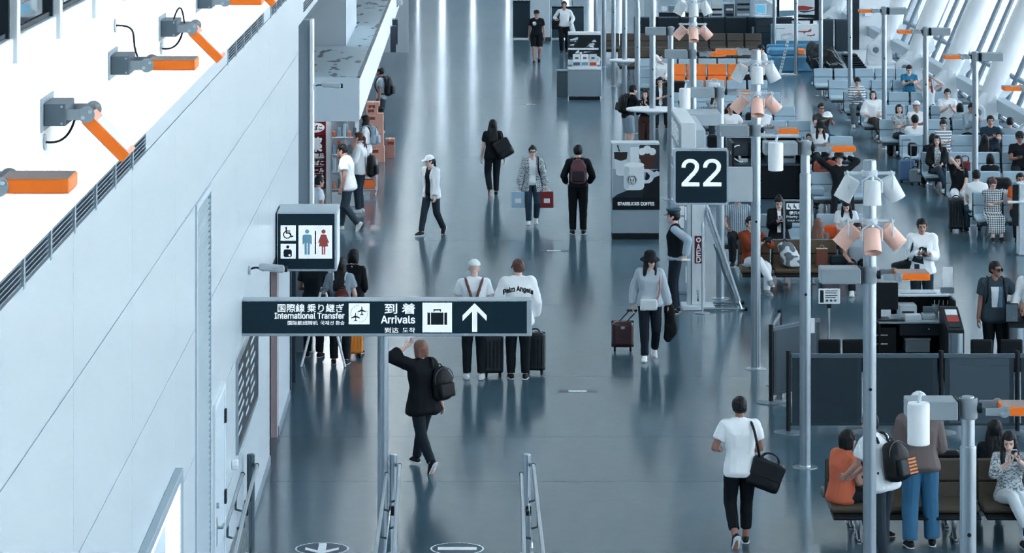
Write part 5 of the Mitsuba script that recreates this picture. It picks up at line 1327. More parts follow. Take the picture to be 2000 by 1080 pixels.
device('paper_tray', 'black paper trays under the desk, left', 'tray', 5.92, 6.28, 49.0, 49.45, .3, .7, BLACK, (('sheet', (5.95, 6.15, 48.99, 49.3, .45, .46), WHITE), ('sheet', (5.95, 6.15, 48.99, 49.3, .58, .59), WHITE)))
def gate_machine(lab, x, y, col):
    k = thing('boarding_gate', lab, 'ticket gate')
    pl = Polygon([(-.02, .0), (.85, .0), (.85, 1.02), (.62, 1.04), (-.02, .8)])
    m = prism(pl, .24); v = m.vertices.copy(); m.vertices = np.stack([x - .12 + v[:, 2], y + v[:, 0], v[:, 1]], 1)
    part(k, 'cabinet', m, BLACK)
    part(k, 'steel_front', lathe([(0, 0), (.115, 0), (.115, .76), (0, .76)], 24, (x, y + .02, 0)), mat('#9aa8b1', .3, .7), 40)
    pt = lambda a, b_, z: orient(box(x - .085, x + .085, a, b_, 0, .006), rot([1, 0, 0], math.degrees(math.atan2(.24, .64))), np.array([0, y, .805 + z]))
    part(k, 'ticket_slot', pt(.06, .2, .004), mat('#1a252c', .2)); part(k, 'red_panel', pt(.22, .4, .004), mat('#a3403c', .3)); part(k, 'white_panel', pt(.42, .58, .004), mat('#dfe7eb', .3))
gate_machine('boarding gate machine with steel front and red panel right of the desk', 7.02, 48.1, BLACK)
gate_machine('black boarding gate machine at the right edge', 7.98, 48.6, BLACK)
for i, u in enumerate((1620, 1667, 1917, 1976)):
    k = thing('office_chair', ('black chair behind the left partition, leftmost', 'black chair half hidden by the spotlight pole', 'black chair right of the steel gate machine', 'black chair at the right edge behind the partition')[i], 'chair', None)
    c = np.array([X(u, 46.8), 46.8])
    part(k, 'backrest', to_tm(mv_m(rhull((.31, .06, .44), .028), (c[0], c[1], .66))), BLACK, 40); part(k, 'seat', to_tm(mv_m(rhull((.32, .44, .07), .03), (c[0], c[1] + .26, .44))), BLACK, 40)
    for sx in (-.14, .14):
        for sy in (.03, .44): part(k, 'leg', tube([(c[0] + sx, c[1] + sy, .42), (c[0] + sx * 1.1, c[1] + sy, 0.0)], .013, 6), STEEL)
    for sx in (-.11, .11): part(k, 'back_bar', tube([(c[0] + sx, c[1] + .06, .42), (c[0] + sx, c[1] + .02, .6)], .013, 6), STEEL)
k = thing('sign_stand', 'small white information sign on a steel pole behind the partitions', 'sign')
d = 47.7; c = X(1619, d)
part(k, 'pole', tube([(c, d, .02), (c, d, 1.36)], .018, 10), STEEL); part(k, 'foot', disc(.17, 0, .02, (c, d, 0), 24), STEEL, 30); part(k, 'clamp', box(c - .03, c + .03, d - .03, d + .03, 1.18, 1.3, .006), BLACK)
pn = part(k, 'board', box(X(1598, d), X(1640, d), d - .045, d - .02, Z(593, d), Z(563, d), .006), mat('#e8eef1', .35))
part(pn, 'dark_strip', box(X(1601, d), X(1608, d), d - .048, d - .045, Z(590, d), Z(566, d)), mat('#1b262d', .4))
for j, (wd, v) in enumerate(((24, 568), (22, 572), (24, 577), (20, 581))): part(pn, 'printed_line', box(X(1611, d), X(1611 + wd, d), d - .048, d - .045, Z(v, d), Z(v - 1.6, d)), mat('#2b3740', .4))
for j in range(3): part(pn, 'printed_square', box(X(1612 + 8 * j, d), X(1617 + 8 * j, d), d - .048, d - .045, Z(588, d), Z(584, d)), mat(('#2a3540', '#3b4a55', '#4a6a80')[j], .4))

# ------------------------------------------------------------------ gate counter with printers
k = thing('gate_counter', 'black gate counter full of office machines, right of the gate number sign', 'counter')
xa, xb = X(1426, 71), X(1563, 71)
part(k, 'body', box(xa + .25, xb, 70.6, 71.0, .02, .72, .01), mat('#0c161c', .4)); part(k, 'side', box(xa, xa + .05, 70.5, 72.1, 0, 1.2), BLACK); part(k, 'side', box(xb - .05, xb, 70.5, 72.1, 0, 1.2), BLACK)
part(k, 'desk_top', box(xa + .05, xb - .05, 70.5, 71.7, .72, .75), mat('#3a4852', .35)); part(k, 'back', box(xa, xb, 71.9, 72.0, 0, 1.2), mat('#26333b', .5)); part(k, 'top_shelf', box(xa - .05, xb + .05, 71.5, 72.15, 1.2, 1.24, .01), mat('#9daab3', .35))
part(k, 'divider', box(6.3, 6.35, 70.6, 71.9, .75, 1.2), mat('#43525c', .4)); part(k, 'back_plate', box(xa + .1, 6.25, 71.85, 71.9, .78, 1.15), mat('#7b8a94', .5))
device('printer', 'grey ticket printer at the right end of the gate counter', 'printer', 6.62, 6.92, 70.7, 71.2, .75, .98, mat('#8c9aa3', .45), (('paper_slot', (6.66, 6.88, 70.69, 70.7, .86, .9), DARK), ('panel', (6.66, 6.8, 70.695, 70.7, .92, .96), mat('#c9d3d9', .4))))
device('printer', 'pale printer in the middle of the gate counter', 'printer', 6.38, 6.6, 70.9, 71.3, .75, .9, LG, (('paper_slot', (6.4, 6.58, 70.89, 70.9, .8, .83), DARK),))
device('monitor', 'dark monitor seen from behind on the gate counter', 'monitor', 5.95, 6.3, 71.1, 71.16, .85, 1.16, BLACK, (('stand', (6.08, 6.16, 71.15, 71.2, .75, .95), BLACK),))
single('cable', 'white cable looping out of the gate counter', 'cable', tube(bend([(5.75, 71.0, 1.1), (5.6, 70.9, 1.05), (5.56, 70.75, .92), (5.66, 70.7, .82), (5.8, 70.9, .78)], 20), .014, 6), WHITE, True)
device('telephone', 'grey telephone at the left end of the gate counter', 'telephone', 5.72, 5.92, 70.85, 71.05, .75, .82, LG, (('handset', (5.72, 5.77, 70.84, 71.06, .82, .87), mat('#cfd8dd', .4)),))

# ------------------------------------------------------------------ the far gate: counters, screens, play corner
d = 112.0
for i in range(7):
    ua, ub = 1240 + 44 * i, 1240 + 44 * (i + 1)
    k = thing('partition', f'far dark partition before the far counters, {["first", "second", "third", "fourth", "fifth", "sixth", "seventh"][i]} from the left', 'partition', None)
    part(k, 'panel', box(X(ua, d) + .03, X(ub, d) - .03, d, d + .03, .1, 1.14), mat('#1d2a33', .4)); part(k, 'top_bar', box(X(ua, d), X(ub, d), d - .01, d + .04, 1.14, 1.18), mat('#5d6d77', .4))
    part(k, 'post', box(X(ua, d) - .03, X(ua, d) + .03, d - .02, d + .05, 0, 1.18), BLACK)
    if i in (5,): part(k, 'pale_panel', box(X(ua + 8, d), X(ub - 4, d), d - .006, d, .35, .85), mat('#8ea0ab', .3))
k = thing('dark_cabinet', 'dark drawer cabinet carrying a small blue screen, far gate', 'cabinet')
d = 111.0; xa, xb = X(1476, d), X(1508, d)
part(k, 'body', box(xa, xb, d, d + .6, 0, 1.22, .01), mat('#202c34', .4))
for j in range(5): part(k, 'drawer', box(xa + .03, xb - .03, d - .01, d, .1 + .21 * j, .29 + .21 * j, .004), mat('#2b3840', .4))
part(k, 'top', box(xa - .02, xb + .02, d - .02, d + .62, 1.22, 1.27, .006), mat('#b5c1c8', .4))
k = thing('monitor', 'small monitor with a blue screen on the dark cabinet', 'monitor')
part(k, 'frame', box(X(1476, d), X(1498, d), d + .2, d + .25, 1.33, 1.66, .008), mat('#dfe6ea', .35)); part(k, 'screen', box(X(1478, d), X(1496, d), d + .195, d + .2, 1.36, 1.63), mat('#3d7896', .2), emit=[.006, .02, .03]); part(k, 'stand', box(X(1485, d), X(1489, d), d + .25, d + .3, 1.27, 1.45), PALE)
d = 117.0
for i, (ua, ub, zt, lab) in enumerate(((1242, 1258, 1.9, 'pale grey machine cabinet at the far counters, leftmost'), (1288, 1330, 1.0, 'long dark counter with office machines, far gate left'), (1340, 1384, 1.0, 'dark counter behind the top spotlights'), (1388, 1412, 1.6, 'pale upright kiosk machine with a shelf, far gate'), (1416, 1434, 1.3, 'grey machine with a tilted top, far gate'), (1438, 1466, 1.5, 'grey striped rack at the far gate'))):
    k = thing('far_counter', lab, 'counter', None)
    xa, xb = X(ua, d), X(ub, d)
    part(k, 'body', box(xa, xb, d, d + .5, 0, zt, .01), mat(('#c3ced5', '#1b272f', '#1b272f', '#cdd7dd', '#4d5d68', '#8797a2')[i], .4))
    part(k, 'top', box(xa - .03, xb + .03, d - .05, d + .55, zt, zt + .04, .005), mat(('#dfe6ea', '#8c9ba5', '#8c9ba5', '#e6ecef', '#aab7bf', '#c3ced5')[i], .35))
    if i in (3, 4, 5):
        for j in range(3): part(k, 'shelf', box(xa + .04, xb - .04, d - .03, d, .9 + .18 * j, .97 + .18 * j), mat(('#2b3740', '#10191f', '#d5dde2')[(i + j) % 3], .4))
    if i in (1, 2):
        for j in range(3):
            single('office_machine', f'small {("white", "grey", "pale")[j]} office machine on the {("left", "middle")[i - 1]} dark far counter', 'machine', cat([box(xa + .08 + .26 * j, xa + .27 + .26 * j, d + .05, d + .35, zt + .04, zt + .2 + .05 * (j % 2), .01), box(xa + .1 + .26 * j, xa + .25 + .26 * j, d + .02, d + .1, zt + .04, zt + .1, .01)]), mat(('#e6ecef', '#7d8c96', '#c3cdd4')[j], .45))
struct('wall_far_pillars', cat([box(X(u, 124) - w / 2, X(u, 124) + w / 2, 124, 124.3, 0, 9) for u, w in ((1262, .5), (1436, .3), (1461, .35), (1637, 1.5))]), mat('#a9b8c2', .4))
k = thing('big_screen', 'big black-framed screen showing a white aircraft with a red stripe', 'screen')
d = 116.0; xa, xb = X(1518, d), X(1600, d); zb_, zt_ = Z(40, d), 2.15
part(k, 'frame', box(xa, xb, d, d + .12, zb_, zt_, .01), BLACK); part(k, 'stand', cat([box(xa + .2, xa + .3, d + .1, d + .3, 0, 1), box(xb - .3, xb - .2, d + .1, d + .3, 0, 1), box(xa + .1, xb - .1, d - .1, d + .5, 0, .06)]), DARK)
sc = part(k, 'screen', box(X(1522, d), X(1591, d), d - .006, d, Z(36, d), 2.08), mat('#e9f0f4', .2), emit=[.04, .043, .045])
S_ = lambda pts: Polygon([((u - 1522) * d / F, (36 - v) * d / F) for u, v in pts])
for n, pts, c in (('sea_print', [(1522, 21), (1553, 20), (1553, 30), (1522, 33)], '#7fa2b5'), ('fuselage_print', [(1553, 2), (1572, -6), (1591, 0), (1591, 34), (1553, 30)], '#dfe9ee'), ('red_stripe_print', [(1553, 12), (1570, 11), (1591, 15), (1578, 20), (1556, 20)], '#b0473c'), ('blue_stripe_print', [(1556, 21), (1580, 21), (1591, 18), (1591, 21), (1570, 25)], '#31506b'), ('shadow_print', [(1553, 28), (1591, 29), (1591, 36), (1553, 34)], '#16242d')):
    layer[0] += 1
    part(sc, n, front(S_(pts), .001, X(1522, d), d - .008 - .0011 * ('sea fuselage red blue shadow'.split().index(n.split('_')[0])), Z(36, d)), mat(c, .3))
k = thing('play_corner_board', 'white panel with two red aeroplanes and Hello! lettering, far play corner', 'panel')
d = 110.0; xa, xb = X(1510, d), X(1601, d)
part(k, 'board', box(xa, xb, d, d + .1, Z(80, d), Z(47, d), .01), mat('#e9eff2', .4)); part(k, 'plinth', box(xa, xb, d - .05, d + .2, 0, Z(80, d), .01), mat('#4f87a6', .5)); part(k, 'side_post', box(xa - .07, xa, d - .05, d + .15, 0, Z(47, d), .01), mat('#8fb0c2', .4))
sp_ = affinity.scale(Polygon([(-.5, .0), (-.42, .06), (.2, .08), (.38, .22), (.48, .24), (.42, .06), (.42, -.02), (.05, -.05), (-.02, -.17), (-.1, -.17), (-.08, -.05), (-.4, -.04)]), 1, 1)
for u, v, s_ in ((1572, 62, .5), (1584, 69.5, .3)): part(k, 'aeroplane_print', front(affinity.scale(sp_, s_ * .95, s_ * .8, origin=(0, 0)), .003, X(u, d), d - .003, Z(v, d)), mat('#a0524e', .4))
hb = part(k, 'speech_bubble', front(affinity.rotate(rrect(23 * d / F, 12 * d / F, .06), 8, origin=(0, 0)), .002, X(1526, d), d - .002, Z(79, d)), mat('#c3ced5', .4))
part(hb, 'lettering', front(affinity.rotate(text_poly('Hello!', 6.5 * d / F, 5, width=19 * d / F), 8, origin=(0, 0)), .003, X(1528, d), d - .006, Z(76.5, d)), PRINT)
part(k, 'lettering', front(text_poly('oxi', 6 * d / F, 1, width=11 * d / F), .003, X(1561, d), d - .003, Z(77, d)), mat('#c9d2d8', .4)); part(k, 'printed_line', box(X(1516, d), X(1533, d), d - .002, d, Z(56, d), Z(55, d)), mat('#9aa7b0', .4))
k = thing('play_sofa', 'big blue padded play bench in front of the white Hello! panel', 'sofa')
d = 103.6; xa, xb = X(1503, d), X(1604, d)
part(k, 'base', box(xa, xb, d, d + .8, 0, .5, .05), mat('#5f97b8', .5)); part(k, 'back', box(xa, xb, d + .8, d + 1.15, 0, .8, .05), mat('#4c86a8', .5)); part(k, 'arm', box(xa, xa + .9, d + .1, d + 1.1, .5, .72, .05), mat('#5f97b8', .5)); part(k, 'white_top', box(X(1576, d), xb, d + .3, d + .8, .5, .53, .01), mat('#e3eaee', .4))
single('cushion', 'orange cushion on the blue padded play bench', 'cushion', to_tm(mv_m(rhull((.26, .3, .2), .05), (X(1567, d), d + .5, .6))), mat('#ff8646', .5), 40)
k = thing('slanting_banner', 'narrow slanting white banner stand before the blue play bench', 'banner')
d = 102.6; a, b = np.array([X(1523, d), d, .03]), np.array([X(1543, d), d + .5, 1.12])
part(k, 'board', trimesh.convex.convex_hull(np.vstack([p + np.array([sx, sy, 0]) for p in (a, b) for sx in (-.035, .045) for sy in (0, .03)])), mat('#cbd5db', .4)); part(k, 'foot', box(X(1522, d), X(1556, d), d - .1, d + .3, 0, .03, .01), WHITE)
for j in range(9): 
    p = a + (b - a) * (.15 + .085 * j); part(k, 'printed_mark', cbox(p + [0, -.012, 0], (.045, .006, .05)), mat('#71818c', .4))
# heap under a net
k = thing('net_heap', 'black heap of folded wheelchairs under a net, beside the play corner', 'heap')
d = 101.2
blob = add([hull(ell((X(1597, d), d + 1.9, .62), (.17, .4, .42)), ell((X(1607, d), d + 1.2, .45), (.2, .4, .5))), hull(ell((X(1607, d), d + 1.2, .5), (.24, .4, .48)), ell((X(1625, d), d + .7, .45), (.28, .4, .48))), hull(ell((X(1625, d), d + .7, .45), (.24, .35, .5)), ell((X(1645, d), d + .1, .22), (.16, .3, .22)))]).trim_by_plane([0, 0, 1], 0.0)
bm = folds(melt(blob, .06, 6), .05, (5, 5, 5), 4)
bm.vertices[:, 2] = np.maximum(bm.vertices[:, 2], 0)
part(k, 'cover', bm, mat('#0c1418', .6), True)
tri = np.asarray(bm.vertices)
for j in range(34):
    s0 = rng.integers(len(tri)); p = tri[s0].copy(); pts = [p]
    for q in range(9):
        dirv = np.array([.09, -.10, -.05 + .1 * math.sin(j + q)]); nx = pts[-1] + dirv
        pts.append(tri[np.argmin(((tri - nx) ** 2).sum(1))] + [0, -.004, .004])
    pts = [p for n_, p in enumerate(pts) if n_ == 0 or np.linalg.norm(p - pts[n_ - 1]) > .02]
    if len(pts) > 3: part(k, 'net_highlight', tube(np.array(pts), .008, 4), mat('#b9c6cd', .5))  # pale cords draw the highlights on the black net
for j in range(6):
    single('folded_mat', f'dark folded mat in the low pile right of the net heap, {["lowest", "second", "third", "fourth", "fifth", "topmost"][j]}', 'mat', box(X(1652, 105.5) - .0 - .02 * j, X(1690 - 3 * j, 105.5), 105.2 + .05 * j, 106.0, .07 * j, .07 * j + .058, .015), mat('#141e24' if j % 2 else '#1d2930', .5), group='mats piled right of the net heap')
k = thing('wall_box', 'white electric box on the pale end wall', 'box'); d = 112.9
part(k, 'body', box(X(1688, d), X(1700, d), d - .12, d, Z(32, d), Z(18, d), .01), WHITE); part(k, 'side_cover', box(X(1688, d) - .006, X(1688, d), d - .11, d, Z(31, d), Z(19, d)), mat('#8796a0', .4))
for i in range(2):
    k = thing('far_partition_wing', ('dark partition wing right of the big screen, near side', 'dark partition wing right of the big screen, by the dark door')[i], 'partition')
    ua, ub = ((1603, 1628), (1630, 1656))[i]; d = 111.5
    part(k, 'panel', box(X(ua, d), X(ub, d), d, d + .04, .05, 1.1), mat('#2c3a43', .4)); part(k, 'top_bar', box(X(ua, d), X(ub, d), d - .01, d + .05, 1.1, 1.14), mat('#56656f', .4)); part(k, 'post', box(X(ua, d), X(ua, d) + .05, d - .01, d + .05, 0, 1.14), BLACK)
struct('wall_far_pillar', box(X(1036, 117), X(1074, 117), 117, 117.7, 0, 12, .02), mat('#c5d2da', .4))
part('wall_far_pillar', 'base_plate', box(X(1034, 117), X(1076, 117), 116.97, 117.73, 0, .14), mat('#34434d', .4))
k = thing('glass_screen', 'dark glass screen left of the far white pillar', 'screen'); d = 118.0
part(k, 'panel', box(X(1002, d), X(1035, d), d, d + .03, 0.05, 1.3), mat('#33434d', .15)); part(k, 'top_rail', box(X(1002, d), X(1035, d), d - .02, d + .05, 1.3, 1.36), DARK)
k = thing('glass_screen', 'dark glass screen right of the far white pillar', 'screen')
part(k, 'panel', box(X(1078, d), X(1140, d), d, d + .03, 0.05, 1.1), mat('#3b4b55', .15)); part(k, 'top_rail', box(X(1078, d), X(1140, d), d - .02, d + .05, 1.1, 1.16), DARK)

# ------------------------------------------------------------------ things at the right edge by the gate
k = thing('gate_reader', 'white gate reader column with a black screen at the right edge', 'ticket gate')
d = 61.8; part(k, 'column', box(X(1990, d), X(2012, d), d, d + .3, 0, 1.35, .02), mat('#cbd6dc', .4)); part(k, 'screen', box(X(1979, d), X(1990, d), d + .02, d + .1, .55, 1.32, .01), BLACK); part(k, 'arm', box(X(1968, d), X(2012, d), d - .05, d + .05, .98, 1.02, .008), WHITE)
# ------------------------------------------------------------------ everybody in the hall
def st(label, u, v, face, **k): return person(label, P(u, v), face, **k)
def sit(label, u, d, sd='F', pose=None, dy=.32, **k):
    y = d - dy if sd == 'F' else d + dy
    f = (180 if sd == 'F' else 0) + k.pop('turn', 0)
    return person(label, (X(u, y), y, 0), f, pose=dict(SIT, **(pose or {})), **k)
W_, K_, G_ = dict(col='#f1f5f7'), dict(col='#10171c'), dict(col='#93a2ad')
def tp(col, sleeve='short', **k): return dict(dict(col=col, sleeve=sleeve), **k)
def bt(col, kind='trousers', **k): return dict(dict(col=col, kind=kind), **k)
PHONE = dict(hands=((.05, .33, .84), (-.05, .33, .86)))
CROSS = dict(feet=((-.10, .60, .26), (-.09, .47, .08)), knee=((.1, 1, .9), (-.1, 1, .3)))
FOLD = dict(hands=((-.10, .24, .80), (.11, .27, .76)))

def stripes_h(p, n, uv):
    t = mikit.smoothstep(.42, .5, mi.Float(dr_abs(p.z * 16.0 - dr_floor(p.z * 16.0) - .5)) * 2 - .1)
    return mikit.mix((.80, .84, .87), (.16, .2, .23), t)
import drjit as dr
dr_abs, dr_floor = dr.abs, dr.floor
pmat('cloth_stripes', stripes_h, .8)
def stripes_v(p, n, uv):
    f = p.x * 26.0
    return mikit.mix((.16, .22, .27), (.42, .5, .56), mikit.smoothstep(.55, .75, dr.abs(f - dr.floor(f) - .5) * 2))
pmat('cloth_pinstripe', stripes_v, .8)
def checks(p, n, uv):
    a, b = p.x * 24.0, p.z * 24.0
    s = .5 * mi.Float(dr.select(a - dr.floor(a) < .5, 1.0, 0.0)) + .5 * mi.Float(dr.select(b - dr.floor(b) < .5, 1.0, 0.0))
    return mikit.mix((.70, .74, .77), (.03, .05, .06), s)
pmat('cloth_checks', checks, .8)
def dots(p, n, uv):
    a, b = p.x * 15.0, (p.z + p.y * .5) * 15.0
    d2 = dr.square(a - dr.floor(a) - .5) + dr.square(b - dr.floor(b) - .5)
    return mikit.mix((.82, .85, .87), (.008, .012, .015), mikit.smoothstep(.10, .13, d2))
pmat('cloth_dots', dots, .8)
def floral(p, n, uv):
    q = mikit.smoothstep(.35, .75, mikit.fbm(p.x * 55, p.y * 55, p.z * 55, 2))
    return mikit.mix((.55, .6, .63), (.10, .13, .15), q)
pmat('cloth_print', floral, .8)

from shapely import transform as shapely_transform
# ---- the aisle
p = st('woman in black with short light hair walking away, hand raised to her head', 826, 916, 34, h=1.66, sex='f', hair=('bob', 'light'), pose=dict(walk(.95), hands=((.24, -.1, .82), (-.16, .16, 1.60)), elbow=((.5, -1, -.3), (-1, .3, .0))), top=tp('#0d1419', 'three', hem=-.2, flare=.03, loose=.025), bottom=bt('#17222a', loose=.009), shoes='#0d1216', skin='light')
backpack('black rucksack on one shoulder of the woman in black', p, '#0a1014', pos=(.20, -.19, .20), one=1, tilt=-6)
p = st('man in white T-shirt and black cropped trousers walking away, lower right', 1446, 1066, 4, h=1.72, hair=('short', 'black'), pose=dict(walk(.45), hands=((.16, .30, 1.02), (-.22, .26, 1.05))), top=tp('#f3f7f9', hem=-.13, loose=.009), bottom=bt('#0c1419', 'capri', loose=.009), shoes='#11181d', skin='tan')
bag('black shoulder bag with white piping at the hip of the man in white', p['W']((.27, -.06, -.10)), (.40, .17, .34), '#0b1115', R=p['R'] @ rot([0, 1, 0], 22), handles=.07, trim='#0b1115', strap=[p['W'](q) for q in ((.22, -.06, .08), (.17, -.16, .25), (.13, -.11, .45), (.11, .0, .50), (.12, .12, .40))])
p = st('man in white cap and brown suspender straps standing with a black suitcase', 926, 741, 0, h=1.76, hair=('none', 'black'), pose=dict(hands=((.24, .12, .88), (-.2, .26, 1.0))), top=tp('#edf2f4', loose=.01), bottom=bt('#10181e', loose=.009), shoes='#dfe5e8', extras=(('cap', '#dfe6e3'),))
for sx in (-1, 1):
    part(p['key'], 'suspender', tube(np.array([p['W'](q) for q in bend([(sx * .13, .11, .36), (sx * .125, .03, .505), (sx * .11, -.11, .475), (sx * .055, -.165, .31), (sx * .015, -.15, .12)], 14)]), .02, 6), mat('#6d4a44', .7), True)
suitcase('black ribbed suitcase right of the man in the white cap', P(963, 735)[:2], (.30, .22, .62), '#11191f', 4, .0)
p = st('man in white sweatshirt with black gothic lettering across the back', 1012, 741, 0, h=1.77, hair=('short', 'brown'), head=(0, -25), pose=dict(hands=((.24, .14, .90), (-.2, .24, 1.05))), top=tp('#f4f7f8', 'long', hem=-.16, loose=.03, flare=.02), bottom=bt('#0e161b', loose=.01), shoes='#12181c', extras=(('glasses', 'sun'),))
decal_on(p, shapely_transform(text_poly('Palm Angels', .062, 6, width=.43), lambda c: np.stack([c[:, 0] + .12 * (c[:, 1] - .03) * (c[:, 0] - .215) / .215, c[:, 1] * 1.0 - 1.25 * (c[:, 0] - .215) ** 2], 1)), .01, 'lettering', '#10161a', (-.215, 0, .34))
suitcase('black ribbed suitcase right of the man in the lettered sweatshirt', P(1045, 730)[:2], (.30, .22, .62), '#10181d', -6, .0)
p = st('woman in black sun hat and dark glasses walking this way with a case', 1269, 702, 178, h=1.66, sex='f', hair=('long', 'black'), head=(5, -28), pose=dict(walk(.6, .1), hands=((.26, -.02, .86), (-.30, -.06, .82))), top=tp('#b4c0c9', 'long', loose=.02, hem=-.08), bottom=bt('#141f29', loose=.009), shoes='#f0f4f5', extras=(('hat', '#0e1418'), ('glasses', 'sun')))
bag('small white bag across the front of the woman in the sun hat', p['W']((.02, .17, -.02)), (.26, .08, .17), '#dfe5e6', R=p['R'], trim='#b58c80', strap=[p['W'](q) for q in ((-.1, .14, .05), (-.16, .13, .3), (-.13, .03, .47), (-.02, -.14, .4))])
hp = p['hand'][1]
k = thing('coat', 'black coat carried by the woman in the sun hat', 'coat'); t_ = folds(melt(hull(ell(hp + [0, 0, .02], (.07, .06, .06)), ell(hp + [.03, 0, -.3], (.10, .07, .12)), ell(hp + [-.02, 0, -.42], (.07, .06, .08))), .04, 2), .03, (12, 12, 5), 8); part(k, 'cloth', t_, mat('#0a1014', .8), 50)
hp = p['hand'][0]
q = P(1216, 686)
k = thing('suitcase', 'dark red round-cornered suitcase pulled by the woman in the sun hat', 'suitcase')
part(k, 'shell', to_tm(mv_m(rhull((.34, .24, .40), .07, 2), (q[0], q[1], .27))), mat('#3a1a1d', .25, 0, .5, .6), 40); part(k, 'zip_band', to_tm(mv_m(rhull((.345, .03, .405), .014, 1), (q[0], q[1], .27))), BLACK); part(k, 'badge', box(q[0] - .03, q[0] + .03, q[1] - .125, q[1] - .118, .36, .4), STEEL)
for sx in (-.12, .12): part(k, 'wheel', turn(disc(.035, -.015, .015, (0, 0, 0), 14), 90, (0, 1, 0)).apply_translation([q[0] + sx, q[1], .035]), BLACK, 30)
part(k, 'pull_handle', cat([tube([(q[0] - .05, q[1], .46), (hp[0] - .07, hp[1], hp[2] - .04)], .009, 6), tube([(q[0] + .07, q[1], .46), (hp[0] + .05, hp[1], hp[2] - .04)], .009, 6), tube([(hp[0] - .09, hp[1], hp[2] - .02), (hp[0] + .07, hp[1], hp[2] - .02)], .016, 8)]), BLACK)
p = st('security guard in cap and black vest standing in profile', 1320, 612, 84, h=1.74, hair=('short', 'black'), pose=dict(hands=((.22, -.02, .86), (-.22, -.16, .98)), elbow=((.4, -1, 0), (-.3, -1, -.2))), top=tp('#a8bac8', 'long', loose=.009), coat=dict(col='#0d151b', sleeve='none', hem=-.02, open=.03, name='vest'), bottom=bt('#16222c'), shoes='#0b1014', extras=(('peaked', '#33505f'),))
part(p['key'], 'armband', tube([p['elbow'][1] * .55 + p['W']((-.172, 0, .452)) * .45, p['elbow'][1] * .9 + p['W']((-.172, 0, .452)) * .1], .068, 14), mat('#b9aaa6', .5))
k = thing('notebook', 'small white notebook in the hand of the security guard', 'notebook'); part(k, 'cover', cbox(p['hand'][1] + [.03, -.03, 0], (.14, .1, .02), .004), WHITE); part(k, 'page', cbox(p['hand'][1] + [.03, -.03, .012], (.13, .09, .004)), PRINT)
p = st('woman in white cap and open white jacket walking left', 843, 460, 142, h=1.60, sex='f', hair=('tail', 'black'), head=(6, 15), pose=walk(.85), top=K_, coat=dict(col='#eaf0f3', open=.075, hem=-.14), bottom=bt('#26323b', loose=.009), shoes='#0e1418', extras=(('cap', '#f2f5f6'),), far=False)
p = st('woman with long black hair in black walking away, middle of the aisle', 963, 382, 8, h=1.66, sex='f', hair=('long', 'black'), pose=walk(.3), top=tp('#0c1318', hem=-.12, loose=.01), bottom=bt('#121b22', loose=.01), shoes='#0c1115')
bag('big black bag on the shoulder of the woman with long black hair', p['W']((.20, -.20, .14)), (.36, .20, .40), '#0d1419', R=p['R'] @ rot([0, 1, 0], -28), strap=[p['W'](q) for q in ((.2, -.12, .3), (.14, -.06, .48), (.13, .08, .45))])
p = st('woman in white top and grey cardigan walking this way with shopping bags', 1040, 438, 180, h=1.60, sex='f', hair=('bun', 'black'), pose=dict(walk(.3, .0), hands=((.30, .06, .80), (-.30, .06, .80))), top=tp('#eef2f4'), coat=dict(col='#65717a', open=.085, hem=-.22, flare=.03, name='cardigan', mat='cloth_print'), bottom=bt('#2c3d4a', loose=.01), shoes='#e5eaec', extras=(('glasses', 'x'),), grip=('grip', 'grip'), far=False)
def carrier(lab, hp, col, size=(.26, .10, .32), trim=None):
    k = thing('shopping_bag', lab, 'bag')
    x, y, z = hp; w, d_, h_ = np.array(size) / 2
    z0 = z - .06 - size[2]
    m = trimesh.convex.convex_hull(np.array([[x + sx * w * f, y + sy * d_ * f2, zz] for sx in (-1, 1) for sy in (-1, 1) for f, f2, zz in ((1, 1, z0), (1.0, .8, z0 + size[2]))]))
    part(k, 'body', m, mat(col, .4)); 
    for sy in (-1, 1): part(k, 'handle', tube(bend([(x - w * .5, y + sy * d_ * .7, z0 + size[2]), (x, y, z + .0), (x + w * .5, y + sy * d_ * .7, z0 + size[2])], 9), .006, 5), mat(trim or '#dfe5e8', .5), True)
    part(k, 'printed_mark', box(x - .06, x + .06, y - d_ - .002, y - d_ + .004, z0 + .1, z0 + .19), mat('#eef2f4', .4))
    return k
carrier('pale blue shopping bag carried by the woman in the grey cardigan', p['hand'][0], '#9fc0d4')
carrier('dark red shopping bag carried by the woman in the grey cardigan', p['hand'][1], '#8a3030')
backpack('black rucksack behind the woman in the grey cardigan', p, '#12191f', pos=(-.14, -.20, .2), one=-1)
p = st('man in black with a dark red rucksack standing with his back turned', 1129, 458, 0, h=1.76, hair=('short', 'black'), pose=dict(hands=((.22, .16, .98), (-.22, .16, .98))), top=tp('#0f161b', 'long', loose=.006), bottom=bt('#0e151a'), shoes='#0c1115', far=False)
backpack('dark red patterned rucksack on the man in black', p, '#6c4148', size=(.32, .17, .50), trim='#2c1f25')
st('man in black T-shirt, cap and shorts walking this way, far aisle', 1048, 124, 180, h=1.76, hair=('short', 'black'), pose=walk(.35), top=K_, bottom=bt('#0f161b', 'shorts', loose=.016), shoes='#12171b', fat=1.15, extras=(('cap', '#12181c'),), skin='mid')
decal_on(PEOPLE['person_010'] if 'person_010' in PEOPLE else list(PEOPLE.values())[-1], Point(0, 0).buffer(.06), .01, 'print', '#cfd8dd', (.07, 0, .36), 'front')
p = st('man in white shirt and black trousers with a shoulder bag, far aisle', 1102, 104, 178, h=1.78, hair=('shaven', 'black'), pose=dict(walk(.35), hands=((.24, .18, 1.10), (-.24, .18, 1.0))), top=tp('#eef2f4', 'long'), bottom=bt('#0d1419'), shoes='#0b1013', skin='mid')
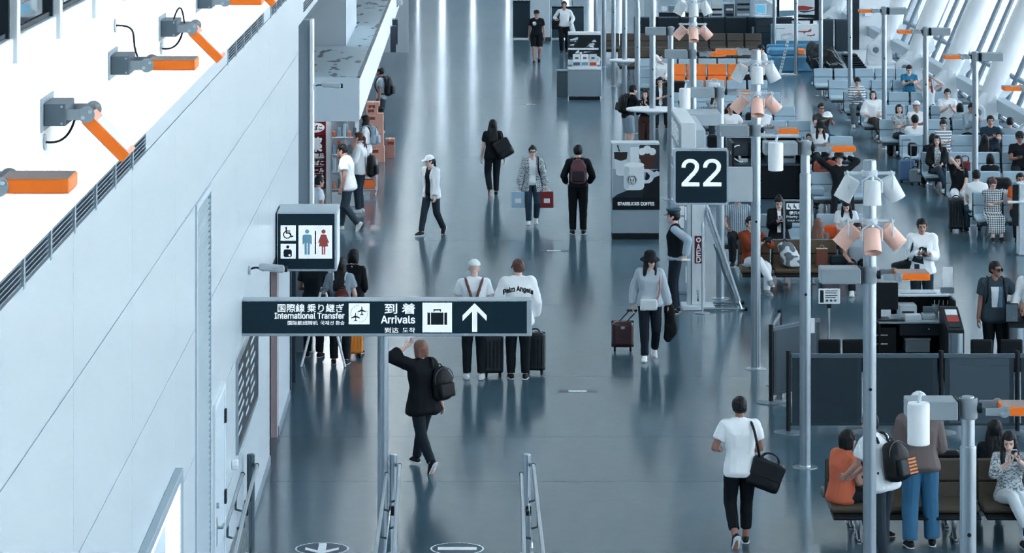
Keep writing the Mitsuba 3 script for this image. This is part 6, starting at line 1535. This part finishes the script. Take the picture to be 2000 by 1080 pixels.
bag('black shoulder bag of the far man in a white shirt', p['W']((.26, -.02, .02)), (.30, .16, .34), '#0b1115', R=p['R'], strap=[p['W'](q) for q in ((.22, .0, .2), (.15, .08, .38), (.12, .0, .48), (.12, -.1, .4))])
k = thing('jacket', 'white jacket over the arm of the far man in a white shirt', 'jacket'); hp = p['hand'][1]; t_ = folds(melt(hull(ell(hp + [0, 0, .05], (.06, .06, .05)), ell(hp + [.06, 0, -.25], (.10, .06, .10))), .05, 2), .02, (12, 12, 5), 9); part(k, 'cloth', t_, mat('#e3e9ec', .7), 50)

# ---- at the round table
p = person('man in black T-shirt and denim shorts leaning on the round table', (X(1226, 79.4), 79.4, 0), -66, h=1.70, hair=('short', 'black'), pose=dict(lean=12, hands=((.08, .42, 1.30), (-.16, .44, 1.30))), top=K_, bottom=bt('#8ea2af', 'shorts', loose=.016), shoes='#1a2228', head=(4, 0))
backpack('black rucksack on the man leaning on the round table', p, '#0b1115', size=(.34, .20, .46))
p = person('woman with long black hair and dark red trousers behind the round table', (X(1263, 78.6), 78.6, 0), 165, h=1.66, sex='f', hair=('long', 'black'), pose=dict(lean=6, hands=((.06, .30, 1.32), (-.08, .32, 1.32))), top=tp('#131b20', 'three'), bottom=bt('#4b332f', loose=.03), shoes='#11171b', head=(-2, 15))
phone('phone held by the woman behind the round table', p['hand'][0] + [0, -.03, .04], rot([0, 0, 1], 180))
# ---- at the shop
p = st('man in grey T-shirt with a black rucksack at the far end of the shop', 745, 262, 82, h=1.72, hair=('short', 'black'), pose=dict(hands=((.22, .12, .88), (-.25, .02, .78))), top=tp('#93a2ad'), bottom=bt('#2a3741'), shoes='#cfd6da', skin='tan')
backpack('black rucksack on the man at the far end of the shop', p, '#11181d', size=(.34, .22, .50))
bag('black bag hanging from the hand of the man in a grey T-shirt', p['hand'][1] + [0, 0, -.2], (.24, .30, .30), '#0c1216', handles=.08)
p = st('woman in white with long black hair and a pale rucksack at the shop', 716, 366, 82, h=1.60, sex='f', hair=('long', 'black'), pose=dict(hands=((.2, .2, .95), (-.2, .2, .95))), top=tp('#f3f6f8', 'long', hem=-.14), bottom=bt('#c3ccd2'), shoes='#dfe4e7')
backpack('pale blue-grey rucksack on the woman in white at the shop', p, '#9db0bd', size=(.28, .18, .42))
p = st('man in white hooded top with a ponytail looking into the shop', 704, 416, 80, h=1.68, hair=('tail', 'brown'), pose=dict(hands=((.15, .3, 1.0), (-.15, .3, 1.0))), top=tp('#f2f6f8', 'long', hem=-.12, loose=.015), bottom=bt('#26333d'), shoes='#cdd5d9', far=False)
backpack('black rucksack hanging low on the man in the white hooded top', p, '#0d1418', size=(.26, .20, .46), pos=(-.05, -.26, .06), one=1)
p = st('man in white short-sleeved shirt striding into the shop front', 681, 450, 78, h=1.74, hair=('short', 'black'), pose=dict(walk(.6, .05), hands=((.2, .2, 1.36), (-.22, .1, .84)), lean=8), top=tp('#f4f7f9', loose=.02, hem=-.14), bottom=bt('#33414c', loose=.012), shoes='#e9edef', head=(12, 0), skin='mid', far=False)
st('shop clerk with black hair, only the head showing beside the pier', 620, 500, -70, h=1.50, hair=('short', 'black'), top=tp('#e3e9ec'), bottom=bt('#1a242b'), skin='mid')
# ---- behind the A-board
p = st('woman in grey top with a small red-brown rucksack, back turned', 664, 712, -4, h=1.62, sex='f', hair=('long', 'dark'), pose=dict(hands=((.2, .2, .95), (-.2, .2, .95))), top=tp('#8d9ca7', 'short', loose=.02, hem=-.14), bottom=bt('#141d24'), shoes='#10161a')
backpack('small red-brown rucksack with pale straps on the woman in grey', p, '#6d2f2c', size=(.22, .14, .24), pos=(.05, -.19, .17), trim='#b7c2c9')
st('woman with black bobbed hair and black top beside the washroom sign', 689, 692, -18, h=1.62, sex='f', hair=('bob', 'black'), pose=dict(hands=((.1, .25, 1.0), (-.2, .2, .95))), top=tp('#0c1317', 'long'), bottom=bt('#11191f'), shoes='#10161a')
st('person in dark clothes behind the A-board, mostly hidden by the signs', 612, 698, -10, h=1.64, hair=('short', 'black'), pose=dict(hands=((.1, .24, 1.05), (-.12, .24, 1.05))), top=tp('#1a2329', 'short'), bottom=bt('#0f171c'), shoes='#0c1115', skin='tan')

# ---- right, standing
p = st('young man in white printed top standing and looking at his phone', 1800, 634, 178, h=1.74, hair=('short', 'black'), pose=dict(hands=((.06, .27, 1.16), (-.08, .27, 1.14))), top=tp('#f1f5f7', 'long', loose=.025, hem=-.12, flare=.02), bottom=bt('#1d2a34'), shoes='#10161a', head=(10, 0), skin='mid', far=False)
decal_on(p, union_all([Point(.02, .02).buffer(.06), Polygon([(-.14, -.16), (.05, -.2), (.03, -.06), (-.12, -.04)]), sbox(-.1, -.3, -.02, -.2)]).difference(Point(.03, .03).buffer(.025)), .01, 'print', '#26313a', (.03, 0, .26), 'front')
phone('phone in the hands of the young man in the printed top', (p['hand'][0] + p['hand'][1]) / 2 + [0, -.02, .04])
bag('black shoulder bag of the young man in the printed top', p['W']((.30, .02, -.03)), (.34, .14, .24), '#0d1418', R=p['R'] @ rot([0, 1, 0], 14), strap=[p['W'](q) for q in ((.27, .02, .1), (.16, .12, .33), (.12, .0, .48), (.12, -.1, .4))])
p = st('man in dark T-shirt and dark glasses standing by the gate machines', 1943, 733, 182, h=1.70, hair=('short', 'dark'), pose=dict(hands=((.26, .04, .82), (-.36, .22, 1.02))), top=tp('#33424c', loose=.02, hem=-.14), bottom=bt('#0e161b'), shoes='#0e1418', head=(0, -35), extras=(('glasses', 'sun'),), skin='tan', fat=1.1)
decal_on(p, Polygon([(-.075, -.15), (.0, -.15), (.03, .15), (-.09, .15)]), .01, 'print', '#c9d3d9', (-.005, 0, .26), 'front'); decal_on(p, Polygon([(0, -.15), (.085, -.15), (.08, .15), (.03, .15)]), .01, 'print', '#4f6b80', (-.005, 0, .26), 'front')
backpack('black rucksack worn by the man in a dark T-shirt', p, '#0c1318')
p = st('person in long white sleeves cut by the right edge', 2018, 735, 150, h=1.74, hair=('short', 'black'), pose=dict(hands=((.20, .28, .95), (-.2, .3, 1.1))), top=tp('#e9eff2', 'long', loose=.009), bottom=bt('#131c22'), shoes='#10161a')
k = thing('tablet', 'dark tablet held by the person in long white sleeves', 'tablet'); part(k, 'case', cbox(p['hand'][0] + [-.02, -.06, .06], (.2, .02, .28), .008), BLACK); part(k, 'screen', cbox(p['hand'][0] + [-.02, -.071, .06], (.17, .002, .25)), mat('#5d6d77', .2))
p = st('young man in taupe jacket, jeans and white cap standing with back turned', 1797, 1068, 2, h=1.76, hair=('short', 'black'), pose=dict(lean=7, feet=((.14, .02, .08), (-.12, -.06, .08)), hands=((.14, .30, 1.02), (-.14, .30, 1.02))), top=tp('#6a605f', 'long', loose=.035, hem=-.10, flare=.01, rough=.6), bottom=bt('#3b6c8e', loose=.028), shoes='#10161a', extras=(('cap', '#e7ecee'),), skin='tan')
p = person('woman in white shirt bending behind the spotlight pole with a big bag', (X(1722, 36.9), 36.9, 0), 48, h=1.68, sex='f', hair=('short', 'black'), pose=dict(lean=14, hands=((.1, .42, .95), (-.12, .42, .95)), feet=((.12, .05, .08), (-.12, -.12, .08))), top=tp('#e8eef1', 'short', loose=.03, hem=-.12, flare=.02), bottom=bt('#26313a', loose=.009), shoes='#1a2127', skin='mid')
backpack('big black bag with orange stripes on the woman bending by the pole', p, '#0b1013', size=(.40, .26, .46), pos=(-.02, -.28, .20), straps=True, trim='#1a2127')
for j in range(5):
    part('backpack_%03d' % COUNT['backpack'], 'orange_stripe', orient(box(-.02, .13, -.162, -.152, -.165 + .038 * j, -.145 + .038 * j), p['R'], p['W']((-.02, -.28, .20))), mat('#d8742f', .5))
st('young person in white shirt standing by the blue play bench', 1491, 201, 100, h=1.66, hair=('short', 'black'), pose=dict(hands=((.15, .22, .95), (-.12, .24, .98))), top=tp('#e6edf0', loose=.01), bottom=bt('#10181d'), shoes='#11171b', head=(22, 0))

# ---- seated, bottom right
p = sit('young woman with long black hair and pale jeans looking at her phone', 1972, 38.4, pose=dict(CROSS, hands=((.06, .30, .98), (-.06, .30, 1.0)), lean=-4), h=1.64, sex='f', hair=('long', 'black'), top=dict(col='#c7cfd4', sleeve='three', mat='cloth_print'), bottom=bt('#c9d2d7', loose=.009), shoes='#1b2227', head=(20, 12), grip=('hold', 'hold'))
phone('white phone held by the seated young woman with pale jeans', (p['hand'][0] + p['hand'][1]) / 2 + [0, .0, .03], np.eye(3), '#e3e9ec')
person('person in orange T-shirt sitting sideways at the left end of the bench', (X(1642, 38.05), 38.05, 0), -62, h=1.66, hair=('bob', 'black'), pose=dict(SIT, lean=8, hands=((.12, .34, .72), (-.12, .34, .72))), top=tp('#c96a4e', loose=.02, hem=-.1), bottom=bt('#121a20'), shoes='#11171b', skin='mid')
sit('person with long black hair behind the bottom bench, back turned', 1942, 38.4, 'A', h=1.66, sex='f', hair=('long', 'black'), top=tp('#151e24', 'long'), bottom=bt('#10171c'), pose=dict(lean=-4))
bag('black bag on the seat behind the bottom bench', (X(1851, 38.75), 38.75, .68), (.32, .24, .44), '#0c1216')
# ---- seated, brown bench and the row behind it
p = sit('person in orange-brown jacket and white trousers on the brown bench', 1468, 57.6, pose=dict(CROSS, lean=-6, hands=((-.02, .36, .88), (-.16, .36, .9))), turn=18, h=1.70, hair=('short', 'black'), top=tp('#7d3820', 'long', loose=.009), bottom=bt('#e6ebed', loose=.01), shoes='#8d979d')
k = thing('photo_camera', 'black camera in the hands of the person in white trousers', 'camera'); c = (p['hand'][0] + p['hand'][1]) / 2 + np.array([.02, -.02, .04]); part(k, 'body', cbox(c, (.14, .07, .10), .012), BLACK); part(k, 'lens', turn(disc(.035, 0, .09, (0, 0, 0), 16), 90, (1, 0, 0)).apply_translation(c + [0, -.03, 0]), DARK, 30)
k = thing('backpack', 'camouflage rucksack in white and grey on the brown bench', 'backpack'); c = np.array([X(1541, 57.2), 57.18, .66])
scene['camo'] = {'type': 'twosided', 'b': {'type': 'principled', 'base_color': mikit.proc(lambda p, n, uv: mikit.mix((.66, .70, .72), (.10, .13, .15), mikit.smoothstep(.5, .54, mikit.fbm(p.x * 9, p.y * 9, p.z * 9 + 5, 2)))), 'roughness': .7}}
t_ = melt(hull(ell(c + [-.06, .02, .14], (.14, .11, .08)), ell(c + [.05, 0, -.12], (.19, .14, .11))), .04, 2); part(k, 'bag', t_, 'camo', 50); part(k, 'pocket', to_tm(mv_m(rhull((.24, .08, .2), .035), c + np.array([.05, -.13, -.1]))), 'camo', 40); part(k, 'handle', tube(bend([c + [-.1, 0, .2], c + [-.08, 0, .26], c + [-.03, 0, .21]], 8), .01, 6), DARK)
k = thing('paper_bag', 'brown paper bag standing on the brown bench', 'bag'); c = np.array([X(1605, 57.2), 57.2, .455]); part(k, 'body', box(c[0] - .1, c[0] + .1, c[1] - .06, c[1] + .06, c[2], c[2] + .3, .006), mat('#6a3f33', .7)); part(k, 'handle', tube(bend([c + [-.05, -.05, .3], c + [0, -.05, .37], c + [.05, -.05, .3]], 8), .006, 5), mat('#a58d80', .6)); part(k, 'rim', box(c[0] - .095, c[0] + .095, c[1] - .055, c[1] + .055, c[2] + .3, c[2] + .304), mat('#c9b8ad', .6))
bag('dark blue bag lying beside the brown paper bag', (X(1640, 57.2), 57.2, .55), (.34, .2, .2), '#15222c')
sit('person in grey top bending forward behind the spotlights', 1672, 57.6, pose=dict(lean=22, hands=((.12, .34, .55), (-.14, .36, .5))), h=1.68, hair=('short', 'black'), top=tp('#aab7bf'), bottom=bt('#121a20'), shoes='#dfe5e8', skin='mid')
sit('woman with long light brown hair behind the brown bench, back turned', 1597, 57.6, 'A', h=1.58, sex='f', hair=('long', 'light'), top=tp('#6f5d58', 'long'), bottom=bt('#141c22'))
sit('heavy man in pinstriped shirt and glasses left of the priority sign', 1441, 61.2, pose=dict(hands=((.2, .28, .66), (-.24, .22, .72))), h=1.74, hair=('short', 'grey'), top=dict(col='#5d7080', sleeve='short', mat='cloth_pinstripe', loose=.009), bottom=bt('#0f171c'), shoes='#0e1317', fat=1.25, extras=(('glasses', 'x'),), head=(-4, -20), skin='mid')
p = sit('woman in black suit looking down at her phone by the priority sign', 1521, 61.2, pose=dict(PHONE, lean=0), h=1.62, sex='f', hair=('bun', 'black'), top=W_, coat=dict(col='#0c1216', open=.04), bottom=bt('#0c1216', 'skirt'), shoes='#0b0f12', head=(22, 0))
phone('white phone in the hands of the woman in the black suit', (p['hand'][0] + p['hand'][1]) / 2 + [0, 0, .02], rot([1, 0, 0], -50), '#e3e9ec')
sit('woman in white blouse with her black-haired head bowed, orange bag beside her', 1652, 61.2, pose=dict(lean=14, hands=((.1, .34, .66), (-.1, .34, .66))), h=1.60, sex='f', hair=('long', 'black'), top=tp('#e9eef1', loose=.009), bottom=bt('#1a242b', 'skirt'), shoes='#11171b', head=(30, 15))
bag('bright orange bag on the seat beside the woman in the white blouse', (X(1622, 60.8), 60.8, .58), (.22, .18, .24), '#d9531e')
# ---- seated, row of the man lying back
p = sit('man in black and round black hat lying back, arms behind his head', 1641, 68.0, pose=dict(lean=-26, pelvis=(0, .08, .52), feet=((.22, .72, .08), (-.16, .62, .08)), hands=((.20, -.42, 1.12), (-.20, -.42, 1.12)), elbow=((1, .1, .3), (-1, .1, .3))), h=1.76, hair=('short', 'black'), top=tp('#11191e', 'long'), bottom=bt('#10171c', loose=.009), shoes='#14191d', extras=(('hat', '#0d1317'),), head=(-14, 0))
p = sit('man in orange-red T-shirt with dark lettering, back turned, headphones cord', 1612, 68.0, 'A', h=1.74, hair=('short', 'black'), top=tp('#b5604c', loose=.009), bottom=bt('#131b21'), pose=dict(lean=-4))
decal_on(p, text_poly('asics', .07, 5, width=.24), .01, 'lettering', '#33415a', (-.12, 0, .38))
# ---- seated, middle block
p = sit('man in dark T-shirt and glasses holding a white helmet-like cap', 1607, 79.0, pose=dict(hands=((.12, .34, .92), (-.05, .34, .94))), h=1.72, hair=('short', 'black'), top=tp('#33383b'), bottom=bt('#2f5a78'), shoes='#1a2227', extras=(('glasses', 'x'),), head=(8, 8), skin='mid', turn=20)
k = thing('white_cap', 'round white cap held by the man in glasses', 'cap'); c = p['hand'][0] + [0, -.06, .08]; part(k, 'dome', lathe([(0, .13), (.07, .11), (.12, .03), (.125, 0), (.11, 0), (0, .1)][::-1], 20, c), mat('#eef2f3', .6), True); part(k, 'brim', turn(box(-.09, .09, -.2, -.1, 0, .01, .004), 0).apply_translation(c), mat('#e3e8ea', .6))
sit('woman in black sun hat and white top in the row behind the lamp', 1602, 75.3, pose=dict(FOLD, lean=2), h=1.58, sex='f', hair=('long', 'black'), top=W_, bottom=bt('#1c262d'), shoes='#12181c', extras=(('hat', '#10171b'),))
sit('child with dark hair behind the orange lamp, left of the woman in a sun hat', 1580, 75.3, pose=dict(FOLD, feet=((.1, .4, .2), (-.1, .4, .2))), h=1.25, hair=('short', 'black'), top=tp('#3a3431', 'long'), bottom=bt('#1a2329'), shoes='#2a3238')
bag('black rucksack on the seat left of the child', (X(1545, 75.0), 75.0, .66), (.44, .22, .46), '#0d1419', name='backpack', cat_='backpack')
sit('man in white shirt whose face is hidden by the pink spotlight', 1490, 79.0, pose=FOLD, h=1.70, hair=('short', 'black'), top=tp('#e9eff2', 'long'), bottom=bt('#1a2329'), shoes='#13191d')
sit('man in white T-shirt whose face is hidden by the slim pole', 1427, 79.0, h=1.70, pose=dict(hands=((.2, .25, .7), (-.25, .2, .72))), hair=('short', 'black'), top=tp('#f0f4f6', loose=.009), bottom=bt('#222d35'), shoes='#13191d', skin='mid')
sit('man with long black hair in a floral shirt lying back with folded arms', 1398, 82.7, pose=dict(FOLD, lean=-20), h=1.72, hair=('long', 'black'), top=dict(col='#aab6bd', sleeve='short', mat='cloth_print'), bottom=bt('#2b373f'), shoes='#13191d', skin='mid', head=(-6, 0))
sit('person with a white cap seen from behind, left of the long-haired man', 1342, 82.7, 'A', h=1.66, hair=('short', 'black'), top=tp('#1d272e'), bottom=bt('#1a2329'), extras=(('cap', '#eef2f3', 180),))
bench('two pale blue seats left of the orange seats', 94.2, 4.62, 2, BLUEF, 'F', 'pale blue rows in the middle block')
sit('man in white shirt resting his chin on his hand, left of the orange seats', 1290, 94.2, pose=dict(CROSS, hands=((.02, .20, 1.10), (-.1, .3, .66))), h=1.72, hair=('short', 'black'), top=tp('#f0f4f6', 'long'), bottom=bt('#10171c'), shoes='#0f1519')
sit('man in dark vest over a white shirt below the man resting his chin', 1290, 86.6, pose=FOLD, h=1.70, hair=('short', 'black'), top=tp('#e3e9ec'), coat=dict(col='#1d272e', sleeve='none', open=.05, name='vest'), bottom=bt('#12191e'), shoes='#0f1519', head=(14, 10))
bag('black bag on the seats right of the man in a dark vest', (X(1318, 90.0), 90.0, .66), (.6, .3, .44), '#0c1216')
bag('black bag with a hood on the seats behind the slim pole', (X(1432, 82.3), 82.3, .66), (.42, .24, .42), '#0b1115')
bag('dark bag on the seats right of the slim pole', (X(1468, 82.3), 82.3, .6), (.3, .24, .3), '#10171c')
bag('white shopping bag standing among the pale blue seats', (X(1395, 90.05), 90.05, .7), (.32, .16, .26), '#eef2f4', handles=.10, name='shopping_bag', flap=False)
sit('dark-haired person far behind the spotlights, back turned', 1466, 90.4, 'A', h=1.64, hair=('short', 'black'), top=tp('#1a242b'), bottom=bt('#1a2329'))
bag('black bag on the seat between gate number sign and counter', (X(1391, 75.6), 75.6, .66), (.26, .24, .42), '#0c1216')
bench('pale blue seats left of the gate counter', 75.6, 4.62, 3, BLUEF, 'F', 'pale blue rows in the middle block')
# ---- seated, right block
sit('man in striped sweater looking down, left end of his row', 1673, 86.8, pose=dict(PHONE, lean=4), h=1.70, hair=('short', 'black'), top=dict(col='#dfe5e8', sleeve='long', mat='cloth_stripes'), bottom=bt('#56636b', loose=.015), shoes='#b9c2c7', head=(26, -10))
sit('woman in loose white blouse and dark long skirt, head tilted back', 1706, 83.0, pose=dict(CROSS, hands=((.2, .25, .68), (-.12, .3, .7))), h=1.64, sex='f', hair=('bob', 'black'), top=tp('#f2f5f6', 'three', loose=.045), bottom=bt('#3c3735', 'long_skirt'), shoes='#c3b0a8', head=(-8, 10))
suitcase('slim silver suitcase beside the woman in the loose white blouse', P(1715, 272)[:2], (.20, .30, .55), '#8e98a0', 0, .38, False)
p = sit('young man in bright blue T-shirt looking at his phone', 1776, 90.5, pose=PHONE, h=1.72, hair=('short', 'black'), top=tp('#2c7698'), bottom=bt('#1c262d'), shoes='#d8dee1', head=(26, 0))
decal_on(p, union_all([sbox(-.1 + .075 * i, -.03 - .09 * j, -.05 + .075 * i, .03 - .09 * j) for i in range(3) for j in range(2)]), .01, 'print', '#16242d', (0, 0, .3), 'front')
sit('woman with red hair and white top, arms raised behind her head', 1814, 86.8, pose=dict(hands=((.16, -.02, 1.28), (-.16, -.02, 1.28)), elbow=((1, .2, .1), (-1, .2, .1))), h=1.62, sex='f', hair=('long', 'red'), top=tp('#e6ecef', 'none'), bottom=bt('#222d35'), shoes='#1a2127', head=(10, -10))
sit('woman with bobbed hair, patterned white top and navy trousers, legs crossed', 1757, 79.3, pose=dict(CROSS, **FOLD), h=1.64, sex='f', hair=('bob', 'black'), top=dict(col='#cdd5da', sleeve='short', mat='cloth_print'), bottom=bt('#20303c', loose=.009), shoes='#10161a', head=(-4, 0))
sit('man in white T-shirt and white cap, right of the woman with navy trousers', 1791, 79.3, pose=FOLD, h=1.74, hair=('short', 'black'), top=tp('#eff3f5', loose=.009), bottom=bt('#1d2830'), shoes='#11171b', extras=(('cap', '#e3e9ec'),), head=(-6, 0), skin='mid')
sit('man in white shirt with short black hair, back turned', 1786, 75.6, 'A', h=1.72, hair=('short', 'black'), top=tp('#f2f5f7'), bottom=bt('#1c262d'), skin='mid')
p = sit('man in white short-sleeved shirt smiling down at his phone', 1850, 83.0, pose=dict(PHONE, lean=-2), h=1.72, hair=('short', 'black'), top=tp('#e3eaee', loose=.009), bottom=bt('#10171c'), shoes='#11171b', head=(12, 0))
sit('woman with bobbed black hair and pale blue top, back turned', 1874, 79.3, 'A', h=1.62, sex='f', hair=('bob', 'black'), top=tp('#a9bac5'), bottom=bt('#1c262d'))
sit('man in grey shirt reading papers on his lap, beside the lamp pole', 1893, 79.3, pose=dict(PHONE, lean=6), turn=25, h=1.72, hair=('short', 'black'), top=tp('#8f9faa', 'long'), bottom=bt('#11191e'), shoes='#0f1519', head=(20, 20), skin='mid')
sit('woman in black and white striped poncho and dotted skirt', 1843, 75.6, pose=FOLD, h=1.64, sex='f', hair=('bun', 'black'), top=dict(col='#20282e', sleeve='three', mat='cloth_stripes', loose=.009), bottom=dict(col='#10161a', kind='skirt', mat='cloth_dots'), shoes='#10161a', head=(22, 0))
p = sit('heavy man in navy T-shirt holding a phone on his belly', 1936, 75.6, pose=dict(PHONE, lean=-14), h=1.76, hair=('short', 'black'), top=tp('#1c2f3d', loose=.009), bottom=bt('#11191e'), shoes='#0f1519', fat=1.25, head=(6, 0), skin='mid')
phone('phone held on the belly of the man in a navy T-shirt', (p['hand'][0] + p['hand'][1]) / 2 + [0, 0, .03], rot([1, 0, 0], -40))
sit('woman with long black hair, back turned, before the navy T-shirt', 1922, 71.9, 'A', h=1.60, sex='f', hair=('long', 'black'), top=tp('#12191e', 'long'), bottom=bt('#12191e'))
sit('dark-haired person with a bowed head behind the pole, back turned', 1821, 71.9, 'A', h=1.64, hair=('bob', 'black'), top=tp('#1a2329'), bottom=bt('#12191e'))
sit('woman in black cardigan over a printed top, legs crossed', 1831, 71.9, pose=dict(CROSS, hands=((.14, .28, .66), (-.06, .34, .70))), h=1.64, sex='f', hair=('long', 'black'), top=dict(col='#a3afb7', sleeve='none', mat='cloth_print'), coat=dict(col='#0e1519', open=.09, hem=-.15, name='cardigan'), bottom=bt('#2b3d4a', loose=.009), shoes='#0f1519', head=(-4, 8))
sit('man in black T-shirt with a cap and dark glasses pushed up', 1993, 71.9, pose=dict(hands=((.1, .3, .78), (-.1, .3, .78))), h=1.76, hair=('short', 'black'), top=tp('#11181d'), bottom=bt('#1c262d'), shoes='#11171b', extras=(('cap', '#1c262d', 180), ('glasses', 'sun')), fat=1.15, skin='tan')
sit('person with black hair behind the man with the cap, back turned', 1971, 75.6, 'A', h=1.64, hair=('short', 'black'), top=tp('#8ea0ab'), bottom=bt('#1a2329'))
sit('girl with long black hair and white trousers resting chin on hand', 1872, 68.2, pose=dict(hands=((.04, .22, 1.08), (-.06, .32, .62)), lean=0), h=1.60, sex='f', hair=('long', 'black'), top=tp('#0f161a'), bottom=bt('#e6ebee', loose=.009), shoes='#10161a', head=(0, 25))
sit('woman with straight black bobbed hair, back turned, over the white trousers row', 1933, 68.2, 'A', h=1.58, sex='f', hair=('bob', 'black'), top=tp('#161f25', 'long'), bottom=bt('#12191e'))
p = sit('person in white T-shirt with black straps behind the girl in checks', 1908, 64.5, 'A', h=1.66, hair=('short', 'black'), top=tp('#e9eff1'), bottom=bt('#2d4858'), pose=dict(lean=6))
sit('girl in black and white checked dress asleep with folded arms', 1938, 64.5, pose=dict(FOLD, lean=0, feet=((.06, .52, .08), (-.12, .46, .08))), h=1.56, sex='f', hair=('bun', 'brown'), top=dict(col='#7d878d', sleeve='short', mat='cloth_checks', loose=.009), bottom=dict(col='#7d878d', kind='dress', mat='cloth_checks'), shoes='#12181c', head=(26, -10))
sit('person in orange top and black trousers cut by the gate reader', 1991, 64.5, pose=dict(hands=((.1, .32, .66), (-.12, .34, .66)), lean=8), h=1.70, hair=('short', 'black'), top=tp('#d1622f'), bottom=bt('#0e151a', loose=.015), shoes='#161c20', skin='mid')
suitcase('shiny blue suitcase with black edge, left of the woman in black cardigan', P(1771, 357)[:2], (.34, .26, .52), '#4f6f96', 0, .42, False)
bag('black bag on top of the shiny blue suitcase', np.array([*P(1782, 357)[:2], .74]), (.2, .22, .30), '#0b1115')
suitcase('tall black suitcase at the knees of the girl in white trousers', P(1867, 452)[:2], (.30, .26, .66), '#10171c', 0, 0, True)
bag('black bag on the floor before the woman with navy trousers', np.array([*P(1747, 304)[:2], .17]), (.36, .26, .34), '#0c1216', handles=.06)
bag('dark red tote bag beside the girl with white trousers', (X(1885, 71.3), 71.3, .6), (.22, .12, .26), '#7a2c30', handles=.12, name='tote_bag', flap=False)
k = bag('black sports bag with white lettering das on the row behind the girl in checks', (X(1952, 67.6), 67.62, .62), (.5, .3, .36), '#0c1216', flap=False, name='sports_bag')
part(k, 'lettering', front(text_poly('das', .07, 5, width=.2), .004, X(1950, 67.6) , 67.45, .52), PRINT)
suitcase('pale suitcase with a raised handle below the man in a white shirt', (X(1788, 73.2), 73.2), (.26, .24, .36), '#7e8b94', 0, .5, False)
bag('patterned bag lying on the seat under the orange-red T-shirt', (X(1596, 67.5), 67.55, .52), (.3, .2, .16), '#8fa3b0')
